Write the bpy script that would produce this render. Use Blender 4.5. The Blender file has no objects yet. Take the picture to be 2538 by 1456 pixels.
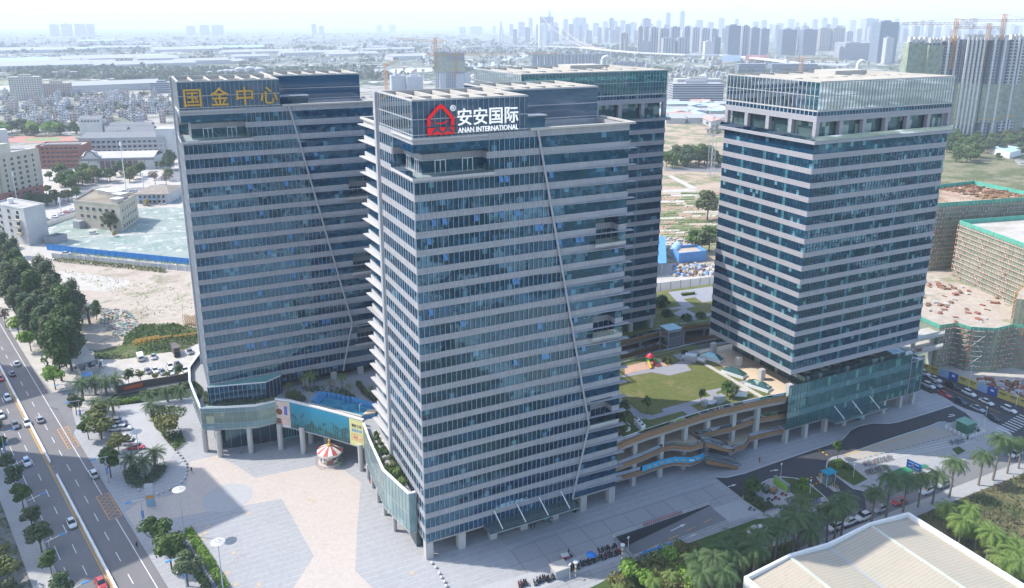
import bpy, math, random
from mathutils import Vector, Matrix, noise
random.seed(7)
sc = bpy.context.scene
COL = sc.collection
rad = math.radians
# ------------------------------------------------------------------ camera
CX, CY, CZ = -46.64655, -138.44197, 113.81334
YAW, PITCH, ROLL, FPX, PPX, PPY = 0.45391, 0.26058, 0.00057, 1911.0557, 1268.5, 568.18
_f = Vector((math.sin(YAW)*math.cos(PITCH), math.cos(YAW)*math.cos(PITCH), -math.sin(PITCH)))
_r = Vector((math.cos(YAW), -math.sin(YAW), 0)); _u = _r.cross(_f)
_r, _u = _r*math.cos(ROLL)+_u*math.sin(ROLL), -_r*math.sin(ROLL)+_u*math.cos(ROLL)
cam = bpy.data.cameras.new('camera'); co = bpy.data.objects.new('camera', cam); COL.objects.link(co)
co.matrix_world = Matrix(((_r.x, _u.x, -_f.x, CX), (_r.y, _u.y, -_f.y, CY), (_r.z, _u.z, -_f.z, CZ), (0, 0, 0, 1)))
cam.sensor_width = 36; cam.sensor_fit = 'HORIZONTAL'; cam.lens = 36*FPX/2537; cam.shift_y = -(728-PPY)/2537
cam.clip_start = 1; cam.clip_end = 60000
sc.camera = co
# ------------------------------------------------------------------ sky, sun, exposure
SUN_EL = 47.0; SUN_DIR = Vector((-0.82, 0.572, 0)).normalized()*math.cos(rad(SUN_EL)) + Vector((0, 0, math.sin(rad(SUN_EL))))
w = bpy.data.worlds.new('World'); sc.world = w; w.use_nodes = True
sky = w.node_tree.nodes.new('ShaderNodeTexSky'); sky.sky_type = 'NISHITA'; sky.sun_disc = False
sky.sun_elevation = rad(SUN_EL); sky.sun_rotation = math.atan2(SUN_DIR.x, SUN_DIR.y)
sky.air_density = 1.1; sky.dust_density = 1.4; sky.ozone_density = 2.0; sky.altitude = 100
bg = w.node_tree.nodes['Background']; bg.inputs[1].default_value = 0.122
w.node_tree.links.new(sky.outputs[0], bg.inputs[0])
sl = bpy.data.lights.new('sun', 'SUN'); sl.energy = 2.0; sl.angle = rad(0.5); sl.color = (1, 0.95, 0.88)
so = bpy.data.objects.new('sun', sl); COL.objects.link(so); so.rotation_euler = (-SUN_DIR).to_track_quat('-Z', 'Y').to_euler()
so.location = (0, 0, 400)
sc.view_settings.view_transform = 'Standard'; sc.view_settings.look = 'None'; sc.view_settings.gamma = 1
sc.view_settings.exposure = 1.53
sc.cycles.use_denoising = True
sc.cycles.max_bounces = 6; sc.cycles.diffuse_bounces = 2; sc.cycles.glossy_bounces = 3; sc.cycles.transmission_bounces = 4
sc.cycles.transparent_max_bounces = 12; sc.cycles.volume_bounces = 1; sc.cycles.caustics_reflective = False; sc.cycles.caustics_refractive = False
sc.cycles.sample_clamp_indirect = 4.0
# ------------------------------------------------------------------ where a point of the survey photograph lies on the plane z
def A(px, py, z=0.0):
    d = _f + _r*((px-PPX)/FPX) - _u*((py-PPY)/FPX)
    return Vector((CX, CY, CZ)) + d*((z-CZ)/d.z)
def Q(r, c, *pts, z=0.0):          # survey tiles, four by four
    return [A(634.25*(c-1)+a*.25, 364*(r-1)+b*.25, z) for a, b in pts]
def xy(ps): return [(p.x, p.y) for p in ps]
RD = Vector((.2568, -.9665)); RN = Vector((.9665, .2568))
def RP(n, s): v = RN*n+RD*s; return (v.x, v.y)    # along the avenue
# ------------------------------------------------------------------ mesh builder
class MB:
    def __init__(s): s.v = []; s.f = []; s.m = []; s.mats = []; s.sm = []
    def mi(s, m):
        if m not in s.mats: s.mats.append(m)
        return s.mats.index(m)
    def add(s, vs, fs, m, smooth=False):
        b = len(s.v); k = s.mi(m); s.v += [tuple(v) for v in vs]
        for f in fs: s.f.append([b+i for i in f]); s.m.append(k); s.sm.append(smooth)
        return s
    def box(s, x0, y0, z0, x1, y1, z1, m):
        return s.add([(x0,y0,z0),(x1,y0,z0),(x1,y1,z0),(x0,y1,z0),(x0,y0,z1),(x1,y0,z1),(x1,y1,z1),(x0,y1,z1)],
                     [(0,3,2,1),(4,5,6,7),(0,1,5,4),(1,2,6,5),(2,3,7,6),(3,0,4,7)], m)
    def obox(s, cx, cy, z0, lx, ly, lz, a, m, taper=1.0):
        c, n = math.cos(a), math.sin(a); vs = []
        for k, z in ((1, z0), (taper, z0+lz)):
            for ux, uy in ((-1,-1),(1,-1),(1,1),(-1,1)):
                x, y = ux*lx/2*k, uy*ly/2*k; vs.append((cx+x*c-y*n, cy+x*n+y*c, z))
        return s.add(vs, [(0,3,2,1),(4,5,6,7),(0,1,5,4),(1,2,6,5),(2,3,7,6),(3,0,4,7)], m)
    def prism(s, poly, z0, z1, m, top=None, bottom=True):
        poly = [(p[0], p[1]) for p in poly]
        ar = sum(a[0]*b[1]-b[0]*a[1] for a, b in zip(poly, poly[1:]+poly[:1]))
        if ar < 0: poly = poly[::-1]
        n = len(poly); vs = [(x, y, z0) for x, y in poly]+[(x, y, z1) for x, y in poly]
        s.add(vs, [(i, (i+1) % n, n+(i+1) % n, n+i) for i in range(n)], m)
        s.add([(x, y, z1) for x, y in poly], [list(range(n))], top or m)
        if bottom: s.add([(x, y, z0) for x, y in poly], [list(range(n))[::-1]], m)
        return s
    def sheet(s, poly, z, m):
        poly = [(p[0], p[1]) for p in poly]
        ar = sum(a[0]*b[1]-b[0]*a[1] for a, b in zip(poly, poly[1:]+poly[:1]))
        if ar < 0: poly = poly[::-1]
        return s.add([(x, y, z) for x, y in poly], [list(range(len(poly)))], m)
    def wall(s, pts, th, z0, z1, m, closed=False):   # ribbon of thickness th along a polyline; z0/z1 number or list
        n = len(pts); L, Rr = [], []
        for i in range(n):
            p = Vector(pts[i][:2]); a = Vector(pts[(i-1) % n][:2]) if (i or closed) else p; b = Vector(pts[(i+1) % n][:2]) if (i < n-1 or closed) else p
            d = (b-a).normalized(); k = Vector((-d.y, d.x))*th/2; L.append(p+k); Rr.append(p-k)
        za = z0 if isinstance(z0, (list, tuple)) else [z0]*n; zb = z1 if isinstance(z1, (list, tuple)) else [z1]*n
        vs = []
        for i in range(n): vs += [(L[i].x, L[i].y, za[i]), (Rr[i].x, Rr[i].y, za[i]), (Rr[i].x, Rr[i].y, zb[i]), (L[i].x, L[i].y, zb[i])]
        fs = []
        for i in range(n if closed else n-1):
            a, b = 4*i, 4*((i+1) % n)
            fs += [(a, a+1, b+1, b), (a+1, a+2, b+2, b+1), (a+2, a+3, b+3, b+2), (a+3, a, b, b+3)]
        if not closed: fs += [(0, 3, 2, 1), (4*n-4, 4*n-3, 4*n-2, 4*n-1)]
        return s.add(vs, fs, m)
    def tube(s, p0, p1, r0, r1, m, n=8, caps=True, smooth=True):
        p0, p1 = Vector(p0), Vector(p1); d = (p1-p0).normalized()
        a = d.orthogonal().normalized(); b = d.cross(a); vs = []
        for p, r in ((p0, r0), (p1, r1)):
            for i in range(n):
                t = 2*math.pi*i/n; vs.append(p+(a*math.cos(t)+b*math.sin(t))*r)
        s.add(vs, [(i, (i+1) % n, n+(i+1) % n, n+i) for i in range(n)], m, smooth)
        if caps: s.add(vs, [list(range(n))[::-1], list(range(n, 2*n))], m)
        return s
    def path(s, pts, rs, m, n=6):
        for i in range(len(pts)-1): s.tube(pts[i], pts[i+1], rs[i] if isinstance(rs, list) else rs, rs[i+1] if isinstance(rs, list) else rs, m, n)
        return s
    def lathe(s, c, prof, m, n=16, smooth=True, mats=None):
        b = [];
        for r, z in prof:
            for i in range(n):
                t = 2*math.pi*i/n; b.append((c[0]+r*math.cos(t), c[1]+r*math.sin(t), c[2]+z))
        for k in range(len(prof)-1):
            for i in range(n):
                j = (i+1) % n
                s.add([b[k*n+i], b[k*n+j], b[k*n+n+j], b[k*n+n+i]], [(0, 1, 2, 3)], mats[i % len(mats)] if mats else m, smooth)
        return s
    def ball(s, c, rx, ry, rz, m, n=10, k=6):
        vs = [(c[0], c[1], c[2]-rz)]; fs = []
        for j in range(1, k):
            t = -math.pi/2+math.pi*j/k
            for i in range(n):
                p = 2*math.pi*i/n; vs.append((c[0]+rx*math.cos(t)*math.cos(p), c[1]+ry*math.cos(t)*math.sin(p), c[2]+rz*math.sin(t)))
        vs.append((c[0], c[1], c[2]+rz)); e = len(vs)-1
        for i in range(n):
            j = (i+1) % n; fs += [(0, 1+j, 1+i), (e, e-n+i, e-n+j)]
            for q in range(k-2): a = 1+q*n; fs.append((a+i, a+j, a+n+j, a+n+i))
        return s.add(vs, fs, m, True)
    def mesh(s, name):
        me = bpy.data.meshes.new(name); me.from_pydata(s.v, [], s.f)
        for m in s.mats: me.materials.append(m)
        me.polygons.foreach_set('material_index', s.m); me.polygons.foreach_set('use_smooth', s.sm); me.update()
        return me
    def build(s, name, parent=None, kind=None):      # coordinates are world unless the parent is rotated: then local
        o = bpy.data.objects.new(name, s.mesh(name)); COL.objects.link(o)
        if parent is not None:
            o.parent = parent; L = Vector(); p = parent
            while p is not None: L += p.location; p = p.parent
            if parent.get('_w', 1): o.data.transform(Matrix.Translation(-L))
        if kind: o['kind'] = kind
        return o
def tag(o, label, cat, group=None):
    o['label'] = label; o['category'] = cat
    if group: o['group'] = group
    return o
def thing(name, label, cat, loc=(0, 0, 0), group=None):
    o = bpy.data.objects.new(name, None); COL.objects.link(o); o.location = loc; o.empty_display_size = .5
    return tag(o, label, cat, group)
def struct(name, mb): return mb.build(name, None, 'structure')
def dup(root, loc, rz=0.0, label=None, group=None, scale=None, mats=None):
    r = root.copy(); COL.objects.link(r); r.location = loc; r.rotation_euler = (0, 0, rz)
    if scale: r.scale = scale if isinstance(scale, (tuple, list)) else (scale,)*3
    if label: r['label'] = label
    if group: r['group'] = group
    for ch in list(root.children):
        c = ch.copy(); COL.objects.link(c); c.parent = r
        if mats and ch.name.split('.')[0] in mats:
            c.material_slots[0].link = 'OBJECT'; c.material_slots[0].material = mats[ch.name.split('.')[0]]
        for g in list(ch.children):
            d = g.copy(); COL.objects.link(d); d.parent = c
    return r
ORD = 'first second third fourth fifth sixth seventh eighth ninth tenth eleventh twelfth thirteenth fourteenth fifteenth sixteenth seventeenth eighteenth nineteenth twentieth'.split()
def nth(i): return ORD[i] if i < 20 else (('twenty-' + ORD[i-20]) if i < 29 else 'thirtieth' if i == 29 else 'thirty-'+ORD[i-30] if i < 39 else 'fortieth' if i == 39 else 'forty-'+ORD[i-40] if i < 49 else 'fiftieth' if i == 49 else 'fifty-'+ORD[i-50])
# ------------------------------------------------------------------ materials
class NT:
    def __init__(s, name):
        s.mat = bpy.data.materials.new(name); s.mat.use_nodes = True; s.t = s.mat.node_tree; s.b = s.t.nodes['Principled BSDF']; s.out = s.t.nodes['Material Output']
    def n(s, typ, **k):
        x = s.t.nodes.new('ShaderNode'+typ)
        for a, v in k.items():
            if a[0] == '_': x.inputs[int(a[1:])].default_value = v
            else: setattr(x, a, v)
        return x
    def l(s, a, b): s.t.links.new(a, b)
    def math(s, op, a, b=None):
        x = s.n('Math', operation=op)
        for i, v in enumerate((a, b)):
            if v is None: continue
            if isinstance(v, (int, float)): x.inputs[i].default_value = v
            else: s.l(v, x.inputs[i])
        return x.outputs[0]
    def mix(s, f, a, b):
        x = s.n('MixRGB')
        for i, v in enumerate((f, a, b)):
            if isinstance(v, (int, float)): x.inputs[i].default_value = v
            elif isinstance(v, (tuple, list)): x.inputs[i].default_value = (*v[:3], 1)
            else: s.l(v, x.inputs[i])
        return x.outputs[0]
    def step(s, v, a, b):
        x = s.n('MapRange'); x.inputs[1].default_value = a; x.inputs[2].default_value = b; s.l(v, x.inputs[0]); return x.outputs[0]
    def pos(s): return s.n('NewGeometry').outputs['Position']
    def obj(s): return s.n('TexCoord').outputs['Object']
    def noise(s, vec, scale, detail=3, rough=.55):
        x = s.n('TexNoise'); x.inputs['Scale'].default_value = scale; x.inputs['Detail'].default_value = detail; x.inputs['Roughness'].default_value = rough
        s.l(vec, x.inputs['Vector']); return x.outputs[0]
    def set(s, color=None, rough=None, spec=None, metal=None):
        if color is not None:
            if isinstance(color, (tuple, list)): s.b.inputs['Base Color'].default_value = (*color[:3], 1)
            else: s.l(color, s.b.inputs['Base Color'])
        if rough is not None: s.b.inputs['Roughness'].default_value = rough
        if spec is not None: s.b.inputs['Specular IOR Level'].default_value = spec
        if metal is not None: s.b.inputs['Metallic'].default_value = metal
        return s.mat
    def bump(s, h, strength=.3, dist=.1):
        b = s.n('Bump'); b.inputs['Strength'].default_value = strength; b.inputs['Distance'].default_value = dist
        s.l(h, b.inputs['Height']); s.l(b.outputs[0], s.b.inputs['Normal'])
def lin(*c):   # sRGB 0-255 -> linear
    return tuple(((x/255+.055)/1.055)**2.4 if x/255 > .04045 else x/255/12.92 for x in c)
MATS = {}
def M(name, col, rough=.7, spec=.3, metal=0.0, var=.18, scale=.35, fine=4.0, world=True):
    if name in MATS: return MATS[name]
    t = NT(name); v = t.pos() if world else t.obj()
    a = t.noise(v, scale, 4, .6); b = t.noise(v, fine, 3, .6)
    k = t.math('ADD', t.math('MULTIPLY', a, .65), t.math('MULTIPLY', b, .35))
    k = t.step(k, .32, .68)
    m = t.set(t.mix(k, [c*(1-var) for c in col], [min(1, c*(1+var)) for c in col]), rough, spec, metal)
    MATS[name] = m; return m
def glass(name, dark, mid, light, pl=.05, pm=.3, cw=1.12, fh=1.85, tilt=.012, rough=.03, stint=(.42, .80, 1)):
    t = NT(name); p = t.n('VectorMath', operation='ADD'); t.l(t.pos(), p.inputs[0]); p.inputs[1].default_value = (.37, .41, .16)
    d = t.n('VectorMath', operation='DIVIDE'); t.l(p.outputs[0], d.inputs[0]); d.inputs[1].default_value = (cw, cw, fh)
    f = t.n('VectorMath', operation='FLOOR'); t.l(d.outputs[0], f.inputs[0])
    wn = t.n('TexWhiteNoise', noise_dimensions='3D'); t.l(f.outputs[0], wn.inputs[0])
    d9 = t.n('VectorMath', operation='DIVIDE'); t.l(p.outputs[0], d9.inputs[0]); d9.inputs[1].default_value = (cw*7, cw*7, 3.7); f9 = t.n('VectorMath', operation='FLOOR'); t.l(d9.outputs[0], f9.inputs[0]); w9 = t.n('TexWhiteNoise', noise_dimensions='3D'); t.l(f9.outputs[0], w9.inputs[0])
    big = t.noise(t.pos(), .09, 3, .6); sm = t.noise(t.pos(), .55, 4, .65)
    sm = t.math('ADD', sm, t.math('MULTIPLY', t.math('SUBTRACT', w9.outputs[0], .5), .5))
    k = t.math('ADD', t.math('MULTIPLY', wn.outputs[0], .22), t.math('ADD', t.math('MULTIPLY', big, .5), t.math('MULTIPLY', sm, .35)))
    c = t.mix(t.step(k, .62-pm*.3, .62-pm*.3+.32), dark, mid)
    lt = t.math('GREATER_THAN', wn.outputs[0], 1-pl)
    c = t.mix(t.math('MULTIPLY', lt, .85), c, light)
    s2 = t.n('VectorMath', operation='SUBTRACT'); t.l(wn.outputs[1], s2.inputs[0]); s2.inputs[1].default_value = (.5, .5, .5)
    s3 = t.n('VectorMath', operation='SCALE'); t.l(s2.outputs[0], s3.inputs[0]); s3.inputs['Scale'].default_value = tilt
    s4 = t.n('VectorMath', operation='ADD'); t.l(t.n('NewGeometry').outputs['Normal'], s4.inputs[0]); t.l(s3.outputs[0], s4.inputs[1])
    nw = t.n('TexNoise'); nw.inputs['Scale'].default_value = .45; nw.inputs['Detail'].default_value = 2; t.l(t.pos(), nw.inputs['Vector']); n2 = t.n('VectorMath', operation='SUBTRACT'); t.l(nw.outputs[1], n2.inputs[0]); n2.inputs[1].default_value = (.5, .5, .5)
    n3 = t.n('VectorMath', operation='SCALE'); t.l(n2.outputs[0], n3.inputs[0]); n3.inputs['Scale'].default_value = .05; n4 = t.n('VectorMath', operation='ADD'); t.l(s4.outputs[0], n4.inputs[0]); t.l(n3.outputs[0], n4.inputs[1])
    s5 = t.n('VectorMath', operation='NORMALIZE'); t.l(n4.outputs[0], s5.inputs[0]); t.l(s5.outputs[0], t.b.inputs['Normal'])
    t.b.inputs['IOR'].default_value = 1.95; t.b.inputs['Specular Tint'].default_value = (*stint, 1)
    m = t.set(c, rough, .6); MATS[name] = m; return m
def panels(name, col, sx, sz, var=.10, joint=.72, rough=.6, jw=.05):   # cladding panels: brightness per panel and dark joints
    t = NT(name); p = t.n('VectorMath', operation='ADD'); t.l(t.pos(), p.inputs[0]); p.inputs[1].default_value = (.37, .41, .16)
    d = t.n('VectorMath', operation='DIVIDE'); t.l(p.outputs[0], d.inputs[0]); d.inputs[1].default_value = (sx, sx, sz)
    f = t.n('VectorMath', operation='FLOOR'); t.l(d.outputs[0], f.inputs[0]); fr = t.n('VectorMath', operation='FRACTION'); t.l(d.outputs[0], fr.inputs[0])
    wn = t.n('TexWhiteNoise', noise_dimensions='3D'); t.l(f.outputs[0], wn.inputs[0])
    ns = t.noise(t.pos(), 1.3, 4, .65); big = t.noise(t.pos(), .12, 2)
    k = t.math('ADD', t.math('MULTIPLY', wn.outputs[0], .3), t.math('ADD', t.math('MULTIPLY', ns, .4), t.math('MULTIPLY', big, .3)))
    c = t.mix(t.step(k, .25, .75), [x*(1-var) for x in col], [x*(1+var) for x in col])
    sep = t.n('SeparateXYZ'); t.l(fr.outputs[0], sep.inputs[0])
    nz = t.n('SeparateXYZ'); t.l(t.n('NewGeometry').outputs['Normal'], nz.inputs[0])
    usex = t.math('GREATER_THAN', t.math('ABSOLUTE', nz.outputs[1]), .5)
    jx = t.math('MULTIPLY', t.math('LESS_THAN', sep.outputs[0], jw), usex); jy = t.math('MULTIPLY', t.math('LESS_THAN', sep.outputs[1], jw), t.math('SUBTRACT', 1, usex))
    j = t.math('MAXIMUM', t.math('MAXIMUM', jx, jy), t.math('LESS_THAN', sep.outputs[2], jw*sx/sz))
    c = t.mix(j, c, [x*joint for x in col]); m = t.set(c, rough, .3); MATS[name] = m; return m
def clear(name, tint, refl=.12, body=None):
    t = NT(name); tr = t.n('BsdfTransparent'); tr.inputs[0].default_value = (*tint, 1); gl = t.n('BsdfGlossy'); gl.inputs['Roughness'].default_value = .03
    gl.inputs[0].default_value = (.85, .95, 1, 1); fz = t.n('Fresnel'); fz.inputs[0].default_value = 1.45
    if body:
        t.set(body[:3], .1, .5); m0 = t.n('MixShader', _0=body[3]); t.l(tr.outputs[0], m0.inputs[1]); t.l(t.b.outputs[0], m0.inputs[2]); tr = m0
    mx = t.n('MixShader'); t.l(t.math('ADD', fz.outputs[0], refl), mx.inputs[0]); t.l(tr.outputs[0], mx.inputs[1]); t.l(gl.outputs[0], mx.inputs[2]); t.l(mx.outputs[0], t.out.inputs[0])
    MATS[name] = t.mat; return t.mat
G_BLUE = glass('blue_glass', (.004, .028, .062), (.014, .090, .180), (.10, .22, .30), .03, .35)
G_TEAL = glass('teal_glass', (.007, .042, .084), (.022, .118, .19), (.15, .34, .40), .05, .35)
G_TEALW = glass('teal_window_glass', (.008, .03, .04), (.02, .085, .11), (.30, .52, .48), .2, .3)
G_POD = glass('podium_glass', (.05, .11, .11), (.13, .23, .22), (.35, .45, .35), .1, .4, 1.6, 2.0)
G_DARK = glass('dark_shop_glass', (.008, .014, .02), (.02, .04, .05), (.08, .12, .13), .05, .3, 2.2, 3)
G_CLEAR = clear('clear_glass', (.62, .86, .88), .10)
G_RAIL = clear('railing_glass', (.88, .96, .94), .0)
SPAN = panels('grey_spandrel', (.335, .335, .35), 1.12, 1.3)
SPANW = panels('pale_spandrel', (.46, .45, .44), 1.12, 1.4, .06)
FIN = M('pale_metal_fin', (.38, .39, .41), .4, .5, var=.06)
CONC = M('pale_concrete', (.44, .425, .40), .8, .2, var=.12)
ROOFC = M('roof_concrete', (.47, .44, .39), .85, .2, var=.10, scale=.2)
ROOFD = M('roof_deck', (.40, .38, .35), .9, .2, var=.2, scale=.2)
STEEL = M('grey_steel', (.36, .37, .39), .45, .5, var=.1)
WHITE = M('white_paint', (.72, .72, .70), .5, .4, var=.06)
OPENW = M('open_pane_blue', (.05, .17, .34), .15, .6, var=.2)
BLACK = M('black', (.02, .02, .022), .5, .4)
# ------------------------------------------------------------------ towers
BANDS = [81.9-3.7*k for k in range(23)]
def text_mesh(s, size, m, depth=.08, bold=0.0, shear=0.0):
    c = bpy.data.curves.new('lettering', 'FONT'); c.body = s; c.size = size; c.extrude = depth; c.offset = bold; c.shear = shear; c.resolution_u = 2
    o = bpy.data.objects.new('lettering', c); COL.objects.link(o); bpy.context.view_layer.update()
    me = bpy.data.meshes.new_from_object(o.evaluated_get(bpy.context.evaluated_depsgraph_get())); bpy.data.objects.remove(o); bpy.data.curves.remove(c)
    me.materials.clear(); me.materials.append(m); me.name = 'lettering'; return me
def put_text(s, size, m, origin, parent=None, name='lettering', depth=.08, bold=0.0, ax=Vector((1, 0, 0)), up=Vector((0, 0, 1)), width=None):
    me = text_mesh(s, size, m, depth, bold)
    if width:
        xs = [v.co.x for v in me.vertices]; k = width/(max(xs)-min(xs)); x0 = min(xs)
        for v in me.vertices: v.co.x = (v.co.x-x0)*k
    n = ax.cross(up); me.transform(Matrix((( ax.x, up.x, n.x, origin[0]), (ax.y, up.y, n.y, origin[1]), (ax.z, up.z, n.z, origin[2]), (0, 0, 0, 1))))
    o = bpy.data.objects.new(name, me); COL.objects.link(o)
    if parent is not None:
        o.parent = parent; me.transform(Matrix.Translation(-parent.location))
    return o
def rect(x0, y0, x1, y1): return [(x0, y0), (x1, y0), (x1, y1), (x0, y1)]
def roof_open(t, x0, y0, x1, y1, n, deck=97.2, top=100.0, bar='x'):
    b = MB(); b.wall([(x0+.35, y0+.35), (x1-.35, y0+.35), (x1-.35, y1-.35), (x0+.35, y1-.35)], .5, 98.6, top+.12, ROOFC, True); b.build('parapet', t)
    MB().box(x0+4.4, y0+4.4, deck-.3, x1-4.4, y1-4.4, deck, ROOFD).build('roof_deck', t)
    for i in range(1, n):
        x = x0+(x1-x0)*i/n
        MB().box(x-.25, y0+.61, deck+.9, x+.25, y1-.61, top-.15, ROOFC).build('roof_beam', t)
    b = MB(); b.box(x0+.61, (y0+y1)/2-.3, deck+1.4, x1-.61, (y0+y1)/2+.3, top-.30, ROOFC).build('roof_beam', t)
def crown_inner(t, x0, y0, x1, y1, nx, ny, deck=97.0):
    # columns, mid slab and core that show through the crown's clear glass
    MB().box(x0+.5, y0+.5, 92.4, x1-.5, y1-.5, 92.75, CONC).build('crown_floor', t)
    MB().box(x0+5, y0+5, 92.8, x1-5, y1-5, deck-.4, panels('crown_core_wall', (.36, .38, .38), 3, 4) if 'crown_core_wall' not in MATS else MATS['crown_core_wall']).build('crown_core', t)
    b = MB()
    b.wall([(x0+1.6, y0+1.6), (x1-1.6, y0+1.6), (x1-1.6, y1-1.6), (x0+1.6, y1-1.6)], 1.0, 95.9, 96.5, CONC, True); b.build('crown_ring_beam', t)
    ps = [(x0+1.6+(x1-x0-3.2)*i/nx, y0+1.6) for i in range(nx+1)] + [(x0+1.6, y0+1.6+(y1-y0-3.2)*i/ny) for i in range(1, ny+1)] + [(x1-1.6, y0+1.6+(y1-y0-3.2)*i/ny) for i in range(1, ny+1)]
    for x, y in ps: MB().box(x-.35, y-.35, 92.78, x+.35, y+.35, 95.88, CONC).box(x-.35, y-.35, 96.52, x+.35, y+.35, 98.5, CONC).build('crown_column', t)
def fins(t, axis, fixed, pts, z0, z1, d=.3, wd=.09, m=None):
    for i, p in enumerate(pts):
        a = z0(p) if callable(z0) else z0; b = z1(p) if callable(z1) else z1
        if axis == 'x': MB().box(p-wd/2, fixed-d, a, p+wd/2, fixed, b, m or FIN).build('fin', t)
        else: MB().box(fixed-d, p-wd/2, a, fixed, p+wd/2, b, m or FIN).build('fin', t)
def tower_b(X, Y, name, label, low, z_low, openings):
    t = thing(name, label, 'office tower', (X, Y, 0))
    W, D = 49.3, 34.0; ins = .14
    rec = [(66.9, 73.2), (44.9, 51.0), (23.0, 29.0)]
    def poly(z0, z1, i=0.0):
        if z0 > 91.6 and z1 > 92.9 and i == 0: return [(X, Y), (X+24.6, Y), (X+24.6, Y+13.5), (X+W, Y+13.5), (X+W, Y+D), (X+24.6, Y+D), (X+24.6, Y+22.3), (X, Y+22.3)]
        zc = (z0+z1)/2; x0, y0, x1, y1 = X+i, Y+i, X+W-i, Y+D-i
        if 85.3 < zc < 90: return [(X+15.4, y0), (x1, y0), (x1, y1), (x0, y1), (x0, Y+13.5), (X+2.5, Y+13.5), (X+2.5, Y+2.5), (X+15.4, Y+2.5)]
        for a, b in rec:
            if a < zc < b and z_low < a: return [(x0, y0), (X+41.3, y0), (X+41.3, Y+2.8), (X+47.2, Y+2.8), (X+47.2, y0), (x1, y0), (x1, y1), (x0, y1)]
        return rect(x0, y0, x1, y1)
    cut = [85.3, 90.0]+[z for r in rec for z in r]
    tops = [93.0, 89.3, 85.6]+BANDS; segs = []
    for k, zt in enumerate(tops):
        zb = zt-1.35; segs.append((zb, zt, 'spandrel')); nz = tops[k+1] if k+1 < len(tops) else low
        if nz < zb: segs.append((nz, zb, 'window_band'))
        if nz < low: break
    for z0, z1, nm in segs:
        if z1 <= low: continue
        z0 = max(z0, low); cs = [z0]+sorted(c for c in cut if z0+.05 < c < z1-.05)+[z1]
        mb = MB()
        for a, b in zip(cs, cs[1:]):
            if nm == 'spandrel' and 85.3 < (a+b)/2 < 90: mb.prism(poly(a, b, .02 if False else 0), a, b, SPAN)
            elif nm == 'spandrel': mb.prism(poly(a, b), a, b, SPAN)
            else: mb.prism(poly(a, b, ins), a, b, G_BLUE)
        mb.build(nm, t)
    # recess dark backs and balconies
    for a, b in rec:
        if a < z_low: continue
        MB().box(X+40.6, Y-1.1, a-.35, X+48.6, Y+2.6, a-.01, CONC).box(X+40.6, Y-1.1, a, X+48.6, Y-.95, a+.35, CONC).build('balcony_slab', t)
        MB().box(X+40.7, Y-1.08, a+.36, X+48.5, Y-1.03, a+1.7, G_RAIL).build('railing', t)
        for i in range(5): MB().box(X+41.5+i*1.4, Y+2.62, a, X+41.58+i*1.4, Y+2.7, a+2.6, FIN).build('door_frame', t)
        MB().box(X+41.32, Y+2.55, a+2.6, X+47.18, Y+2.7, a+2.72, FIN).build('door_head', t)
    # sky terrace at the corner
    MB().prism([(X-.35, Y-.35), (X+17, Y-.35), (X+17, Y+2.4), (X+2.4, Y+2.4), (X+2.4, Y+13.6), (X-.35, Y+13.6)], 84.7, 85.29, SPANW).build('terrace_slab', t)
    MB().wall([(X+16.9, Y-.25), (X-.25, Y-.25), (X-.25, Y+13.5)], .06, 85.3, 86.6, G_RAIL).build('railing', t)
    for dx, ax in ((5.2, 0), (11.0, 0), (4, 1), (9, 1)):
        m = MB()
        if ax == 0:
            for e in (0, 1.1, 2.2): m.box(X+dx+e, Y+2.36, 85.32, X+dx+e+.14, Y+2.48, 87.9, WHITE)
            m.box(X+dx, Y+2.34, 87.9, X+dx+2.34, Y+2.48, 88.05, WHITE)
        else:
            for e in (0, 1.1, 2.2): m.box(X+2.36, Y+dx+e, 85.32, X+2.48, Y+dx+e+.14, 87.9, WHITE)
            m.box(X+2.34, Y+dx, 87.9, X+2.48, Y+dx+2.34, 88.05, WHITE)
        m.build('door', t)
    # crowns
    MB().prism([(X-.3, Y-.3), (X+15.6, Y-.3), (X+15.6, Y+.3), (X+.3, Y+.3), (X+.3, Y+12.6), (X-.3, Y+12.6)], 92.55, 92.85, SPANW).build('crown_ledge', t)
    c1 = (X, Y, X+24.6, Y+22.3); c2 = (X+24.62, Y+13.5, X+49.5, Y+D)
    for c, nx, ny in ((c1, 4, 3), (c2, 4, 3)):
        b = MB(); b.wall([(c[0]+.16, c[1]+.16), (c[2]-.16, c[1]+.16), (c[2]-.16, c[3]-.16), (c[0]+.16, c[3]-.16)], .1, 93.0, 99.95, G_CROWNB, True); b.build('crown_glass', t)
        crown_inner(t, *c, nx, ny); roof_open(t, *c, 6)
        for z in (96.3, 93.35, 99.8):
            MB().wall([(c[0]+.05, c[1]+.05), (c[2]-.05, c[1]+.05), (c[2]-.05, c[3]-.05), (c[0]+.05, c[3]-.05)], .1, z, z+.18, FIN, True).build('transom', t)
    # roof terraces
    MB().wall([(X+24.61, Y+.25), (X+W-.25, Y+.25), (X+W-.25, Y+13.49)], .5, 91.655, 93.0, SPAN).build('spandrel', t)
    MB().wall([(X+.25, Y+22.31), (X+.25, Y+D-.25), (X+24.59, Y+D-.25)], .5, 91.655, 93.0, SPAN).build('spandrel', t)
    MB().box(X+24.7, Y+.52, 91.6, X+W-.52, Y+13.4, 91.8, ROOFD).build('terrace_deck', t)
    m = MB().box(X+26, Y+9.5, 91.81, X+33.5, Y+13.3, 94.6, G_BLUE).box(X+25.7, Y+9.1, 94.6, X+33.8, Y+13.3, 94.85, FIN); m.build('roof_hut', t)
    b = MB(); b.wall([(X+24.9, Y-.05), (X+W+.9, Y-.05), (X+W+.9, Y+13.4)], .95, 93.02, 93.45, ROOFC); b.build('coping', t)
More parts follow.
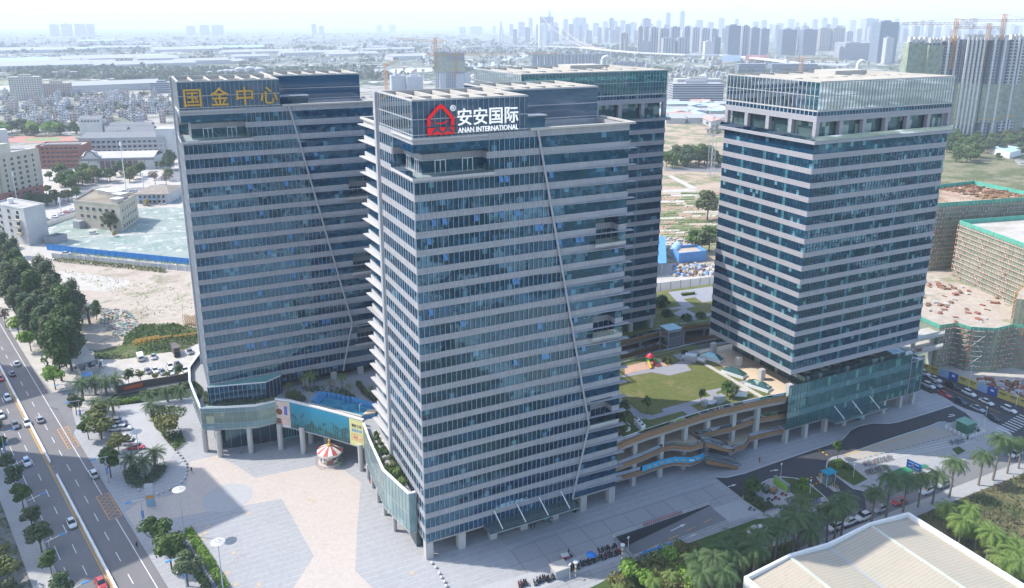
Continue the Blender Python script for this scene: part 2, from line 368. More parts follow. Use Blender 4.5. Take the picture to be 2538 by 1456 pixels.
    b = MB(); b.wall([(X-.05, Y+22.5), (X-.45, Y+D+.1), (X+24, Y+D+.1)], .95, 93.02, 93.45, ROOFC); b.build('coping', t)
    # strut and fins of the front
    S1, S2, S3 = (26.5, 93.0), (40.8, low+ (23.3-4.4 if z_low < 10 else 30-15.6)), (36.7, low)
    if z_low > 10: S2 = (40.0, 30.0); S3 = (36.6, low)
    def up(x): return 99.9 if x < 24.6 else 93.0 if x <= 26.5 else S1[1]+(S2[1]-S1[1])*(x-S1[0])/(S2[0]-S1[0])
    def dn(x): return low if x <= S3[0] else S3[1]+(S2[1]-S3[1])*(x-S3[0])/(S2[0]-S3[0])
    xs = [i*1.125+.05 for i in range(36) if i*1.125+.05 < S2[0]-.3]
    for x in xs:
        a, b = dn(x), up(x)
        m = MB()
        if x < 15.4: m.box(X+x-.03, Y-.12, a, X+x+.03, Y, 84.65, FIN).box(X+x-.03, Y-.10, 92.9, X+x+.03, Y, 99.9, FIN)
        else: m.box(X+x-.03, Y-.12, a, X+x+.03, Y, b, FIN)
        m.build('fin', t)
    m = MB(); m.path([(X+S1[0], Y-.35, S1[1]+.3), (X+S2[0], Y-.35, S2[1]), (X+S3[0], Y-.35, S3[1])], .25, STEEL, 8); m.build('diagonal_strut', t)
    # narrow panes right of the strut
    for i in range(14):
        x = 33.5+i*1.125
        MB().box(X+x-.02, Y+.08, max(low, dn(x) if x > S3[0] and x < S2[0] else low), X+x+.02, Y+.139, min(91.6, up(x)-91 if False else 91.6), BLACK)
    # sunlit left side: fin screen, pier, spandrels with sun ledges
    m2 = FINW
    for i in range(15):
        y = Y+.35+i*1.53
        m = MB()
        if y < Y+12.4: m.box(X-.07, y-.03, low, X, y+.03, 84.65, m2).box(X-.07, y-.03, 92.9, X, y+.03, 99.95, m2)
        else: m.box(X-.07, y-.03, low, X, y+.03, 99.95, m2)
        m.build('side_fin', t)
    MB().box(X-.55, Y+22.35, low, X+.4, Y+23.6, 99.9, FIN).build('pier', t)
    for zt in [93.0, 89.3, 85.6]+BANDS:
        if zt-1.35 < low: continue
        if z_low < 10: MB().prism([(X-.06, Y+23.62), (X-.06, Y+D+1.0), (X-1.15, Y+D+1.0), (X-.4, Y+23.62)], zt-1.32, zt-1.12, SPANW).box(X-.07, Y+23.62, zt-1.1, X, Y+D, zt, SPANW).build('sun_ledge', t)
        if zt < 92: MB().prism([(X+28, Y-.02), (X+W+1.4, Y-.9), (X+W+1.4, Y+.4), (X+W+.02, Y+.4), (X+W+.02, Y-.02)], zt-1.50, zt-1.36, SPAN).build('sun_ledge', t)
    for i, (x, z) in enumerate(openings):
        k = min(BANDS, key=lambda b: abs(b+1.2-z)); z = k+1.05
        MB().add([(X+x, Y-.02, z+1.2), (X+x+.95, Y-.02, z+1.2), (X+x+.95, Y-.42, z), (X+x, Y-.42, z), (X+x, Y+.02, z+1.2), (X+x+.95, Y+.02, z+1.2), (X+x+.95, Y-.36, z), (X+x, Y-.36, z)],
                 [(0, 3, 2, 1), (4, 5, 6, 7), (0, 1, 5, 4), (1, 2, 6, 5), (2, 3, 7, 6), (3, 0, 4, 7)], OPENW).build('open_window', t)
    return t
G_CROWNB = clear('crown_glass_blue', (.10, .22, .34), .04, (.03, .125, .23, .55))
G_CROWNT = clear('crown_glass_teal', (.30, .62, .64), .03, (.06, .26, .30, .28))
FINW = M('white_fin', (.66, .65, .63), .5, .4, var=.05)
def opx(tiles, X, Y):     # open panes read off the survey tiles onto the front plane y = Y
    out = []
    for r, c, pts in tiles:
        for a, b in pts:
            px, py = 634.25*(c-1)+a*.25, 364*(r-1)+b*.25
            d = _f+_r*((px-PPX)/FPX)-_u*((py-PPY)/FPX); k = (Y-CY)/d.y; out.append((CX+d.x*k-X-.45, CZ+d.z*k))
    return out
opB = opx([(2, 2, [(1760, 750), (1865, 740), (2180, 700), (2433, 670), (1712, 935), (1875, 1090), (2425, 140), (2480, 135)]), (2, 3, [(385, 105), (45, 650), (240, 795), (285, 790), (465, 770), (465, 935), (645, 905), (690, 900), (20, 1325), (50, 1320), (1020, 45), (1028, 1005)]),
           (3, 2, [(1730, 175), (2045, 270)]), (3, 3, [(625, 235), (270, 300), (705, 520), (910, 475), (345, 590), (310, 610), (30, 660), (620, 390)])], 0, 0)
opA = opx([(2, 1, [(2305, 130), (2445, 125), (2475, 405), (2020, 1000), (2340, 970)]), (2, 2, [(30, 110), (590, 90), (335, 240), (557, 230), (300, 380), (52, 675), (345, 920), (133, 1070), (357, 1040), (367, 1175), (375, 1305), (760, 1260)]),
           (3, 1, [(2480, 415), (2460, 540), (2505, 540)]), (3, 2, [(40, 15), (652, 70), (500, 340), (670, 315), (712, 310), (88, 520)])], -36.5, 70.4)
tA = tower_b(-36.5, 70.4, 'office_tower', 'dark blue glass office tower with golden rooftop letters, behind the pool terrace', 15.6, 15.0, opA)
tB = tower_b(0, 0, 'office_tower', 'nearest blue glass office tower, carrying the red house logo sign and white lettering', 4.4, 4.0, opB)
def tower_d(X, Y, name, label, low):
    t = thing(name, label, 'office tower', (X, Y, 0)); W, D = 51.2, 33.6; ins = .14
    for k, zt in enumerate(BANDS):
        zb = zt-1.4
        if zb < low-.2: break
        MB().box(X, Y, zb, X+W, Y+D, zt, SPAND).build('spandrel', t)
        nz = BANDS[k+1]
        if nz-1.4 >= low-.2: MB().prism(rect(X+ins, Y+ins, X+W-ins, Y+D-ins), nz, zb, G_TEAL).build('window_band', t)
    MB().prism(rect(X+ins, Y+ins, X+W-ins, Y+D-ins), 81.9, 84.6, G_TEAL).build('window_band', t)
    # inner white piers behind the glass
    MB().box(X-1.1, Y-1.1, 84.61, X+W+1.1, Y+D+1.1, 85.35, SPAND).build('terrace_slab', t)
    MB().box(X+1.5, Y+1.5, 85.36, X+W-1.5, Y+D-1.5, 90, G_LOG).build('window_band', t)
    for i in range(7): MB().box(X+i*(W-1.2)/6, Y, 85.36, X+i*(W-1.2)/6+1.2, Y+1.1, 90, SPAND).build('column', t)
    for i in range(1, 5): MB().box(X, Y+i*(D-1.2)/4, 85.36, X+1.1, Y+i*(D-1.2)/4+1.2, 90, SPAND).box(X+W-1.1, Y+i*(D-1.2)/4, 85.36, X+W, Y+i*(D-1.2)/4+1.2, 90, SPAND).build('column', t)
    MB().wall([(X+W+.7, Y-.7), (X-.7, Y-.7), (X-.7, Y+D+.7)], .06, 85.36, 86.6, G_RAIL).build('railing', t)
    MB().box(X, Y, 90.02, X+W, Y+D, 91.55, SPAND).build('spandrel', t)
    MB().box(X+ins, Y+ins, 91.56, X+W-ins, Y+D-ins, 92.6, G_TEAL).build('window_band', t)
    MB().wall(rect(X+.1, Y+.1, X+W-.1, Y+D-.1), .5, 92.61, 92.95, SPANW, True).build('crown_ledge', t)
    MB().wall(rect(X+.16, Y+.16, X+W-.16, Y+D-.16), .1, 92.96, 99.95, G_CROWNT, True).build('crown_glass', t)
    crown_inner(t, X, Y, X+W, Y+D, 6, 4); roof_open(t, X, Y, X+W, Y+D, 9)
    for z in (96.4, 99.8): MB().wall(rect(X+.05, Y+.05, X+W-.05, Y+D-.05), .1, z, z+.16, FIN, True).build('transom', t)
    n = 46
    for i in range(n+1): MB().box(X+W*i/n-.035, Y-.08, 92.96, X+W*i/n+.035, Y+.04, 99.95, FIN).box(X+W*i/n-.04, Y-.06, 91.56, X+W*i/n+.04, Y+.04, 92.6, FIN).build('fin', t)
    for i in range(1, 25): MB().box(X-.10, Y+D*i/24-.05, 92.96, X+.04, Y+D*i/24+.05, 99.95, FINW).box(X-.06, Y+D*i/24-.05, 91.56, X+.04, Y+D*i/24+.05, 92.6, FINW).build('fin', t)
    # window mullions of the sunlit side, one comb per storey
    for k, zt in enumerate(BANDS):
        nz = BANDS[k+1] if k+1 < len(BANDS) else 0
        if nz-1.4 < low-.2: break
        b = MB()
        for i in range(1, 30): b.box(X+.06, Y+D*i/30-.035, nz+.01, X+.139, Y+D*i/30+.035, zt-1.41, BLACK)
        b.box(X+.05, Y+.2, nz+.9, X+.138, Y+D-.2, nz+.98, BLACK).build('window_frame', t)
        b = MB()
        for i in range(1, 45): b.box(X+W*i/45-.03, Y+.06, nz+.01, X+W*i/45+.03, Y+.139, zt-1.41, BLACK)
        b.box(X+.2, Y+.05, nz+.9, X+W-.2, Y+.138, nz+.96, BLACK).build('window_frame', t)
        for i in range(7):
            x = X+2+i*(W-4)/6; MB().box(x-.45, Y+.115, nz+.01, x+.45, Y+.1385, zt-1.41, PIER).build('pier', t) if i in (1, 2, 3, 4, 5) else None
        for i in range(1, 4):
            y = Y+D*i/4; MB().box(X+.115, y-.5, nz+.01, X+.1385, y+.5, zt-1.41, PIER).build('pier', t)
    # pilotis and lobby under the slab
    for y in (1.0, 11.6, 21.2, 32.4): MB().box(X+.3, Y+y-.7, 14.5, X+1.9, Y+y+.7, low-.05, SPANW).build('column', t)
    MB().box(X+8, Y+2, 14.5, X+W-2, Y+D-2, low-.05, G_LOG).build('lobby', t)
    # roof plant
    MB().box(X+W*.55, Y+D*.62, 97.25, X+W*.8, Y+D*.85, 100.9, ROOFC).build('plant_room', t)
    x, y = X+W*.86, Y+D*.8
    MB().path([(x, y, 97.2), (x, y, 102.4), (x+.8, y-.3, 103.2), (x+1.8, y-.6, 103.0)], .5, WHITE, 10).build('vent_cowl', t)
    return t
G_LOG = glass('loggia_glass', (.05, .085, .085), (.13, .19, .18), (.36, .42, .36), .15, .4, 1.2, 2.4)
SPAND = panels('lilac_grey_spandrel', (.335, .33, .35), 1.12, 1.4, .07)
PIER = M('teal_pier_glass', (.055, .19, .235), .15, .5, var=.15)
tC = tower_d(53.0, 60.0, 'office_tower', 'teal glass office tower at the back, half hidden by the tower with the red logo', 17.6)
tD = tower_d(106.3, 1.7, 'office_tower', 'teal glass office tower standing free on the right with bright sunlit side', 18.0)
# ------------------------------------------------------------------ ground materials
def tiles(name, a, b, tx, ty, line=None, var=.10, joint=.85, rough=.75, blotch=.15):
    t = NT(name); p = t.pos(); d = t.n('VectorMath', operation='DIVIDE'); t.l(p, d.inputs[0]); d.inputs[1].default_value = (tx, ty, 50)
    fl = t.n('VectorMath', operation='FLOOR'); t.l(d.outputs[0], fl.inputs[0]); fr = t.n('VectorMath', operation='FRACTION'); t.l(d.outputs[0], fr.inputs[0])
    wn = t.n('TexWhiteNoise', noise_dimensions='3D'); t.l(fl.outputs[0], wn.inputs[0])
    big = t.noise(p, .07, 4, .6); med = t.noise(p, .8, 4, .65)
    k = t.math('ADD', t.math('MULTIPLY', wn.outputs[0], .3), t.math('ADD', t.math('MULTIPLY', big, .4), t.math('MULTIPLY', med, .3)))
    c = t.mix(t.step(k, .18, .82), a, b); s = t.n('SeparateXYZ'); t.l(fr.outputs[0], s.inputs[0])
    j = t.math('MAXIMUM', t.math('LESS_THAN', s.outputs[0], .05), t.math('LESS_THAN', s.outputs[1], .05))
    c = t.mix(t.math('MULTIPLY', j, .6), c, [x*joint*.85 for x in a])
    if line:
        per, wd, col = line; sp = t.n('SeparateXYZ'); t.l(p, sp.inputs[0]); q = t.math('FRACT', t.math('DIVIDE', sp.outputs[1], per))
        c = t.mix(t.math('MULTIPLY', t.math('LESS_THAN', q, wd/per), .5), c, col)
    st = t.noise(p, .23, 5, .7); c = t.mix(t.math('MULTIPLY', t.step(st, .58, .75), blotch), c, (.2, .19, .18))
    m = t.set(c, rough, .25); MATS[name] = m; return m
PLAZA = tiles('plaza_tiles', (.30, .305, .315), (.375, .375, .38), .6, .6, (1.85, .13, (.50, .50, .49)), blotch=.35)
PINK = tiles('pink_tiles', (.43, .375, .33), (.52, .46, .41), .6, .6, None, blotch=.3)
PALE = tiles('pale_tiles', (.36, .36, .36), (.42, .42, .42), .5, .5, blotch=.2)
WALKM = tiles('sidewalk_tiles', (.33, .33, .325), (.42, .41, .395), .4, .4, blotch=.35)
FORE = tiles('forecourt_slabs', (.26, .265, .27), (.35, .35, .345), 6.0, 5.0, blotch=.35)
def asphalt(name, c0, c1, rough=.85):
    t = NT(name); p = t.pos(); a = t.noise(p, .06, 4, .65); b = t.noise(p, 6, 3, .6); st = t.noise(p, .5, 5, .7)
    k = t.math('ADD', t.math('MULTIPLY', a, .6), t.math('MULTIPLY', b, .4)); c = t.mix(t.step(k, .35, .65), c0, c1)
    c = t.mix(t.math('MULTIPLY', t.step(st, .6, .7), .35), c, [x*.75 for x in c0]); m = t.set(c, rough, .25); MATS[name] = m; return m
ASPH = asphalt('asphalt_worn', (.15, .145, .145), (.205, .195, .195)); ASPN = asphalt('asphalt_new', (.045, .048, .055), (.07, .07, .078)); ASPG = asphalt('asphalt_grey', (.16, .16, .165), (.22, .22, .22))
def soil(name, cols, scale=.05, rough=.95, thr=(.42, .55), second=None):
    t = NT(name); p = t.pos(); a = t.noise(p, scale, 6, .68); b = t.noise(p, scale*9, 5, .7); c2 = t.noise(p, 1.7, 4, .7)
    c = t.mix(t.step(b, .35, .65), cols[0], cols[1]); c = t.mix(t.math('MULTIPLY', t.step(a, *thr), t.step(c2, .3, .55)), c, cols[2])
    if second: c = t.mix(t.math('MULTIPLY', t.step(t.noise(p, scale*2.3, 5, .7), .56, .64), .8), c, second)
    m = t.set(c, rough, .1); t.bump(c2, .5, .3); MATS[name] = m; return m
SAND = soil('sandy_soil', ((.38, .32, .26), (.47, .41, .345), (.29, .245, .19)), .035, thr=(.52, .62), second=(.20, .22, .12))
SANDC = soil('pale_site_concrete', ((.42, .39, .345), (.51, .475, .43), (.34, .31, .265)), .03, thr=(.55, .65))
RUBBLE = soil('net_covered_rubble', ((.25, .29, .26), (.34, .375, .345), (.19, .27, .235)), .06, thr=(.48, .58), second=(.60, .60, .56))
WEED = soil('weeds', ((.055, .085, .03), (.11, .14, .05), (.20, .18, .10)), .09, thr=(.5, .62))
SCRUB = soil('dry_scrub', ((.13, .12, .06), (.20, .17, .09), (.07, .085, .035)), .06, thr=(.45, .56))
LAWNM = soil('lawn_grass', ((.10, .125, .035), (.145, .16, .055), (.17, .165, .07)), .10, thr=(.46, .58), second=(.20, .175, .085))
LAWND = soil('lawn_dark', ((.05, .085, .025), (.08, .12, .04), (.10, .12, .05)), .10, thr=(.5, .62))
def field_mat():       # the plain beyond the town: patchwork of groves, plots, sheds and bare ground
    t = NT('far_land'); p = t.pos(); v = t.n('TexVoronoi'); v.inputs['Scale'].default_value = .012; t.l(p, v.inputs['Vector'])
    v2 = t.n('TexVoronoi'); v2.inputs['Scale'].default_value = .05; t.l(p, v2.inputs['Vector'])
    s = t.n('SeparateColor'); t.l(v.outputs['Color'], s.inputs[0]); s2 = t.n('SeparateColor'); t.l(v2.outputs['Color'], s2.inputs[0])
    c = t.mix(t.step(s.outputs[0], .25, .75), (.05, .075, .045), (.16, .17, .12)); n1 = t.noise(p, .004, 4, .6)
    c = t.mix(t.math('MULTIPLY', t.math('GREATER_THAN', s2.outputs[1], .72), t.step(n1, .42, .55)), c, (.50, .48, .45))
    c = t.mix(t.math('MULTIPLY', t.math('GREATER_THAN', s2.outputs[0], .80), t.step(t.noise(p, .003, 3), .5, .62)), c, (.70, .68, .66))
    c = t.mix(t.step(t.noise(p, .03, 5, .7), .50, .62), c, (.035, .055, .03)); m = t.set(c, .95, .1); MATS['far_land'] = m; return m
LAND = field_mat()
PAINT = M('road_paint_white', (.66, .66, .64), .6, .2, var=.15, fine=9); PAINTY = M('road_paint_yellow', (.62, .36, .05), .6, .2, var=.15, fine=9); PAINTO = M('box_paint_orange', (.60, .30, .10), .6, .2, var=.2, fine=9)
KERB = M('kerb_stone', (.55, .55, .53), .8, .2, var=.1)
# ------------------------------------------------------------------ ground sheets
HOLE = [(41.3, -11.8), (69.2, -11.5), (69.2, -18.6), (41.3, -19.3)]; HOLE = [HOLE[3], HOLE[2], HOLE[1], HOLE[0]]   # ramp opening, counter-clockwise
def frame(mb, outer, hole, z, m):
    for i in range(4):
        j = (i+1) % 4; mb.add([(*outer[i], z), (*outer[j], z), (*hole[j], z), (*hole[i], z)], [(0, 1, 2, 3)], m)
b = MB(); frame(b, rect(-16000, -1400, 18000, 20000), HOLE, -.3, LAND); struct('ground', b)
def lay(name, poly, z, m, kind=True):
    b = MB(); b.sheet(poly, z, m); return struct(name, b)
def TQ(*a, z=0): return xy(Q(a[0], a[1], *a[2:], z=z))
lay('town_ground', [(-175, 60), RP(-62, -80), RP(-62, -300), (-135, 420), (-120, 700), (60, 820), (500, 700), (600, 200), (300, 100), (120, 60), (40, 110), (-60, 120), RP(-45.7, -120), RP(-45.7, 140), (-70, -190), (-280, -190)], -.27, SANDC)
lay('far_district_ground', [(-260, 440), (-420, 1000), (-330, 1450), (900, 1200), (1100, 700), (700, 560)], -.28, soil('district_ground', ((.30, .28, .25), (.42, .39, .35), (.10, .12, .07)), .02, thr=(.45, .55)))
# avenue
rp = lambda n0, n1, s0, s1: [RP(n0, s0), RP(n1, s0), RP(n1, s1), RP(n0, s1)]
lay('avenue', rp(-62.0, -45.65, -620, 260), -.12, ASPH)
lay('avenue_verge', rp(-82, -62.0, -420, 260), -.14, soil('verge', ((.18, .18, .16), (.26, .25, .23), (.06, .085, .03)), .2, thr=(.45, .55)))
lay('far_sidewalk', rp(-67.0, -62.15, -420, 260), -.02, WALKM)
b = MB()
for s in range(-40, 24):
    a = -83.1+9.35*s
    if abs(a) > 430: continue
    for n in (-50.75, -57.45): b.sheet(rp(n-.08, n+.08, a-2, a+2), -.108, PAINT)
    if a < 80: b.sheet(rp(-60.72, -60.58, a-4.0, a+2.2), -.108, PAINT)
b.sheet(rp(-47.4, -47.22, -430, -73.5), -.108, PAINT); b.sheet(rp(-47.4, -47.22, -61, 250), -.108, PAINT)
b.sheet(rp(-54.75, -54.6, -430, 250), -.108, PAINTY); b.sheet(rp(-54.4, -54.28, -430, 250), -.108, PAINTY)
struct('avenue_marking', b)
for s0 in (-73.3, -166.5):       # keep-clear boxes
    b = MB(); n0, n1, L = -48.6, -45.9, 12.2
    def ln(p, q, wd=.09):
        p, q = Vector(RP(*p)), Vector(RP(*q)); d = (q-p).normalized(); k = Vector((-d.y, d.x))*wd; b.sheet([p+k, p-k, q-k, q+k], ln.z, PAINTO); ln.z += .0006
    ln.z = -.104
    if s0 < -100: s0, L = -117.0, 14.0
    ln((n0, s0), (n0, s0+L)); ln((n1, s0), (n1, s0+L)); ln((n0, s0), (n1, s0)); ln((n0, s0+L), (n1, s0+L))
    for i in range(-2, 8):
        for sg in (1, -1):
            a = s0+i*L/7+(0 if sg > 0 else 0); p0 = (n0, a) if sg > 0 else (n1, a); p1 = (n1, a+2.9) if sg > 0 else (n0, a+2.9)
            if a >= s0 and a+2.9 <= s0+L+.05: ln(p0, p1, .06)
    struct('keep_clear_marking', b)
t = thing('median_barrier', 'low white concrete barrier along the middle of the avenue', 'barrier', (*RP(-54.1, -60), 0))
b = MB(); b.prism(rp(-54.2, -53.75, -420, -98), -.12, .55, WHITE).prism(rp(-54.2, -53.75, -90, 12), -.12, .55, WHITE); b.build('wall', t)
b = MB()
for i in range(26):
    s = -95+i*4; b.prism(rp(-53.74, -53.6, s, s+.5), -.1, .35, STEEL)
b.build('reflector', t)
# plaza and paving
b = MB(); frame(b, [RP(-45.65, 190), (172, -70), (171.5, 62), RP(-45.65, -128)], HOLE, 0, PLAZA); struct('plaza', b)
lay('pink_paving', TQ(4, 1, (2150, 145), (2340, 240), (2536, 370))+TQ(4, 2, (180, 325), (600, 240), (860, 280), (1040, 410), (1000, 900), (985, 1290), (1180, 1480), (1500, 1900), (100, 1900), (370, 1456), (575, 1140), (255, 572))+TQ(4, 1, (2480, 630), (2060, 700), (1640, 780), (1350, 870), (1240, 710), (1380, 600), (1700, 540), (1850, 440), (1860, 300), (1890, 200)), .012, PINK)
c = Q(4, 1, (2255, 560))[0]; r1 = (Q(4, 1, (2495, 560))[0]-c).length
lay('round_paving', [(c.x+r1*math.cos(i*.19635), c.y+r1*math.sin(i*.19635)) for i in range(32)], .024, PALE)
for i, (p, r) in enumerate((((1912, 398), .0), )): pass
b = MB()   # square drain lids with yellow borders
for r, cc, x, y in ((4, 2, 530, 580), (4, 2, 573, 600), (4, 2, 1545, 1310), (4, 2, 28, 1425), (4, 1, 2470, 720), (4, 1, 2060, 850), (4, 1, 2035, 912), (4, 1, 2320, 1108), (4, 1, 2255, 1310), (4, 1, 2345, 1420), (4, 1, 1980, 935), (4, 1, 2012, 980)):
    p = Q(r, cc, (x, y))[0]; b.obox(p.x, p.y, .001, 1.0, 1.0, .03, 0, PAINTY).obox(p.x, p.y, .001, .8, .8, .034, 0, PALE)
struct('drain_lid_marking', b)
# car park lane west of the plaza and small drive
lay('drive_lane', TQ(3, 1, (480, 985), (720, 940), (1000, 880), (1900, 720), (2100, 690))+TQ(3, 1, (2100, 860), (1880, 900), (1420, 950), (1190, 1000), (720, 1000), (700, 1110), (590, 1145), (490, 1120)), .010, ASPG)
lay('car_park_paving', TQ(3, 1, (1185, 1130), (1420, 1080), (1450, 1200), (1650, 1456))+TQ(4, 1, (1740, 100), (1640, 260), (1250, 310), (1190, 150), (1200, 0)), .014, PALE)
lay('entrance_paving', TQ(3, 1, (580, 1140), (700, 1110), (760, 1320), (720, 1400)), .016, ASPG)
# forecourt of the red-logo tower
b = MB(); oc = TQ(4, 3, (1380, 600), (2290, 575), (2470, 710), (760, 1340)); 
frame(b, [(36, -20.6), (75.8, -20.6), (75.8, -4.6), (36, -4.6)], HOLE, .008, FORE); struct('forecourt', b)
lay('forecourt_west', [(14, -22), (36, -22), (36, -4.0), (22, -3.8), (16, -6)], .007, FORE)
lay('ramp_apron', TQ(4, 3, (1985, 665), (2285, 580), (2475, 705), (2155, 805)), .016, PALE)
# service road
sv = TQ(4, 3, (2010, 360), (2120, 365), (2300, 325))+TQ(4, 4, (0, 240), (490, 75))+TQ(3, 4, (720, 1456), (760, 1420), (820, 1350), (900, 1310), (1040, 1282), (1200, 1285), (1290, 1270), (1560, 1190), (1830, 1105), (1960, 1180), (2070, 1280), (2115, 1345), (2085, 1370), (1990, 1300), (1760, 1268), (1690, 1272), (1600, 1310), (1150, 1456))+TQ(4, 4, (750, 140), (640, 165), (585, 200), (575, 260), (640, 320), (840, 475), (930, 495), (960, 560), (1000, 900))+TQ(4, 4, (760, 880), (620, 640), (590, 580), (430, 440), (300, 375), (130, 355), (0, 385))+TQ(4, 3, (2440, 435), (2310, 500), (2285, 570))
lay('service_road', sv, .020, ASPN)
def kerb(pts, z0=.0, z1=.14, wd=.16):
    b = MB(); b.wall(pts, wd, z0, z1, KERB); return b
b = kerb(TQ(4, 3, (2010, 360), (2120, 365), (2300, 325))+TQ(4, 4, (0, 240), (490, 75))+TQ(3, 4, (720, 1456), (760, 1420), (820, 1350), (900, 1310), (1040, 1282), (1200, 1285), (1290, 1270), (1560, 1190), (1830, 1105)))
b.wall(TQ(3, 4, (1760, 1268), (1690, 1272), (1600, 1310), (1150, 1456))+TQ(4, 4, (750, 140), (640, 165), (585, 200), (575, 260), (640, 320), (840, 475), (960, 500)), .16, 0, .14, KERB)
b.wall(TQ(4, 3, (2285, 570), (2310, 500), (2440, 435))+TQ(4, 4, (0, 385), (130, 355), (300, 375), (430, 440), (590, 580), (625, 660)), .16, 0, .14, KERB); struct('service_road_kerb', b)
def arrow(b, p, q, wd, m, z, head=1.3):
    p, q = Vector(p), Vector(q); d = (q-p).normalized(); k = Vector((-d.y, d.x)); h = q-d*head
    b.sheet([p+k*wd, p-k*wd, h-k*wd, h+k*wd], z, m); b.sheet([h+k*wd*3, h-k*wd*3, q], z, m)
b = MB(); P = TQ(4, 3, (2140, 455), (2225, 430)); arrow(b, P[0], P[1], .13, PAINT, .036); P = TQ(4, 4, (20, 300), (110, 285)); arrow(b, P[0], P[1], .13, PAINT, .036)
P = TQ(3, 4, (1785, 1215), (1850, 1200)); b.wall(TQ(3, 4, (1785, 1218), (1850, 1205), (1840, 1192), (1795, 1198)), .3, .03, .036, PAINT); P = TQ(4, 4, (660, 545), (715, 595)); arrow(b, P[0], P[1], .13, PAINT, .036); struct('service_road_marking', b)
# bay rows south of tower D, and the bicycle ground
lay('bay_paving', TQ(4, 4, (720, 160), (1150, 5))+TQ(3, 4, (1600, 1330), (1700, 1300), (1850, 1400), (2000, 1456))+TQ(4, 4, (2300, 0), (2050, 90), (960, 360), (720, 180)), .014, WALKM)
lay('bicycle_paving', TQ(4, 3, (2440, 440), (2536, 408))+TQ(4, 4, (60, 370), (210, 510), (340, 610), (560, 560), (600, 600), (610, 640), (300, 760), (30, 760), (-80, 620)), .018, WALKM)
b = MB()
def stripe(p, q, wd, z, m): p, q = Vector(p), Vector(q); d = (q-p).normalized(); k = Vector((-d.y, d.x))*wd/2; b.sheet([p+k, p-k, q-k, q+k], z, m)
u = TQ(4, 4, (760, 140))+TQ(3, 4, (1640, 1330)); v = TQ(4, 4, (905, 250))+TQ(3, 4, (2060, 1440)); u = [Vector(x) for x in u]; v = [Vector(x) for x in v]
for i in range(21):
    a = u[0].lerp(u[1], i/20); c2 = v[0].lerp(v[1], i/20); stripe(a, a.lerp(c2, .55), .24, .028, PAINTY)
    if i < 20: c3 = u[0].lerp(u[1], (i+.55)/20).lerp(v[0].lerp(v[1], (i+.55)/20), .56); stripe(a.lerp(c2, .56), c3, .18, .032, BLACK)
stripe(u[0], u[1], .24, .031, PAINTY)
for k in (.80, .95, 1.08): stripe(u[0].lerp(v[0], k)+Vector((6, 0)), u[1].lerp(v[1], k), .14, .030, PAINT)
struct('parking_bay_marking', b)
# lower street, its walks, the lawn strips and the scrub beyond
lay('lower_street', [(76, -32.6), (78, -24.6), (96, -24.2), (108, -23.4), (125, -25.5), (168, -25.5), (330, -25.5), (330, -32.4)], .006, ASPG)
lay('lower_sidewalk', [(76, -36.4), (76, -32.7), (330, -32.5), (330, -36.2)], .026, WALKM)
lay('lawn_strip', [(16, -29.5), (16, -24.2), (30, -22.8), (42, -20.5), (75.5, -20.5), (80, -22), (84, -26.5), (60, -27.5), (40, -28.5)], .012, LAWND)
lay('parking_strip', TQ(4, 3, (-1100, 1700), (350, 1250), (560, 1175), (1010, 1015), (1145, 1150), (560, 1345), (450, 1400), (200, 1500), (-500, 1750)), .017, PALE)
lay('track', [(16, -33.5), (16, -29.6), (40, -28.6), (60, -27.6), (84, -26.6), (84, -28.0), (60, -29.2), (40, -30.2)], .010, ASPG)
lay('scrub_ground', [(16, -120), (16, -33.6), (40, -30.3), (62, -29.4), (78, -30), (76, -36.5), (330, -36.3), (330, -58), (120, -150)], .009, SCRUB)
# right street past the construction site
lay('right_street', [(167, -26), (171.5, -20), (172.6, 8), (174, 30), (180, 70), (188, 70), (186.5, 20), (189.5, -14), (192, -26)], .022, ASPN)
lay('right_sidewalk', [(189.6, -14), (186.6, 20), (188.1, 70), (192, 70), (192, -14)], .024, WALKM)
lay('corner_walk', TQ(3, 4, (1620, 985), (1700, 985), (1850, 1090), (1960, 1140), (2150, 1200), (2290, 1340), (2330, 1456), (1990, 1456), (2110, 1360), (2060, 1275), (1960, 1180)), .030, WALKM)
b = MB(); P = TQ(3, 4, (1660, 880), (2300, 1180)); stripe(P[0], P[1], .15, .034, PAINTY)
for i in range(9):
    a = Vector(TQ(3, 4, (2270+i*22, 1300-i*-3))[0]); a = Vector(TQ(3, 4, (2490-i*28, 1195+i*16))[0]); stripe(a, a+Vector((.2, -4.2)), .45, .034, PAINT)
struct('right_street_marking', b)
# land behind: lots, rubble fields, back street
lay('dirt_lot', TQ(2, 1, (480, 1130), (1960, 1240), (2536, 1290))+TQ(3, 1, (2536, 470), (2000, 480), (1200, 520), (880, 560), (700, 200)), -.24, SAND)
lay('weed_strip', TQ(3, 1, (940, 640), (930, 560), (1210, 500), (1240, 400), (1390, 300), (1700, 285), (2000, 340), (2010, 460), (1800, 560), (1500, 600), (1200, 640)), -.19, WEED)
lay('lot_car_park', TQ(3, 1, (1000, 700), (1250, 650), (1500, 600), (1800, 560), (2100, 500), (2100, 700), (1880, 850), (1200, 930), (960, 880)), .012, SANDC)
lay('bright_slab', TQ(2, 1, (560, 1240), (640, 1220), (1270, 1310), (1290, 1350), (1080, 1430), (640, 1410), (540, 1340)), -.21, SANDC)
lay('rubble_field', TQ(2, 1, (440, 950), (550, 900), (1890, 830), (2100, 830), (2100, 1150), (480, 985)), -.22, RUBBLE)
lay('rubble_field', TQ(2, 1, (430, 790), (760, 690), (1370, 600), (1840, 590), (2000, 580), (2000, 815), (560, 890), (440, 850)), -.22, RUBBLE)
lay('rubble_field', TQ(2, 1, (1690, 560), (1760, 440), (1840, 430), (1845, 555)), -.215, RUBBLE)
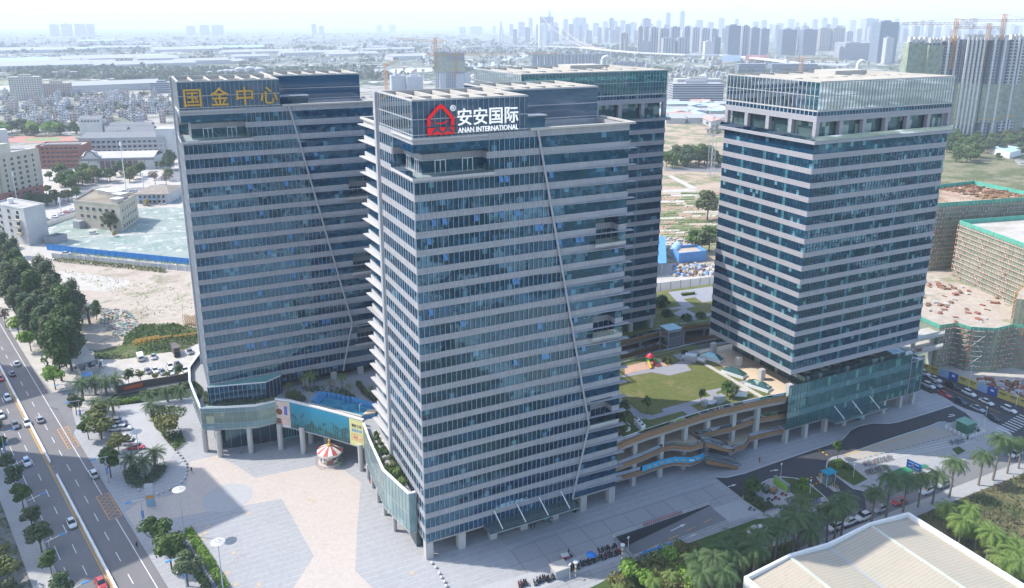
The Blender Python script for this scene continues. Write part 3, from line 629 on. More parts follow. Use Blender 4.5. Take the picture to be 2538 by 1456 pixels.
lay('back_street', TQ(2, 1, (400, 745), (760, 600), (1000, 470), (1340, 395), (1840, 400), (2200, 395), (2200, 440), (1700, 440), (1330, 480), (1080, 500), (740, 680), (425, 775)), -.205, ASPG)
lay('back_avenue', TQ(2, 1, (400, 480), (900, 400), (1500, 340), (1700, 230), (2100, 90), (2100, 300), (1850, 390), (1300, 400), (900, 440), (420, 520)), -.20, ASPG)
lay('back_car_park', TQ(2, 1, (1230, 340), (1830, 330), (1840, 380), (1040, 410)), -.195, SANDC)
# ground between the towers and to the right
lay('farm_ground', [(150, 150), (205, 120), (330, 190), (420, 330), (560, 520), (520, 640), (330, 470)], -.25, soil('farm_soil', ((.36, .27, .20), (.46, .36, .28), (.13, .17, .07)), .05, thr=(.45, .58)))
lay('yard_ground', [(110, 96), (200, 70), (250, 120), (170, 160)], -.24, SANDC)
lay('site_ground', [(187.5, 70), (192, -14), (330, -30), (420, 40), (330, 130), (200, 110)], -.05, SANDC)
lay('plots_ground', [(300, 150), (520, 160), (800, 420), (560, 520), (420, 330)], -.23, soil('plots', ((.16, .16, .09), (.26, .23, .15), (.07, .10, .04)), .05, thr=(.45, .56)))
# ------------------------------------------------------------------ custom survey tiles
VW = {1: (2420, 1500, 700/2538), 2: (0, 500, 760/2515), 3: (760, 1380, 900/2538), 4: (2600, 560, 260/512), 5: (3560, 1280, 488/1480), 6: (2880, 1780, 600/2538)}
def V(i, *pts, z=0.0):
    x0, y0, k = VW[i]; return [A((x0+a*k)/1.5956, (y0+b*k)/1.5956, z) for a, b in pts]
def VT(i, *pts, z=0.0): return xy(V(i, *pts, z=z))
WOOD = panels('wood_cladding', (.30, .17, .085), .9, .4, .14, .8); WOODF = M('tan_floor', (.46, .36, .25), .7, .2, var=.1); TANW = M('tan_shop_wall', (.24, .17, .11), .7, .3, var=.25, scale=.15)
TERR = tiles('terrace_paving', (.30, .30, .31), (.40, .40, .40), .5, .5, blotch=.3); PATH = tiles('roof_path', (.25, .255, .28), (.33, .33, .36), .45, .45, blotch=.15)
SOFF = M('soffit', (.35, .33, .30), .8, .2); TANP = M('sunny_tan_paving', (.58, .47, .34), .8, .2, var=.08); WATER = None
def seglen(pts):
    d = [0]
    for a, b in zip(pts, pts[1:]): d.append(d[-1]+math.hypot(b[0]-a[0], b[1]-a[1]))
    return d
def along(pts, step):
    d = seglen(pts); n = max(1, round(d[-1]/step)); out = []
    for i in range(n+1):
        s = d[-1]*i/n
        for k in range(len(pts)-1):
            if s <= d[k+1]+1e-6:
                u = (s-d[k])/max(1e-6, d[k+1]-d[k]); p = Vector(pts[k]).lerp(Vector(pts[k+1]), u); q = Vector(pts[k+1])-Vector(pts[k]); out.append((p.x, p.y, math.atan2(q.y, q.x))); break
    return out
def glass_front(t, pts, z0, z1, rows, step, name='glass_front', mm=None):
    for a, b, m in rows: MB().wall(pts, .12, a+.03, b-.03, m).build(name, t)
    b = MB()
    for x, y, ang in along(pts, step): b.obox(x, y, z0, .07, .26, z1-z0, ang, mm or STEEL)
    for a in sorted({r[0] for r in rows}|{rows[-1][1]}): b.wall(pts, .22, a-.04, a+.04, mm or STEEL)
    b.build('glazing_frame', t)
def columns(t, pts, z0, z1, r, m, rnd=True, d=None):
    for p in pts:
        b = MB()
        if rnd: b.tube((p[0], p[1], z0), (p[0], p[1], z1), r, r, m, 14)
        else: b.box(p[0]-r, p[1]-(d or r), z0, p[0]+r, p[1]+(d or r), z1, m)
        b.build('column', t)
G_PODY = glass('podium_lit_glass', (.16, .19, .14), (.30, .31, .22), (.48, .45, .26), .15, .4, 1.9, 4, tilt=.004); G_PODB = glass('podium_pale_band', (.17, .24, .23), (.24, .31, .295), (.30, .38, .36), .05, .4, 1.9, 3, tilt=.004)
# ---- podium with the pool terrace
pdk = thing('podium_building', 'curved glass podium on round columns under the golden-lettered tower, pool on its roof', 'building', (-20, 70, 0))
PF = [(-36.5, 105), (-40.3, 95), (-40.9, 85), (-40.2, 75.5), (-39.5, 66.4), (-33, 63.8), (-26, 61.4), (-20.9, 61.9)]; PS = [(-20.7, 62.3), (-17.3, 59.5), (-12.2, 53.4), (-7.0, 46.8), (-2.2, 40.3)]; PW = [(-2.5, 39.2), (-3.4, 30.0), (-4.2, 16.2), (-1.9, 4.7), (-.4, 4.7)]
deck = PF+PS[1:]+PW+[(-.45, 4.8), (-.45, 34.3), (14, 34.3), (18, 50), (18, 106)]
MB().prism(deck, 12.4, 12.98, SOFF, TERR).build('terrace_deck', pdk)
MB().prism([(x*.995, y) for x, y in PF]+PS[1:]+[(14, 40), (14, 104)], 7.6, 8.0, SOFF).build('soffit', pdk)
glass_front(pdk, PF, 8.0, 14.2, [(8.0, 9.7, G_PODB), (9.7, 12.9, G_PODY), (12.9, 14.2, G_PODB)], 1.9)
glass_front(pdk, PW[:-1], 4.5, 14.3, [(4.5, 9.0, G_PODB), (9.0, 14.3, G_PODB)], 1.5); glass_front(pdk, PW[-2:], 4.5, 14.3, [(4.5, 14.3, G_PODB)], 1.5)
MB().prism(PW+[(-.45, 39)], 4.1, 4.45, SOFF).build('soffit', pdk)
b = MB(); b.wall(PF, .55, 14.2, 14.55, WHITE); b.build('roof_edge', pdk); b = MB(); b.wall(PW, .55, 14.3, 14.62, WHITE); b.build('roof_edge', pdk)
b = MB(); b.wall(PS, .7, 14.6, 14.95, WHITE); b.build('roof_edge', pdk)
b = MB(); b.wall(PF[2:], .05, 14.56, 15.5, G_RAIL); b.build('railing', pdk)
columns(pdk, [(-39.2, 69.0), (-35.9, 64.4), (-28.1, 62.9), (-20.4, 61.2), (-15.2, 56.3), (-12.2, 60.8), (-8.4, 58.2), (-3.2, 41.0)], 0, 7.7, .75, CONC)
columns(pdk, [(-2.6, 36.5), (-2.7, 32.0), (-3.2, 25.5), (-3.3, 19.8), (-3.0, 12.9)], 0, 4.2, .5, CONC)
sw = VT(3, (300, 1120), (340, 1115), (500, 1095), (770, 1050), (980, 1012))
glass_front(pdk, [(-36.2, 75)]+sw, 0, 7.6, [(.02, 7.55, G_DARK)], 2.6, 'shop_front', FIN)
b = MB(); b.wall([sw[-1]]+VT(3, (1205, 965))+[(-5, 66), (2, 56), (6, 38)], .3, 0, 7.6, M('teal_shop_wall', (.10, .34, .34), .5, .4, var=.2)); b.build('shop_front', pdk)
b = MB()
for i in range(7): 
    p = Vector(sw[-1]).lerp(Vector(VT(3, (1205, 965))[0]), .1+.13*i); b.obox(p.x+.05, p.y-.25, .6, .55, .1, 5.2, -.02, G_DARK)
b.build('shop_window', pdk)
MB().box(-.35, 5.2, 0, 8, 33.6, 4.0, G_DARK).build('shop_front', pdk)
# lobby box on the terrace
lob = [(-36.9, 69.7), (-22.3, 66.0), (-17.9, 68.4), (-17.9, 70.2), (-36.9, 70.2)]
for a, c2 in ((lob[0], lob[1]), (lob[1], lob[2])):
    pass
glass_front(pdk, [(-37.0, 70.5)]+lob[:3]+[(-17.9, 70.4)], 13, 18.4, [(13.0, 18.3, G_BLUE)], 1.2, 'lobby_glass', FIN)
MB().prism(lob, 18.35, 18.6, WHITE, M('lobby_roof_green', (.16, .34, .30), .6, .3)).build('lobby_roof', pdk)
MB().box(-36.4, 74, 13, 12.7, 104, 15.55, G_DARK).build('shop_front', pdk)
columns(pdk, [(-10.8, 71.4), (-2.6, 71.4), (5.4, 71.4), (11.9, 71.4)], 13, 15.6, .8, CONC, False)
# ---- advertising screen wrapped round the corner of the podium
scr = thing('advertising_screen', 'long teal advertising screen between two posters on the podium edge over the carousel', 'screen', (-12, 53, 6.5))
def offs(pts, d):
    out = []
    for i, p in enumerate(pts):
        a = Vector(pts[max(0, i-1)]); c2 = Vector(pts[min(len(pts)-1, i+1)]); k = (c2-a).normalized(); out.append((p[0]+k.y*-d*-1*-1, p[1]+k.x*d*-1*-1*-1) if False else (p[0]-(-k.y)*d*1, p[1]-k.x*d))
    return out
PS1 = offs(PS, .30)
b = MB(); b.wall(PS, .45, 6.4, 14.58, STEEL); b.build('screen_frame', scr)
def screen_mat():
    t = NT('screen_scene'); p = t.pos(); s = t.n('SeparateXYZ'); t.l(p, s.inputs[0]); g = t.step(s.outputs[2], 7, 14.3)
    c = t.mix(g, (.015, .10, .11), (.015, .20, .33)); n1 = t.noise(p, .5, 5, .7); m1 = t.math('GREATER_THAN', t.math('ADD', n1, t.math('MULTIPLY', g, -.30)), .40)
    c = t.mix(m1, c, (.012, .035, .04)); bw = t.n('TexWave'); bw.inputs['Scale'].default_value = .9; bw.inputs['Distortion'].default_value = 2; t.l(p, bw.inputs['Vector'])
    c = t.mix(t.math('MULTIPLY', t.math('GREATER_THAN', bw.outputs[1], .8), .35), c, (.05, .40, .42)); m = t.set(c, .35, .4)
    t.l(c, t.b.inputs['Emission Color']); t.b.inputs['Emission Strength'].default_value = .02; return m
SCR = screen_mat()
PP = [Vector(p) for p in PS1]; 
q0 = [tuple(PP[0]), tuple(PP[1])]; b = MB(); b.wall(q0, .08, 6.8, 14.3, M('poster_food', (.62, .48, .40), .5, .3, var=.2, scale=.5, fine=1.2)); b.build('poster', scr)
b = MB()
d01 = (PP[1]-PP[0]).normalized(); nn = Vector((d01.y*-1*-1, -d01.x)); nn = Vector((d01.y, -d01.x))
def onposter(u, z, w, h, m, r=None):
    o = PP[0]+d01*u+nn*.06
    if r: b.add([(o.x+d01.x*r*math.cos(i*.52), o.y+d01.y*r*math.cos(i*.52), z+r*math.sin(i*.52)) for i in range(12)], [tuple(range(12))], m)
    else: b.add([(o.x, o.y, z), (o.x+d01.x*w, o.y+d01.y*w, z), (o.x+d01.x*w, o.y+d01.y*w, z+h), (o.x, o.y, z+h)], [(0, 1, 2, 3)], m)
BR = M('poster_brown', (.20, .07, .03), .6, .3); onposter(1.1, 11.2, 0, 0, M('poster_dark', (.10, .05, .04), .6, .3), .95); nn = nn*1.2; onposter(1.1, 11.2, 0, 0, BR, .7); onposter(2.6, 10.4, 1.0, 2.6, M('poster_blue', (.10, .14, .40), .6, .3)); onposter(.2, 7.6, 1.3, 1.6, BR); onposter(2.0, 7.4, 2.0, 1.7, M('poster_pink', (.66, .46, .38), .6, .3)); onposter(.1, 6.85, 4.1, .4, WHITE); b.build('poster_picture', scr)
b = MB(); b.wall([tuple(PP[1]), tuple(PP[2]), tuple(PP[3]), tuple(PP[3].lerp(PP[4], .42))], .08, 6.8, 14.3, SCR); b.build('display', scr)
YEL = M('poster_yellow', (.66, .62, .26), .5, .3, var=.06); e0 = PP[3].lerp(PP[4], .45); b = MB(); b.wall([tuple(e0), tuple(PP[4])], .08, 6.8, 14.3, YEL); b.build('poster', scr)
d34 = (PP[4]-e0).normalized(); n34 = Vector((d34.y, -d34.x)); ax = Vector((d34.x, d34.y, 0))
def pt(u, z): o = e0+d34*u+n34*.07; return (o.x, o.y, z)
for tx, u, z, sz, m, wd in (('美好工作', .75, 12.2, 1.0, M('ink_dark', (.03, .02, .05), .6, .3), 3.2), ('由此开启', .75, 10.9, 1.0, M('ink_blue', (.05, .30, .60), .6, .3), 3.2), ('48', 1.0, 8.7, 1.5, M('ink_pink', (.70, .10, .16), .6, .3), 1.6)):
    put_text(tx, sz, m, pt(u, z), scr, 'lettering', .01, .012, ax, Vector((0, 0, 1)), wd)
b = MB(); INKP = MATS['ink_pink']
for (u0, z0, u1, z1) in ((.6, 8.3, 4.0, 8.4), (.6, 10.1, 4.0, 10.2), (.6, 8.3, .7, 10.2), (3.9, 8.3, 4.0, 10.2), (2.9, 9.0, 3.7, 9.15), (2.9, 8.75, 3.6, 8.85), (1.0, 9.95, 2.0, 10.0)): p, q = pt(u0, z0), pt(u1, z1); b.add([p, (q[0], q[1], p[2]), q, (p[0], p[1], q[2])], [(0, 1, 2, 3)], INKP)
b.build('price_frame', scr)
# ---- pool and planting of the terrace
POOLB = panels('pool_tile_blue', (.07, .27, .50), .5, .5, .12, .9)
pool = thing('swimming_pool', 'blue tiled swimming pool with steps on the podium terrace behind the screen', 'pool', (-2, 52, 13))
wt = NT('pool_water'); wn_ = wt.noise(wt.pos(), .5, 4, .6); wt.set(wt.mix(wt.step(wn_, .35, .65), (.02, .17, .30), (.06, .32, .42)), .08, .6); wt.bump(wt.noise(wt.pos(), 2.2, 3), .25, .1)
pl = [(-12.6, 57.4), (-9.2, 60.9), (-7.4, 58.9), (3.4, 45.3), (1.9, 43.6), (-1.6, 43.9)]
MB().prism(pl, 12.99, 13.9, POOLB, wt.mat).build('water', pool)
b = MB(); zz = [(-9.4, 61.2)]
for i in range(6): u = i/6; p = Vector((-7.6, 59.6)).lerp(Vector((-1.4, 52.4)), u); zz += [(p.x, p.y), (p.x+.75, p.y+.1)]
zz += [(3.8, 45.9)]; b.wall(zz, .45, 13, 15.0, POOLB); b.build('back_wall', pool)
b = MB(); b.wall([(-12.8, 57.2), (-1.7, 43.6)], .7, 13, 14.15, ROOFC); b.build('pool_edge', pool)
b = MB()
for i in range(6): p = Vector((-12.2, 57.9)).lerp(Vector((-10.4, 55.9)), i/6); b.obox(p.x+1.5, p.y+1.4, 13.9+.14*(6-i), 4.2, .35, .06, rad(46), M('step_blue', (.10, .34, .66), .5, .3))
b.build('steps', pool)
MB().prism([(-1.4, 44.1), (1.8, 43.7), (3.2, 45.0), (.6, 46.2)], 13.91, 14.3, TANP).build('sun_deck', pool)
t = thing('shower_post', 'white poolside shower post at the near end of the pool', 'shower', (-1.5, 46.5, 13.9)); MB().path([(-1.5, 46.5, 13.9), (-1.5, 46.5, 16.1), (-1.2, 46.2, 16.4)], .08, WHITE).build('pole', t); MB().ball((-1.1, 46.1, 16.3), .18, .18, .06, WHITE).build('shower_head', t)
# ---- mall between the red-logo tower and the free-standing tower
mall = thing('mall_building', 'open fronted mall with curved wood clad balconies and a lawn roof', 'building', (78, 20, 0))
L3 = [(49.6, .9), (53, 2.0), (60, 2.8), (67, 3.2), (76, 3.8), (84, 4.0), (92, 3.6), (100, 3.0), (106.2, 2.3)]
deckm = L3+[(106.2, 40.7), (49.6, 40.7), (49.6, 34.2), (49.6, 6)]
MB().prism(deckm, 12.9, 14.55, SOFF, LAWNM).build('roof_slab', mall)
b = MB(); b.wall(L3, .5, 13.5, 14.72, WOOD); b.build('wood_fascia', mall); b = MB(); b.wall([(x, y+.5) for x, y in L3], .5, 12.4, 13.48, SPAN); b.build('fascia', mall)
b = MB(); b.wall([(x, y+.25) for x, y in L3], 0.05, 14.73, 15.8, G_RAIL); b.wall([(x, y+.25) for x, y in L3], 0.1, 15.8, 15.86, WHITE); b.build('railing', mall)
b = MB(); b.wall([(49.6, 40.6), (78, 40.6), (101.5, 40.9), (114, 40.7)], .4, 13.0, 14.9, ROOFC); b.build('roof_edge', mall)
b = MB(); b.wall([(49.6, 40.3), (78, 40.3), (101.5, 40.6), (114, 40.4)], .05, 14.91, 15.9, G_RAIL); b.build('railing', mall)
E1 = VT(1, (65, 1400), (400, 1310), (600, 1240), (870, 1165), (1000, 1168), (1130, 1175), (1300, 1112), z=4.2); E1 = [(49.6, E1[0][1])]+E1[1:]
E1b = VT(1, (1690, 1010), (1760, 985), (1890, 935), (1925, 905), (1975, 830), (2120, 790), (2490, 705), z=4.2)
E2 = VT(1, (65, 1245), (420, 1110), (760, 960), (870, 940), (1130, 965), (1300, 915), z=8.6); E2 = [(49.6, E2[0][1])]+E2[1:]
E2b = VT(1, (1190, 800), (1500, 735), (1700, 690), (2000, 585), (2100, 560), (2500, 490), z=8.6)
def floor_slab(e, z, back, x1=None):
    poly = e+[(e[-1][0], back), (e[0][0], back)]
    MB().prism(poly, z-.5, z-.02, SOFF, WOODF).build('floor_slab', mall)
    b = MB(); b.wall(e, .35, z-1.0, z+.08, WOOD); b.build('wood_fascia', mall)
    b = MB(); b.wall([(x, y+.4) for x, y in e], .3, z-1.6, z-1.02, SPAN); b.build('fascia', mall)
    b = MB(); b.wall([(x, y+.12) for x, y in e], .05, z+.09, z+1.1, G_RAIL); b.wall([(x, y+.12) for x, y in e], .08, z+1.1, z+1.15, STEEL); b.build('railing', mall)
floor_slab(E1, 4.2, 16); floor_slab(E1b, 4.2, 16); floor_slab(E2, 8.6, 16); floor_slab(E2b, 8.6, 16)
MB().box(E1[-1][0]+.1, 5.5, 3.7, E1b[0][0]-.1, 16, 4.18, WOODF).build('floor_slab', mall)
columns(mall, [(57.2, 4.2), (65.7, 4.4), (73.5, 4.7), (89.7, 4.6), (97.8, 4.2), (81.5, 5.4)], 0, 12.9, .6, CONC, False, .6)
MB().box(49.7, 15.8, 0, 106.1, 16.4, 12.9, TANW).build('back_wall', mall)
b = MB()
for i in range(14):
    for z in (.1, 4.4, 8.8): b.box(50.5+i*4, 15.6, z, 53.6+i*4, 15.79, z+2.8, G_DARK)
b.build('shop_window', mall)
def escalator(p, q, z0, z1, name='escalator'):
    t = thing('escalator', 'escalator with wood clad flanks from the plaza up to the first mall balcony' if z0 < 1 else 'upper escalator with wood clad flanks between the two mall balconies', 'escalator', (p[0], p[1], z0))
    d = (Vector(q)-Vector(p)).normalized(); k = Vector((-d.y, d.x))
    for s in (-1.5, 1.5):
        a, c2 = Vector(p)+k*s, Vector(q)+k*s; b = MB(); b.wall([a, c2], .18, [z0, z1-1.1], [z0+1.0, z1+.1], WOOD); b.build('flank', t)
        b = MB(); b.wall([a-d*.8, a, c2, c2+d*.8], .05, [z0+.05, z0+1.02, z1+.12, z1+.12], [z0+.9, z0+1.9, z1+1.1, z1+1.1], G_RAIL); b.path([(*(a-d*.8), z0+.95), (*a, z0+1.95), (*c2, z1+1.15), (*(c2+d*.8), z1+1.15)], .07, BLACK); b.build('balustrade', t)
    b = MB(); n = 16
    for i in range(n):
        u = (i+.5)/n; c3 = Vector(p).lerp(Vector(q), u); b.obox(c3.x, c3.y, z0+(z1-z0)*i/n+.3, (Vector(q)-Vector(p)).length/n, 2.6, .35, math.atan2(d.y, d.x), STEEL)
    b.build('steps', t)
escalator((86.6, -.8), (77.4, 1.2), 0, 4.2); escalator((85.4, .9), (77.6, 2.2), 4.2, 8.6)
bn = thing('banner', 'long bright blue advertising banner hung along the lower wood balcony', 'banner', (68, 2, 4.2))
bpts = VT(1, (420, 1300), (740, 1195), (890, 1165), (1130, 1172), (1300, 1112), z=4.25); bpts = [(x, y-.3) for x, y in bpts]
b = MB(); b.wall(bpts, .06, 4.05, 5.6, M('banner_blue', (.03, .38, .62), .6, .3, var=.12, fine=1.0)); b.build('cloth', bn)
b = MB(); INKO = M('banner_orange', (.62, .42, .18), .6, .3)
for x, y, a in along(bpts, 2.1)[1:-1]: b.obox(x, y-.06, 4.6, 1.2, .05, .35, a, INKO if int(x) % 2 else WHITE)
b.build('print', bn)
# roof garden of the mall
def roofpath(pts, z=14.55, i=1): return VT(i, *pts, z=z)
b = MB(); P1 = roofpath([(105, 250), (400, 470), (480, 500), (540, 495), (560, 515), (740, 465), (705, 425), (1280, 265), (1420, 235), (1330, 165), (1600, 110), (1810, 30), (1950, 0), (1990, 60), (1860, 100), (1800, 80), (1600, 130), (1480, 185), (1560, 250), (1420, 300), (1125, 370), (1240, 450), (1400, 415), (1440, 440), (1000, 615), (920, 550), (1080, 500), (1010, 450), (540, 580), (480, 560), (400, 570), (100, 400)])
b.sheet(P1, 14.565, PATH); b.build('garden_path', mall)
P2 = Q(3, 3, (1075, 830), (1300, 790), (1380, 775), (1560, 808), (1780, 755), (1730, 705), (1790, 690), (1690, 630), (1770, 620), (1970, 560), (1975, 525), (1690, 580), (1590, 605), (1680, 660), (1580, 710), (1380, 730), (1200, 780), (1075, 810), z=14.55); b = MB(); b.sheet(xy(P2), 14.565, PATH); b.build('garden_path', mall)
b = MB(); b.sheet(xy(Q(3, 3, (1115, 720), (1460, 635), (1585, 705), (1380, 735), (1118, 798), z=14.55)), 14.57, M('play_floor_salmon', (.50, .32, .24), .85, .2)); b.build('play_floor', mall)
b = MB(); b.prism([(103.4, 3.9), (120, 3.9), (120, 37), (103.4, 37)], 14.0, 14.8, TANP); b.build('tower_plinth', mall)
b = MB(); P3 = xy(Q(3, 3, (1920, 700), (2520, 1050), z=14.55)); b.wall(P3, 1.3, 14.5, 14.75, ROOFC); b.build('garden_path', mall)
for x, y, a in along(xy(Q(3, 3, (1100, 1080), (1260, 1190), z=14)), 2.2)+along(xy(Q(3, 3, (1540, 1140), (1880, 1060), z=14)), 2.2)+along(xy(Q(3, 3, (1620, 1160), (1940, 1150), z=14)), 2.2)+along(xy(Q(3, 3, (1440, 755), (1750, 720), z=14)), 2.2): pass
# ---- glass podium front of the right tower
rb = thing('glass_base_building', 'green glass podium and entrance under the right tower facing the service road', 'building', (130, 10, 0))
F = [(106.25, 1.55), (155.4, 1.55)]; F2 = [(155.4, 1.2), (161.2, 1.2), (161.2, 30)]
G_BASE = glass('green_base_glass', (.03, .09, .09), (.07, .18, .17), (.16, .34, .26), .1, .4, 1.12, 2.2)
G_BASB = glass('green_base_band', (.10, .20, .21), (.15, .27, .28), (.2, .33, .33), .04, .4, 1.12, 4)
glass_front(rb, F, 4.8, 17.9, [(4.8, 8.2, G_BASE), (8.2, 9.9, G_BASB), (9.9, 13.4, G_BASE), (13.4, 15.1, G_BASB), (15.1, 17.9, G_BASE)], 1.12, mm=M('thin_green_frame', (.06, .13, .13), .5, .4))
glass_front(rb, F2, 4.8, 15.4, [(4.8, 10, G_BASE), (10, 15.4, G_BASE)], 2.6)
MB().box(106.3, 1.7, 4.3, 155.3, 34, 4.75, SOFF).box(155.5, 1.3, 4.4, 161.1, 30, 4.75, SOFF).build('soffit', rb)
MB().box(155.5, 1.3, 14.4, 161.1, 30, 14.9, ROOFD).build('roof', rb)
b = MB(); b.wall(F2, .06, 15.45, 16.6, G_RAIL); b.build('railing', rb)
columns(rb, [(107.5, 2.6), (114.7, 2.4), (122.4, 2.4), (130.4, 2.6), (138.4, 2.9), (147.0, 2.7), (154.6, 2.9), (160.4, 3.0)], 0, 4.3, .55, CONC, False, .7)
MB().box(108, 9, 0, 154, 33, 4.3, G_DARK).build('shop_front', rb)
for i in range(3): MB().box(156.3+i*1.6, 5, 14.95, 157.5+i*1.6, 6.2, 16.3, WHITE).build('air_conditioner', rb)
G_CANOPY = clear('canopy_glass', (.75, .92, .90), .03, (.10, .19, .19, .45))
def canopy(x0, x1, y0, y1, z, cols, n, label):
    t = thing('glass_canopy', label, 'canopy', ((x0+x1)/2, y1, 0))
    MB().box(x0, y0, z, x1, y1, z+.05, G_CANOPY).build('glass_roof', t)
    b = MB(); b.box(x0, y0, z-.2, x1, y0+.15, z-.01, STEEL).box(x0, y1-.2, z-.2, x1, y1-.05, z-.01, STEEL)
    for i in range(n+1): x = x0+.05+(x1-x0-.2)*i/n; b.box(x, y0+.16, z-.18, x+.12, y1-.21, z-.01, FIN)
    b.build('frame', t)
    for i in range(cols): x = x0+(x1-x0)*(i+.5)/cols; MB().tube((x, y1-.02, z+2.7), (x+.5, y0+.5, z+.1), .14, .14, WHITE, 6).build('tie_rod', t)
canopy(121.0, 142.5, -2.6, 1.5, 5.2, 3, 14, 'glass entrance canopy with three white tie rods under the right tower')
canopy(13.5, 36.5, -4.2, -.1, 4.9, 4, 12, 'glass entrance canopy with white tie rods at the foot of the red-logo tower')
# ground floor of the red-logo tower
gb = thing('ground_floor_arcade', 'square pale columns and dark shop fronts under the red-logo tower', 'arcade', (24, 10, 0))
MB().box(.1, .1, 4.0, 49.2, 33.9, 4.36, SOFF).build('soffit', gb)
columns(gb, [(.9, .9), (8.6, .9), (16.4, .9), (24.2, .9), (32.5, .9), (40.2, .9), (48.3, .9)], 0, 4.0, .85, CONC, False)
MB().box(1.6, 6.2, 0, 48.2, 33, 4.0, G_DARK).build('shop_front', gb)
put_text('心明佳艺术中心', 1.2, M('letter_pale_blue', (.45, .62, .70), .5, .3), (16.6, -.33, 7.9), None, 'wall_lettering'); o = bpy.data.objects['wall_lettering']; tag(o, 'pale blue lettering low on the front of the red-logo tower, above its canopy', 'sign')
# ---- podium under the back tower
cp = thing('podium_building', 'garden roofed podium under the half hidden back tower', 'building', (110, 80, 0))
CF = [(50, 55), (70, 54.5), (87, 54.9), (98, 55.8), (106, 56.4), (112, 57.0), (124, 55), (150, 54)]
MB().prism(CF+[(170, 62), (170, 86), (150, 88), (50, 96)], 12.4, 14.1, SOFF, LAWNM).build('roof_slab', cp)
for z in (14.2, 9.2, 4.8):
    e = CF if z > 14 else [(x, y+.4) for x, y in CF]
    b = MB(); b.wall(e, .4, z-1.2, z, WOOD); b.build('wood_fascia', cp); b = MB(); b.wall([(x, y+.5) for x, y in e], .4, z-2.2, z-1.22, SPAN); b.build('fascia', cp)
    b = MB(); b.wall([(x, y+.2) for x, y in e], .05, z+.02, z+1.1, G_RAIL); b.build('railing', cp)
    if z < 14: MB().prism([(x, y+.25) for x, y in CF]+[(150, 64), (50, 64)], z-.5, z-.1, SOFF, WOODF).build('floor_slab', cp)
MB().box(50, 63.6, 0, 165, 64.2, 12.4, TANW).build('back_wall', cp)
columns(cp, [(60+i*9, 56.8) for i in range(11)], 0, 12.4, .5, CONC)
columns(cp, [(54, 61.2), (62, 61.2), (70, 61.2), (78, 61.2), (86, 61.2), (94.8, 61.2), (103.2, 61.2)], 14.1, 17.6, .7, CONC, False)
MB().box(56, 64, 14.11, 100, 90, 17.6, G_DARK).build('lobby', cp)
for pts in (((80, 1170), (430, 1125), (425, 1240), (350, 1250), (290, 1210), (200, 1225), (290, 1280), (215, 1300), (310, 1345), (420, 1330), (420, 1350), (240, 1400), (180, 1395), (190, 1370), (120, 1335), (190, 1300), (75, 1310), (70, 1295), (185, 1280)),):
    b = MB(); b.sheet(VT(4, *pts, z=14.1), 14.12, PATH); b.build('garden_path', cp)
b = MB(); P = VT(4, (180, 1190), (290, 1180), (290, 1188), (190, 1200), z=14.1); b.prism(P, 14.13, 14.9, LAWND); b.build('planter_hedge', cp)
lt = thing('lift_tower', 'free-standing glass lift tower in the courtyard between the mall roofs', 'lift tower', (104, 50, 0))
b = MB(); b.wall(rect(101.2, 48.6, 106.2, 53.0), .1, 0, 17.6, G_CLEAR, True); b.build('glass_shaft', lt)
b = MB()
for x in (101.2, 106.2):
    for y in (48.6, 53.0): b.box(x-.15, y-.15, 0, x+.15, y+.15, 17.6, STEEL)
for z in (4, 8, 12, 15): b.wall(rect(101.2, 48.6, 106.2, 53.0), .2, z, z+.25, STEEL, True)
b.build('frame', lt); MB().box(100.9, 48.3, 17.62, 106.5, 53.3, 17.9, G_PODB).build('roof', lt); MB().box(102.4, 49.8, 0, 105, 51.8, 14, G_TEAL).build('lift_car', lt)
# ------------------------------------------------------------------ trees and plants
def leaf_mat(name, a, b, c, rough=.6):
    t = NT(name); o = t.obj(); n1 = t.noise(o, .9, 4, .7); n2 = t.noise(o, 3.5, 2); oi = t.n('ObjectInfo')
    k = t.math('ADD', t.math('MULTIPLY', n1, .6), t.math('MULTIPLY', n2, .4)); col = t.mix(t.step(k, .36, .64), a, b); col = t.mix(t.math('MULTIPLY', oi.outputs['Random'], .55), col, c)
    t.set(col, rough, .25); d = t.n('BsdfTranslucent'); t.l(col, d.inputs[0]); mx = t.n('MixShader', _0=.25); t.l(t.b.outputs[0], mx.inputs[1]); t.l(d.outputs[0], mx.inputs[2]); t.l(mx.outputs[0], t.out.inputs[0])
    MATS[name] = t.mat; return t.mat
BARK = M('bark', (.13, .10, .075), .9, .1, var=.3, world=False, scale=2); BARKP = M('palm_bark', (.24, .21, .18), .9, .1, var=.25, world=False, scale=2)
LF = {'green': leaf_mat('leaf_green', (0.041, 0.087, 0.022), (0.101, 0.180, 0.043), (0.115, 0.165, 0.041)), 'dark': leaf_mat('leaf_dark', (.050, .092, .042), (.115, .175, .078), (.17, .17, .085)), 'lime': leaf_mat('leaf_lime', (0.121, 0.225, 0.034), (0.243, 0.390, 0.061), (0.203, 0.315, 0.054)),
      'olive': leaf_mat('leaf_olive', (0.101, 0.128, 0.041), (0.189, 0.217, 0.074), (0.230, 0.210, 0.068)), 'yellow': leaf_mat('leaf_yellow', (0.297, 0.240, 0.041), (0.513, 0.405, 0.068), (0.405, 0.375, 0.081)), 'palm': leaf_mat('leaf_palm', (0.041, 0.087, 0.032), (0.101, 0.173, 0.061), (0.121, 0.165, 0.068)), 'brown': leaf_mat('leaf_brown', (0.135, 0.112, 0.081), (0.216, 0.180, 0.121), (0.176, 0.150, 0.108)), 'palmy': leaf_mat('leaf_palm_sunny', (0.101, 0.165, 0.034), (0.203, 0.300, 0.068), (0.216, 0.285, 0.095))}
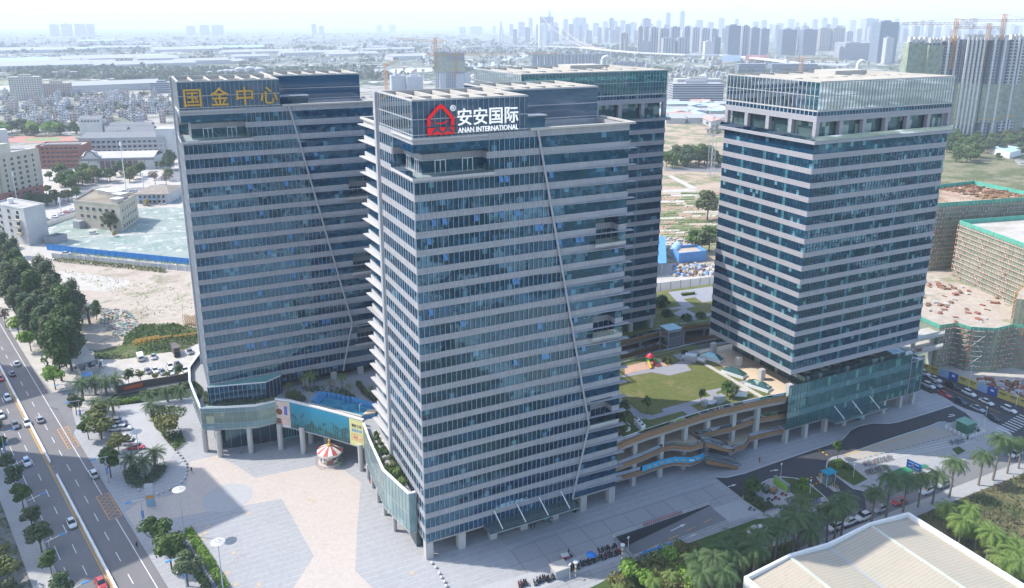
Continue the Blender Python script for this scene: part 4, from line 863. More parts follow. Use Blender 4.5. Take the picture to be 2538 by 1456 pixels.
def crown_mb(R, H, z0, n, leaf, mat, seed, lobes=11, squash=1.0):
    rd = random.Random(seed); b = MB(); L = []
    for i in range(lobes):
        a = rd.uniform(0, 6.283); u = rd.uniform(-.75, .95); rr = math.sqrt(max(.05, 1-u*u))*rd.uniform(.25, .72)
        L.append((Vector((R*rr*math.cos(a), R*rr*math.sin(a), z0+H*(.5+.36*u))), R*rd.uniform(.30, .48)))
    L.append((Vector((0, 0, z0+H*.5)), R*.55))
    for i in range(n):
        c, r = L[rd.randrange(len(L))]
        d = Vector((rd.gauss(0, 1), rd.gauss(0, 1), rd.gauss(0, 1)+.35)).normalized(); p = c+Vector((d.x*r, d.y*r, d.z*r*(H/R*.5)*squash))*rd.uniform(.72, 1.05)
        if p.z < z0-.2: continue
        nrm = (d+Vector((rd.uniform(-.8, .8), rd.uniform(-.8, .8), rd.uniform(-.3, .9)))).normalized(); t1 = nrm.orthogonal().normalized(); t2 = nrm.cross(t1); an = rd.uniform(0, 6.28)
        e1 = (t1*math.cos(an)+t2*math.sin(an))*leaf*rd.uniform(.6, 1.15); e2 = (t2*math.cos(an)-t1*math.sin(an))*leaf*rd.uniform(.35, .7)
        b.add([p-e1-e2*.4, p-e1*.1-e2, p+e1, p+e2], [(0, 1, 2, 3)], mat)
    return b
def trunk_mb(h, r, R, H, z0, seed, m=None):
    rd = random.Random(seed); b = MB(); m = m or BARK; b.path([(0, 0, -.3), (rd.uniform(-.1, .1), .05, h*.55), (rd.uniform(-.25, .25), rd.uniform(-.2, .2), z0+H*.45)], [r, r*.8, r*.45], m, 7)
    for i in range(6):
        a = i*1.05+rd.uniform(0, .6); s = (0, 0, h*.62+rd.uniform(0, H*.25)); b.path([s, (math.cos(a)*R*.35, math.sin(a)*R*.35, z0+H*rd.uniform(.2, .45)), (math.cos(a)*R*.62, math.sin(a)*R*.62, z0+H*rd.uniform(.4, .75))], [r*.45, r*.3, r*.12], m, 5)
    return b
STORE = bpy.data.meshes
TM = {}
def tree_kind(key, h, r, R, H, z0, n, leaf, mat, seed, lobes=11, bark=None):
    TM[key] = (trunk_mb(h, r, R, H, z0, seed, bark).mesh('trunk'), crown_mb(R, H, z0, n, leaf, LF[mat], seed+1, lobes).mesh('crown'))
for i in range(3):
    tree_kind('street%d' % i, 3.0, .16, 2.9, 4.6, 2.3, 1000, .42, 'green', 10+i*7); tree_kind('streetd%d' % i, 3.0, .16, 2.8, 4.2, 2.2, 1000, .42, 'dark', 40+i*7)
    tree_kind('tall%d' % i, 6.0, .35, 4.6, 14.5, 2.5, 2400, .62, ('dark', 'green', 'dark')[i], 70+i*5, 22); tree_kind('broad%d' % i, 4.0, .25, 4.2, 6.0, 2.4, 900, .65, ('green', 'olive', 'dark')[i], 100+i*9, 14)
    tree_kind('far%d' % i, 3.0, .25, 3.6, 6.0, 1.2, 150, 1.25, ('green', 'dark', 'olive')[i], 130+i*9, 8)
    tree_kind('young%d' % i, 2.2, .08, 1.6, 2.8, 1.8, 260, .40, ('green', 'olive', 'lime')[i], 160+i*5, 7)
tree_kind('lime0', 3.6, .2, 4.2, 5.0, 2.6, 800, .6, 'lime', 200, 13); tree_kind('yellow0', 3, .18, 3.2, 4.5, 2.2, 520, .55, 'yellow', 210); tree_kind('olive0', 2.8, .18, 4.6, 3.2, 2.6, 900, .5, 'olive', 220, 12)
tree_kind('bare0', 3.4, .18, 3.4, 5, 2.4, 230, .5, 'brown', 230); tree_kind('limeball0', .6, .06, 1.15, 1.7, .3, 300, .32, 'lime', 240, 9); tree_kind('yellowcone0', .6, .08, 1.1, 2.6, .5, 260, .34, 'yellow', 245, 9)
def tree(kind, x, y, label, group=None, s=1.0, rz=None, z=0.0, name='tree', cat='tree', sz=None):
    rd = random.Random(int(x*131+y*17)); t = thing(name, label, cat, (x, y, z), group); t['_w'] = 0; t.rotation_euler = (0, 0, rz if rz is not None else rd.uniform(0, 6.28)); s *= rd.uniform(.9, 1.1); sz = (sz or 1)*rd.uniform(.9, 1.12); t.scale = (s, s, s*(sz or 1))
    for nm, me in zip(('trunk', 'crown'), TM[kind]):
        o = bpy.data.objects.new(nm, me); COL.objects.link(o); o.parent = t
    return t
# palms
def palm_kind(key, h, r, L, nf, mat, seed, droop=1.0, upright=.5, wd=.55, shaft=None, lean=.3):
    rd = random.Random(seed); b = MB(); top = Vector((rd.uniform(-lean, lean), rd.uniform(-lean, lean), h)); b.path([(0, 0, -.3), top*.5+Vector((.05, .05, 0)), top], [r*1.15, r, r*.75], BARKP, 8)
    if shaft: b.path([top, top+Vector((0, 0, 1.0))], [r*.6, r*.35], LF[shaft], 7)
    f = MB(); c = top+Vector((0, 0, .3+(.7 if shaft else 0)))
    for i in range(nf):
        a = i*2.39996+rd.uniform(-.2, .2); el = upright*(1.25-1.7*i/nf)+rd.uniform(-.1, .1); ln = L*rd.uniform(.85, 1.1); pts = []; p = c.copy(); e = el
        for k in range(8):
            pts.append(p.copy()); p = p+Vector((math.cos(a)*math.cos(e), math.sin(a)*math.cos(e), math.sin(e)))*ln/7; e -= droop*.26
        side = Vector((-math.sin(a), math.cos(a), 0)); m = LF[mat]
        for k in range(7):
            q0, q1 = pts[k], pts[k+1]; w = wd*ln*.30*math.sin(math.pi*(.12+.80*(k+.6)/7.2))
            for sg in (1, -1):
                for j in range(4):
                    u = q0.lerp(q1, j/4); u2 = q0.lerp(q1, (j+.9)/4); fw = (q1-q0).normalized(); tip = u+side*sg*w*rd.uniform(.8, 1.1)+fw*w*.55+Vector((0, 0, -w*rd.uniform(.15, .65)))
                    f.add([u, u2, tip], [(0, 1, 2)], m)
    TM[key] = (b.mesh('trunk'), f.mesh('crown'))
for i in range(3):
    palm_kind('royal%d' % i, 8.2, .24, 3.9, 27, 'palm', 300+i*3, 1.0, .62, .8, 'palmy'); palm_kind('date%d' % i, 4.0, .32, 3.6, 36, 'palm', 320+i*3, .8, .8, .55); palm_kind('roof%d' % i, 3.6, .2, 2.4, 18, 'palmy' if i else 'olive', 340+i*3, 1.0, .75, .5)
    palm_kind('sunny%d' % i, 7.0, .2, 3.8, 24, 'palmy', 360+i*3, 1.0, .62, .8, 'palmy')
def shrub_mesh(key, lx, ly, lz, n, leaf, mat, seed):
    rd = random.Random(seed); b = MB()
    for i in range(n):
        x, y = rd.uniform(-1, 1), rd.uniform(-1, 1); z = rd.uniform(.1, 1); k = 1-.25*z*z
        nrm = Vector((rd.gauss(0, 1), rd.gauss(0, 1), rd.gauss(.8, .8))).normalized(); e1 = nrm.orthogonal().normalized()*leaf*rd.uniform(.6, 1.2); e2 = nrm.cross(e1)*rd.uniform(.5, 1)
        p = Vector((x*lx/2*k, y*ly/2*k, z*lz*(1-.2*x*x)*rd.uniform(.8, 1.1))); b.add([p-e1, p-e2, p+e1, p+e2], [(0, 1, 2, 3)], LF[mat])
    TM[key] = (b.mesh('foliage'),)
for k, mt in enumerate(('green', 'dark', 'lime', 'olive', 'palmy', 'yellow')): shrub_mesh('bush_'+mt, 2.6, 2.6, 1.5, 260, .28, mt, 400+k)
def bush(mt, x, y, label, group=None, s=1.0, z=0.0, sz=1.0, sx=1.0, rz=0, name='shrub', cat='shrub'):
    o = bpy.data.objects.new(name, TM['bush_'+mt][0]); COL.objects.link(o); o.location = (x, y, z); o.scale = (s*sx, s, s*sz); o.rotation_euler = (0, 0, rz); return tag(o, label, cat, group)
def hedge(name, label, pts, wd, h, mat, z=0.0, n=None, leaf=.25, cat='hedge', group=None):   # leafy mass along a polyline, or over an area when pts is closed
    rd = random.Random(len(label)); b = MB(); sp = along(pts, .5); n = n or int(len(sp)*26*wd)
    for i in range(n):
        x, y, a = sp[rd.randrange(len(sp))]; u = rd.uniform(-.5, .5)*wd; v = rd.uniform(-.3, .3); zz = z+h*rd.uniform(.25, 1.05)*(1-.5*(2*u/wd)**4)
        p = Vector((x-math.sin(a)*u+math.cos(a)*v, y+math.cos(a)*u+math.sin(a)*v, zz)); nr = Vector((rd.gauss(0, 1), rd.gauss(0, 1), rd.gauss(.9, .7))).normalized(); e1 = nr.orthogonal().normalized()*leaf; e2 = nr.cross(e1)
        b.add([p-e1, p-e2*.7, p+e1, p+e2*.7], [(0, 1, 2, 3)], LF[mat])
    return tag(b.build(name), label, cat, group)
def inside(p, poly):
    c = False; n = len(poly)
    for i in range(n):
        (x1, y1), (x2, y2) = poly[i], poly[(i+1) % n]
        if (y1 > p[1]) != (y2 > p[1]) and p[0] < (x2-x1)*(p[1]-y1)/(y2-y1)+x1: c = not c
    return c
def ground_cover(name, label, poly, n, h, mats, leaf=.3, z=0.0, seed=1):
    rd = random.Random(seed); xs = [p[0] for p in poly]; ys = [p[1] for p in poly]; b = MB(); k = 0
    while k < n:
        p = (rd.uniform(min(xs), max(xs)), rd.uniform(min(ys), max(ys)))
        if not inside(p, poly): continue
        k += 1; q = noise.noise(Vector((p[0]*.08, p[1]*.08, seed)))+.45*rd.random()
        if q < .05: continue
        m = LF[mats[min(len(mats)-1, int(len(mats)*(noise.noise(Vector((p[0]*.05+9, p[1]*.05, seed)))*.5+.5)))]]; hh = h*(.4+q)*rd.uniform(.3, 1)
        nr = Vector((rd.gauss(0, 1), rd.gauss(0, 1), rd.gauss(.8, .8))).normalized(); e1 = nr.orthogonal().normalized()*leaf*rd.uniform(.6, 1.3); e2 = nr.cross(e1)*.7; c = Vector((p[0], p[1], z+hh))
        b.add([c-e1, c-e2, c+e1, c+e2], [(0, 1, 2, 3)], m)
    o = b.build(name, None, 'stuff'); o['label'] = label; return o
def Qz(r, c, h, *pts): return xy(Q(r, c, *pts, z=h))
# -- avenue, far kerb row
for i in range(14):
    s = -100.2+10.5*i-42; x, y = RP(-63.2, s)
    if s > -15: break
    near = i >= 4
    tree(('streetd%d' if i % 3 else 'street%d') % (i % 3), x, y, nth(i)+' round street tree on the far kerb, counted from the top of the photo', 'street trees on the far kerb', 1.0+.08*((i*7) % 3-1))
# -- near kerb
for i, p in enumerate(((1100, 365), (1555, 1085), (1705, 1275), (1865, 1440))):
    x, y = Q(4, 1, p)[0].xy; tree(('street0', 'street1', 'street2', 'streetd0')[i], x, y, ('street tree on the near kerb beside the palm bed and car park', 'topmost of the three street trees beside the green hedge', 'middle one of the three street trees beside the green hedge', 'lowest of the three street trees beside the green hedge')[i], 'street trees on the near kerb', 1.18)
for i, (p, k, l) in enumerate((((550, 940), 'lime0', 'bright green tree leaning over the near kerb of the avenue above the side entrance'), ((310, 560), 'lime0', 'pale green tree below the bare brown one on the near kerb'), ((300, 480), 'bare0', 'bare brown tree between the two pale green trees on the near kerb'), ((190, 420), 'lime0', 'topmost pale green tree standing out from the dark trees by the avenue'),
      ((760, 1200), 'streetd1', 'small dark tree on the traffic island by the side entrance'), ((880, 1440), 'street1', 'green tree in the car park verge next to the road lamp'), ((1010, 1440), 'broad1', 'brownish green tree shading the upper parked cars'), ((1000, 1340), 'broad1', 'taller brownish tree at the top of the small car park'), ((1180, 1560), 'olive0', 'flat yellowish tree over the lower parked cars'), ((60, 330), 'bare0', 'bare twiggy tree at the left edge by the avenue'))):
    x, y = Q(3, 1, p)[0].xy; tree(k, x, y, l, None, 1.0 if k != 'olive0' else .8)
x, y = Q(3, 1, (1680, 1400))[0].xy; tree('olive0', x, y, 'flat crowned feathery tree in the shrub bed beside the glass podium', None, 1.05)
# -- tall dark mass along the avenue
rd = random.Random(5); k = 0
wood = [(-42.0, -152), (-38, -158), (-41.5, -165), (-36, -170), (-41, -178), (-37, -185), (-32, -180), (-41.5, -192), (-36, -198), (-31, -192), (-42, -206), (-37, -212), (-31, -207), (-26, -201), (-42, -221), (-36, -226), (-30, -221), (-42, -236), (-36, -241), (-29, -236), (-42, -252), (-35, -257), (-28, -251), (-42, -268), (-34, -273), (-42, -285), (-33, -291), (-42, -303), (-34, -310), (-42, -324), (-35, -331), (-42, -346), (-34, -352), (-43, -370)]
for n, s in wood:
    x, y = RP(n+rd.uniform(-.8, .8)+1.5, s); k += 1
    tree('tall%d' % (k % 3), x, y, 'tall dark green tree in the dense row beside the upper avenue', 'tall dark trees beside the upper avenue', rd.uniform(.92, 1.15))
for i, (p, kd) in enumerate((((890, 290), 'date1'), ((960, 250), 'tall1'))): x, y = Q(3, 1, p)[0].xy; tree(kd, x, y, ('dark date palm on the dirt lot edge behind the tall trees', 'slim dark tree beside the lone date palm on the dirt lot edge')[i], None, (1.3, .45)[i])
# -- date palms round the entrance
dp = [((800, 905), 'leftmost big dark date palm of the clump by the side entrance'), ((925, 850), 'second big dark date palm of the clump by the side entrance'), ((1035, 850), 'third big dark date palm of the clump by the side entrance'), ((1135, 840), 'rightmost big dark date palm of the clump by the side entrance'), ((945, 1030), 'date palm above the brownish tree at the car park'), ((1105, 1030), 'date palm over the white crossing stripes of the side entrance'),
      ((1480, 950), 'leftmost date palm of the three before the red banner wall'), ((1645, 925), 'middle date palm of the three before the red banner wall'), ((1780, 905), 'rightmost date palm of the three before the red banner wall'), ((1485, 1075), 'date palm in front of the three, at the lane corner')]
for i, (p, l) in enumerate(dp): x, y = Qz(3, 1, 5.0, p)[0]; tree('date%d' % (i % 3), x, y, l, 'date palms round the side entrance', 1.12 if i < 4 else .92, name='palm_tree', cat='palm')
for i, (p, l) in enumerate((((1285, 150), 'left date palm of the round planting bed'), ((1415, 190), 'middle date palm of the round planting bed'), ((1515, 95), 'right date palm of the round planting bed'))): x, y = Qz(4, 1, 4.6, p)[0]; tree('date%d' % i, x, y, l, 'date palms of the round bed', 1.0, name='palm_tree', cat='palm')
for i, p in enumerate(((1285, 920), (1400, 900), (1540, 885), (1660, 865), (1775, 860))): x, y = Q(3, 1, p)[0].xy; tree('young%d' % (0, 1, 1, 1, 0)[i], x, y, nth(i)+' small tree from the left in the row before the dusty car park', 'small trees before the dusty car park', (1.3, 1.2, .95, .9, 1.25)[i])
hedge('hedge', 'low dark hedge along the lane below the red banner wall', Q(3, 1, (1190, 1020), (1420, 960)) and xy(Q(3, 1, (1400, 1000), (1650, 960), (1890, 900))), 2.2, 1.2, 'dark')
for i, p in enumerate(((1205, 1085), (1283, 1075), (1355, 1060))): x, y = Q(3, 1, p)[0].xy; bush('lime', x, y, ('left', 'middle', 'right')[i]+' round clipped bush of the three by the entrance barrier', 'clipped bushes by the entrance barrier', .85, sz=1.1)
ground_cover('shrub_bed', 'mixed shrubs and ground cover in the bed beside the glass podium', TQ(3, 1, (1460, 1180), (1560, 1120), (1850, 1130), (1840, 1180), (1780, 1330), (1840, 1480), (1740, 1560), (1660, 1480), (1560, 1340)), 2600, .9, ('olive', 'green', 'dark'), .3, seed=3)
hedge('hedge', 'round dark hedge bed under the three date palms beside the totem sign', TQ(4, 1, (1290, 300), (1340, 430), (1440, 430), (1560, 340), (1590, 260)), 3.6, 1.3, 'dark', n=1500)
hb = TQ(4, 1, (1860, 890), (1960, 1040), (2060, 1190), (2160, 1350), (2230, 1470)); ha = TQ(4, 1, (1740, 930), (1850, 1120), (1950, 1290), (2060, 1470)); HV = Vector((0, 0))
hedge('hedge', 'bright green hedge strip next to the plaza lamps, plaza side', hb, 2.2, .9, 'lime', n=1700); hedge('hedge', 'green hedge strip behind the bicycle row, avenue side', ha, 2.0, .8, 'green', n=1300)
# -- left edge thicket beyond the far kerb
for i, (p, kd, s) in enumerate((((30, 660), 'olive0', 1.0), ((90, 820), 'broad2', .9), ((40, 980), 'broad2', 1.15), ((60, 1130), 'tall0', .45), ((160, 1220), 'broad1', 1.2), ((230, 1380), 'broad1', 1.25), ((100, 1420), 'broad2', 1.2), ((350, 1440), 'streetd1', .9), ((20, 1290), 'broad0', 1.1))):
    x, y = Q(4, 1, p)[0].xy-RN*4.5; s *= .8; tree(kd, x, y, 'bushy tree in the thicket left of the far pavement', 'thicket left of the far pavement', s)
# -- terrace planting of the pool podium
tp = [(1060, 375), (1245, 300), (1335, 310), (1530, 345), (1660, 320), (1745, 385), (2000, 430)]
for i, p in enumerate(tp): v = V(3, p, z=16.6)[0]; tree('roof%d' % (i % 3), v.x, v.y, nth(i)+' palm from the left on the pool terrace', 'palms on the pool terrace', (.9, 1.1, 1.1, .8, 1.0, .75, 1.0)[i], z=12.98, name='palm_tree', cat='palm')
ground_cover('shrub_bed', 'dense dark shrubs between the pool and the tower on the terrace', VT(3, (1210, 425), (1330, 400), (1560, 385), (1700, 440), (1820, 520), (1770, 570), (1600, 520), (1380, 480), (1230, 450), z=13.4), 1500, 1.0, ('dark', 'green'), .3, 13.0, 4)
ground_cover('shrub_bed', 'dark shrubs at the left end of the pool', VT(3, (1040, 500), (1150, 470), (1260, 540), (1270, 590), (1150, 590), (1050, 550), z=13.4), 700, 1.6, ('dark', 'olive'), .32, 13.0, 5)
hedge('hedge', 'slanting hedge strip on the terrace right of the pool', VT(3, (1850, 380), (1920, 480), (2040, 570), z=13.3), 1.6, 1.1, 'dark', 13.0)
hedge('hedge', 'low planting along the foot of the glass lobby on the podium', VT(3, (165, 480), (165, 590), (400, 600), (700, 570), (960, 560), z=13.5), 1.8, 1.1, 'dark', 13.0); hedge('hedge', 'curved hedge on the left corner of the podium roof', VT(3, (20, 380), (80, 430), (95, 500), (60, 540), z=13.3), 1.2, .9, 'green', 13.0)
for i in range(6):
    for j, (n0, sd) in enumerate(((-2.6, 'outer'), (-.9, 'inner'))):
        y = 33.0-i*2.4; x = n0-.3; tree('limeball0' if False else 'young0', x, y, nth(i)+' clipped round bush from the pool in the '+sd+' row on the narrow side wing', 'clipped bushes on the side wing', .62, z=12.98-.9, name='clipped_bush', cat='bush')
ground_cover('shrub_bed', 'loose mixed shrubs and small palms on the near end of the narrow side wing', [(-3.8, 18.5), (-.6, 18.5), (-.6, 6), (-1.8, 6), (-3.6, 14)], 900, 1.7, ('dark', 'green', 'palmy'), .35, 13.0, 6)
for i, y in enumerate((17, 13.5, 9.5)): tree('roof%d' % i, -1.9, y, ('farthest', 'middle', 'nearest')[i]+' small palm on the near end of the side wing', 'small palms on the side wing', .55, z=12.98, name='palm_tree', cat='palm')
# -- mall roof planting
for i, (p, kd, s, l) in enumerate((((1650, 240), 'broad0', .5, 'dense green tree beside the white hut on the mall roof'), ((1730, 260), 'broad2', .45, 'darker tree beside the white hut on the mall roof'), ((1270, 330), 'young0', .9, 'shrubby tree at the duct unit on the mall roof'), ((510, 480), 'young0', .9, 'small tree at the path end on the mall roof'), ((150, 520), 'broad2', .55, 'dark tree against the red-logo tower on the mall roof'), ((160, 640), 'broad2', .6, 'lower dark tree against the red-logo tower on the mall roof'), ((150, 790), 'broad2', .5, 'tree beside the white air units at the roof edge'))):
    v = V(1, p, z=14.6)[0]; tree(kd, v.x, v.y, l, None, s, z=14.5)
for i, (a, b2, s) in enumerate(((220, 1375, 1), (1340, 1, 1))): pass
for i, p in enumerate(((1545, 680), (1715, 600), (1490, 80), (1460, 110), (1535, 200), (1730, 245), (1870, 220))): v = Q(3, 3, p, z=14.6)[0]; bush(('olive', 'dark', 'dark', 'dark', 'dark', 'green', 'green')[i], v.x, v.y, ('reddish bush beside the play floor', 'slim dark shrub by the roof path corner', 'upper shrub next to the back tower on the garden roof', 'lower shrub next to the back tower on the garden roof', 'shrub on the small lawn above the lift tower', 'round shrub right of the lift tower', 'round shrub on the right path island')[i], 'roof garden shrubs', (1, .8, 1.6, 1.4, 1.3, 1.3, 1.2)[i], 14.1 if i > 1 else 14.5, 1.2)
# -- royal palms of the lower street
rp_b = [(99.0, -33.6), (103.6, -33.8), (109.4, -33.9), (114.3, -34.2), (118.6, -34.9), (125.1, -34.8), (136.5, -34.7), (142.0, -34.9), (148.4, -34.6), (153.5, -34.4), (160, -34.5), (167, -34.6), (174, -34.6)]
for i, (x, y) in enumerate(rp_b): tree('royal%d' % (i % 3), x, y, nth(i)+' royal palm from the warehouse corner rightwards on the lower pavement', 'royal palms along the lower pavement', 1.0+.06*((i*5) % 3-1), name='palm_tree', cat='palm')
for i, p in enumerate(((2200, 940), (2330, 1000), (2030, 1020), (2120, 1100), (1870, 1180), (2000, 1210), (2240, 1130), (2400, 1090), (2450, 960), (2100, 1330), (1900, 1340))): x, y = Qz(4, 3, 8.8, p)[0]; tree('royal%d' % (i % 3), x, y, 'royal palm in the dense clump left of the warehouse roof', 'royal palm clump left of the warehouse', 1.0, name='palm_tree', cat='palm')
for i, p in enumerate(((60, 780), (200, 700), (330, 650), (460, 760), (280, 850), (100, 900), (420, 880), (620, 680), (760, 640), (690, 720))): x, y = Qz(4, 4, 8.6, p)[0]; tree('royal%d' % (i % 3), x, y, 'royal palm standing close to the upper wall of the warehouse', 'royal palms above the warehouse wall', 1.0, name='palm_tree', cat='palm')
for i, p in enumerate(((1780, 660), (1900, 740), (2000, 690), (1930, 850), (2090, 850), (2200, 840), (2200, 970), (2320, 1010), (2330, 1120), (2450, 1110), (2480, 980), (2520, 1240), (2400, 1220))): x, y = Qz(4, 4, 7.6, p)[0]; tree('sunny%d' % (i % 3), x, y, 'sunlit yellow-green palm in the scrub right of the warehouse', 'sunlit palms right of the warehouse', 1.0, name='palm_tree', cat='palm')
for i, p in enumerate(((1050, 1420), (1180, 1330), (1290, 1280), (1420, 1220), (1540, 1180), (1660, 1130), (1790, 1080), (1350, 1400), (1500, 1330), (1640, 1260), (1760, 1420), (1600, 1430), (1870, 1430), (1700, 1350))):
    x, y = Qz(4, 3, 2.2, p)[0]; tree(('broad1', 'lime0', 'olive0')[i % 3], x, y, 'yellow-green bushy tree in the thicket along the bottom edge left of the palms', 'yellow-green thicket along the bottom edge', .55+.12*(i % 3), z=-.2)
for i, p in enumerate(((1050, 1470), (1400, 1400), (1580, 1330))): x, y = Qz(4, 3, 4.5, p)[0]; tree('sunny%d' % i, x, y, ('left', 'middle', 'right')[i]+' small palm rising out of the yellow-green thicket', 'palms in the thicket', .6, name='palm_tree', cat='palm')
ground_cover('undergrowth', 'dense undergrowth beneath the palms left of the warehouse', [(30, -31), (62, -30.2), (78, -31), (76, -37), (98, -37), (66, -46), (30, -60)], 4500, 1.6, ('dark', 'green', 'olive'), .42, 0, 8)
ground_cover('dry_grass', 'dry scrub and grass on the waste ground right of the warehouse', [(112, -37), (200, -36.6), (200, -58), (150, -90), (112, -66)], 6500, 1.0, ('olive', 'brown', 'dark', 'olive'), .40, 0, 9)
# -- plots round the service road
for p, mt, l in (((680, 255), 'lime', 'round lime green bush at the top of the right lawn island'), ((790, 275), 'green', 'round darker clipped bush on the right lawn island'), ((352, 415), 'lime', 'upper lime bush on the left lawn island'), ((352, 480), 'lime', 'lower lime bush on the left lawn island')): x, y = Q(4, 4, p)[0].xy; bush(mt, x, y, l, 'clipped bushes on the lawn islands', .85, sz=1.0)
x, y = Q(4, 4, (685, 180))[0].xy; tree('young0', x, y, 'small tree at the tip of the right lawn island', None, 1.1); x, y = V(6, (400, 760))[0].xy; tree('broad0', x, y, 'dense green tree at the left end of the scooter yard', None, .62)
b = MB(); b.sheet(TQ(4, 4, (600, 215), (640, 185), (720, 170), (985, 380), (850, 445), (640, 315), (585, 260)), .04, LAWND); b.sheet(TQ(4, 4, (130, 365), (250, 370), (400, 430), (560, 550), (350, 615), (215, 500)), .04, LAWND); b.sheet(TQ(4, 3, (2300, 520), (2440, 560), (2536, 620), (2500, 720), (2290, 580)), .04, LAWND); struct('lawn_island', b)
hedge('hedge', 'dark shrub clump below the tree at the scooter yard', VT(6, (300, 720), (420, 860), (560, 900), (680, 990)), 3.0, 1.4, 'dark', n=900); hedge('hedge', 'strip of red leaved shrubs beside the scooter yard', VT(6, (490, 950), (640, 900)), .7, .7, 'brown', n=90)
lay('green_plot', TQ(4, 4, (1090, 370), (1330, 260), (1560, 230), (1600, 250), (1200, 400)), .03, M('green_court', (.05, .22, .11), .8, .2)); lay('planter', TQ(4, 4, (1820, 80), (1890, 55), (1960, 100), (1880, 140)), .035, LAWND)
# -- far rows and groves seen between the buildings
def grove(pts, kinds, n, label, group, s=(.8, 1.2), z=0, seed=1):
    rd = random.Random(seed); xs = [p[0] for p in pts]; ys = [p[1] for p in pts]; k = 0; tries = 0
    while k < n and tries < n*40:
        tries += 1; p = (rd.uniform(min(xs), max(xs)), rd.uniform(min(ys), max(ys)))
        if inside(p, pts): k += 1; tree(kinds[rd.randrange(len(kinds))], p[0], p[1], label, group, rd.uniform(*s), z=z-.25)
# ------------------------------------------------------------------ vehicles
def paint(name, c): 
    if name in MATS: return MATS[name]
    t = NT(name); t.b.inputs['Coat Weight'].default_value = .5; m = t.set(c, .35, .5); MATS[name] = m; return m
PAINTS = {'white': paint('car_white', (.62, .62, .62)), 'silver': paint('car_silver', (.32, .33, .35)), 'grey': paint('car_grey', (.12, .13, .15)), 'black': paint('car_black', (.02, .02, .025)), 'red': paint('car_red', (.42, .035, .04)), 'blue': paint('car_blue', (.12, .26, .45)), 'navy': paint('car_navy', (.02, .045, .09))}
CGL = paint('car_window', (.015, .022, .03)); CGL.node_tree.nodes['Principled BSDF'].inputs['Roughness'].default_value = .06
TYRE = M('tyre', (.02, .02, .02), .9, .1); RIM = M('rim', (.35, .35, .36), .4, .5, .6); LAMPW = M('headlight', (.75, .78, .8), .2, .6); LAMPR = M('taillight', (.45, .02, .02), .3, .6)
def loft(b, st, m, smooth=True):    # stations: x, half width, z low, z shoulder, z top, half width at top
    vs = []; n = 8
    for x, w_, z0, z1, z2, wt_ in st: vs += [(x, -w_*.92, z0), (x, -w_, z0+.15), (x, -w_, z1), (x, -wt_, z2), (x, wt_, z2), (x, w_, z1), (x, w_, z0+.15), (x, w_*.92, z0)]
    fs = []
    for k in range(len(st)-1):
        for i in range(n): j = (i+1) % n; fs.append((k*n+i, k*n+j, (k+1)*n+j, (k+1)*n+i))
    fs += [tuple(range(n))[::-1], tuple(range((len(st)-1)*n, len(st)*n))]; return b.add([(v[0], -v[1], v[2]) for v in vs], fs, m, False)
def make_car(key, suv):
    h = 1.0 if not suv else 1.14
    t = thing('parked_car', 'car', 'car'); t['_w'] = 0
    b = MB(); loft(b, [(-2.25, .62, .35, .62, .70*h, .5), (-2.1, .80, .25, .72*h, .86*h, .66), (-1.2, .90, .22, .78*h, .95*h, .76), (0, .91, .22, .78*h, .94*h, .78), (.9, .90, .22, .77*h, .92*h, .76), (1.7, .86, .22, .70*h, .82*h, .66), (2.15, .72, .28, .58*h, .66*h, .5), (2.25, .55, .38, .52, .58, .4)], PAINTS['white'])
    r0, r1 = (-1.55, .42) if suv else (-1.05, .30); b.box(r0+.12, -.56, 1.40*h, r1-.1, .56, 1.45*h, PAINTS['white']); b.build('body', t)
    g0, g1 = (-2.0, 1.05) if suv else (-1.75, 1.05)
    g = MB(); g.add([(g0, -.74, .93*h), (g1, -.74, .91*h), (g1, .74, .91*h), (g0, .74, .93*h), (r0, -.58, 1.41*h), (r1, -.58, 1.41*h), (r1, .58, 1.41*h), (r0, .58, 1.41*h)], [(4, 5, 6, 7), (0, 1, 5, 4), (1, 2, 6, 5), (2, 3, 7, 6), (3, 0, 4, 7)], CGL); g.build('windows', t)
    for x in (-1.4, 1.4):
        for y in (-.84, .84):
            wv = MB(); wv.tube((x, y-.10, .33), (x, y+.10, .33), .33, .33, TYRE, 12); wv.tube((x, y-.115, .33), (x, y+.115, .33), .20, .20, RIM, 8); wv.build('wheel', t)
    for y in (-.55, .55): MB().box(2.06, y-.16, .55*h, 2.2, y+.16, .64*h, LAMPW).build('headlight', t); MB().box(-2.26, y-.16, .62*h, -2.14, y+.16, .72*h, LAMPR).build('taillight', t)
    return t
CARS = {'sedan': make_car('sedan', False), 'suv': make_car('suv', True)}; USED = set()
def car(kind, x, y, ang, colr, label, group, z=0.0, s=1.0):
    m = {'body': PAINTS[colr]}
    if kind not in USED: r = CARS[kind]; USED.add(kind); r.location = (x, y, z); r.rotation_euler = (0, 0, ang); r['label'] = label; r['group'] = group; r.children[0].material_slots[0].link = 'OBJECT'; r.children[0].material_slots[0].material = PAINTS[colr]
    else: r = dup(CARS[kind], (x, y, z), ang, label, group, None, m)
    r.scale = (s, s, s); return r
ADN = math.atan2(RD.y, RD.x); AUP = ADN+math.pi
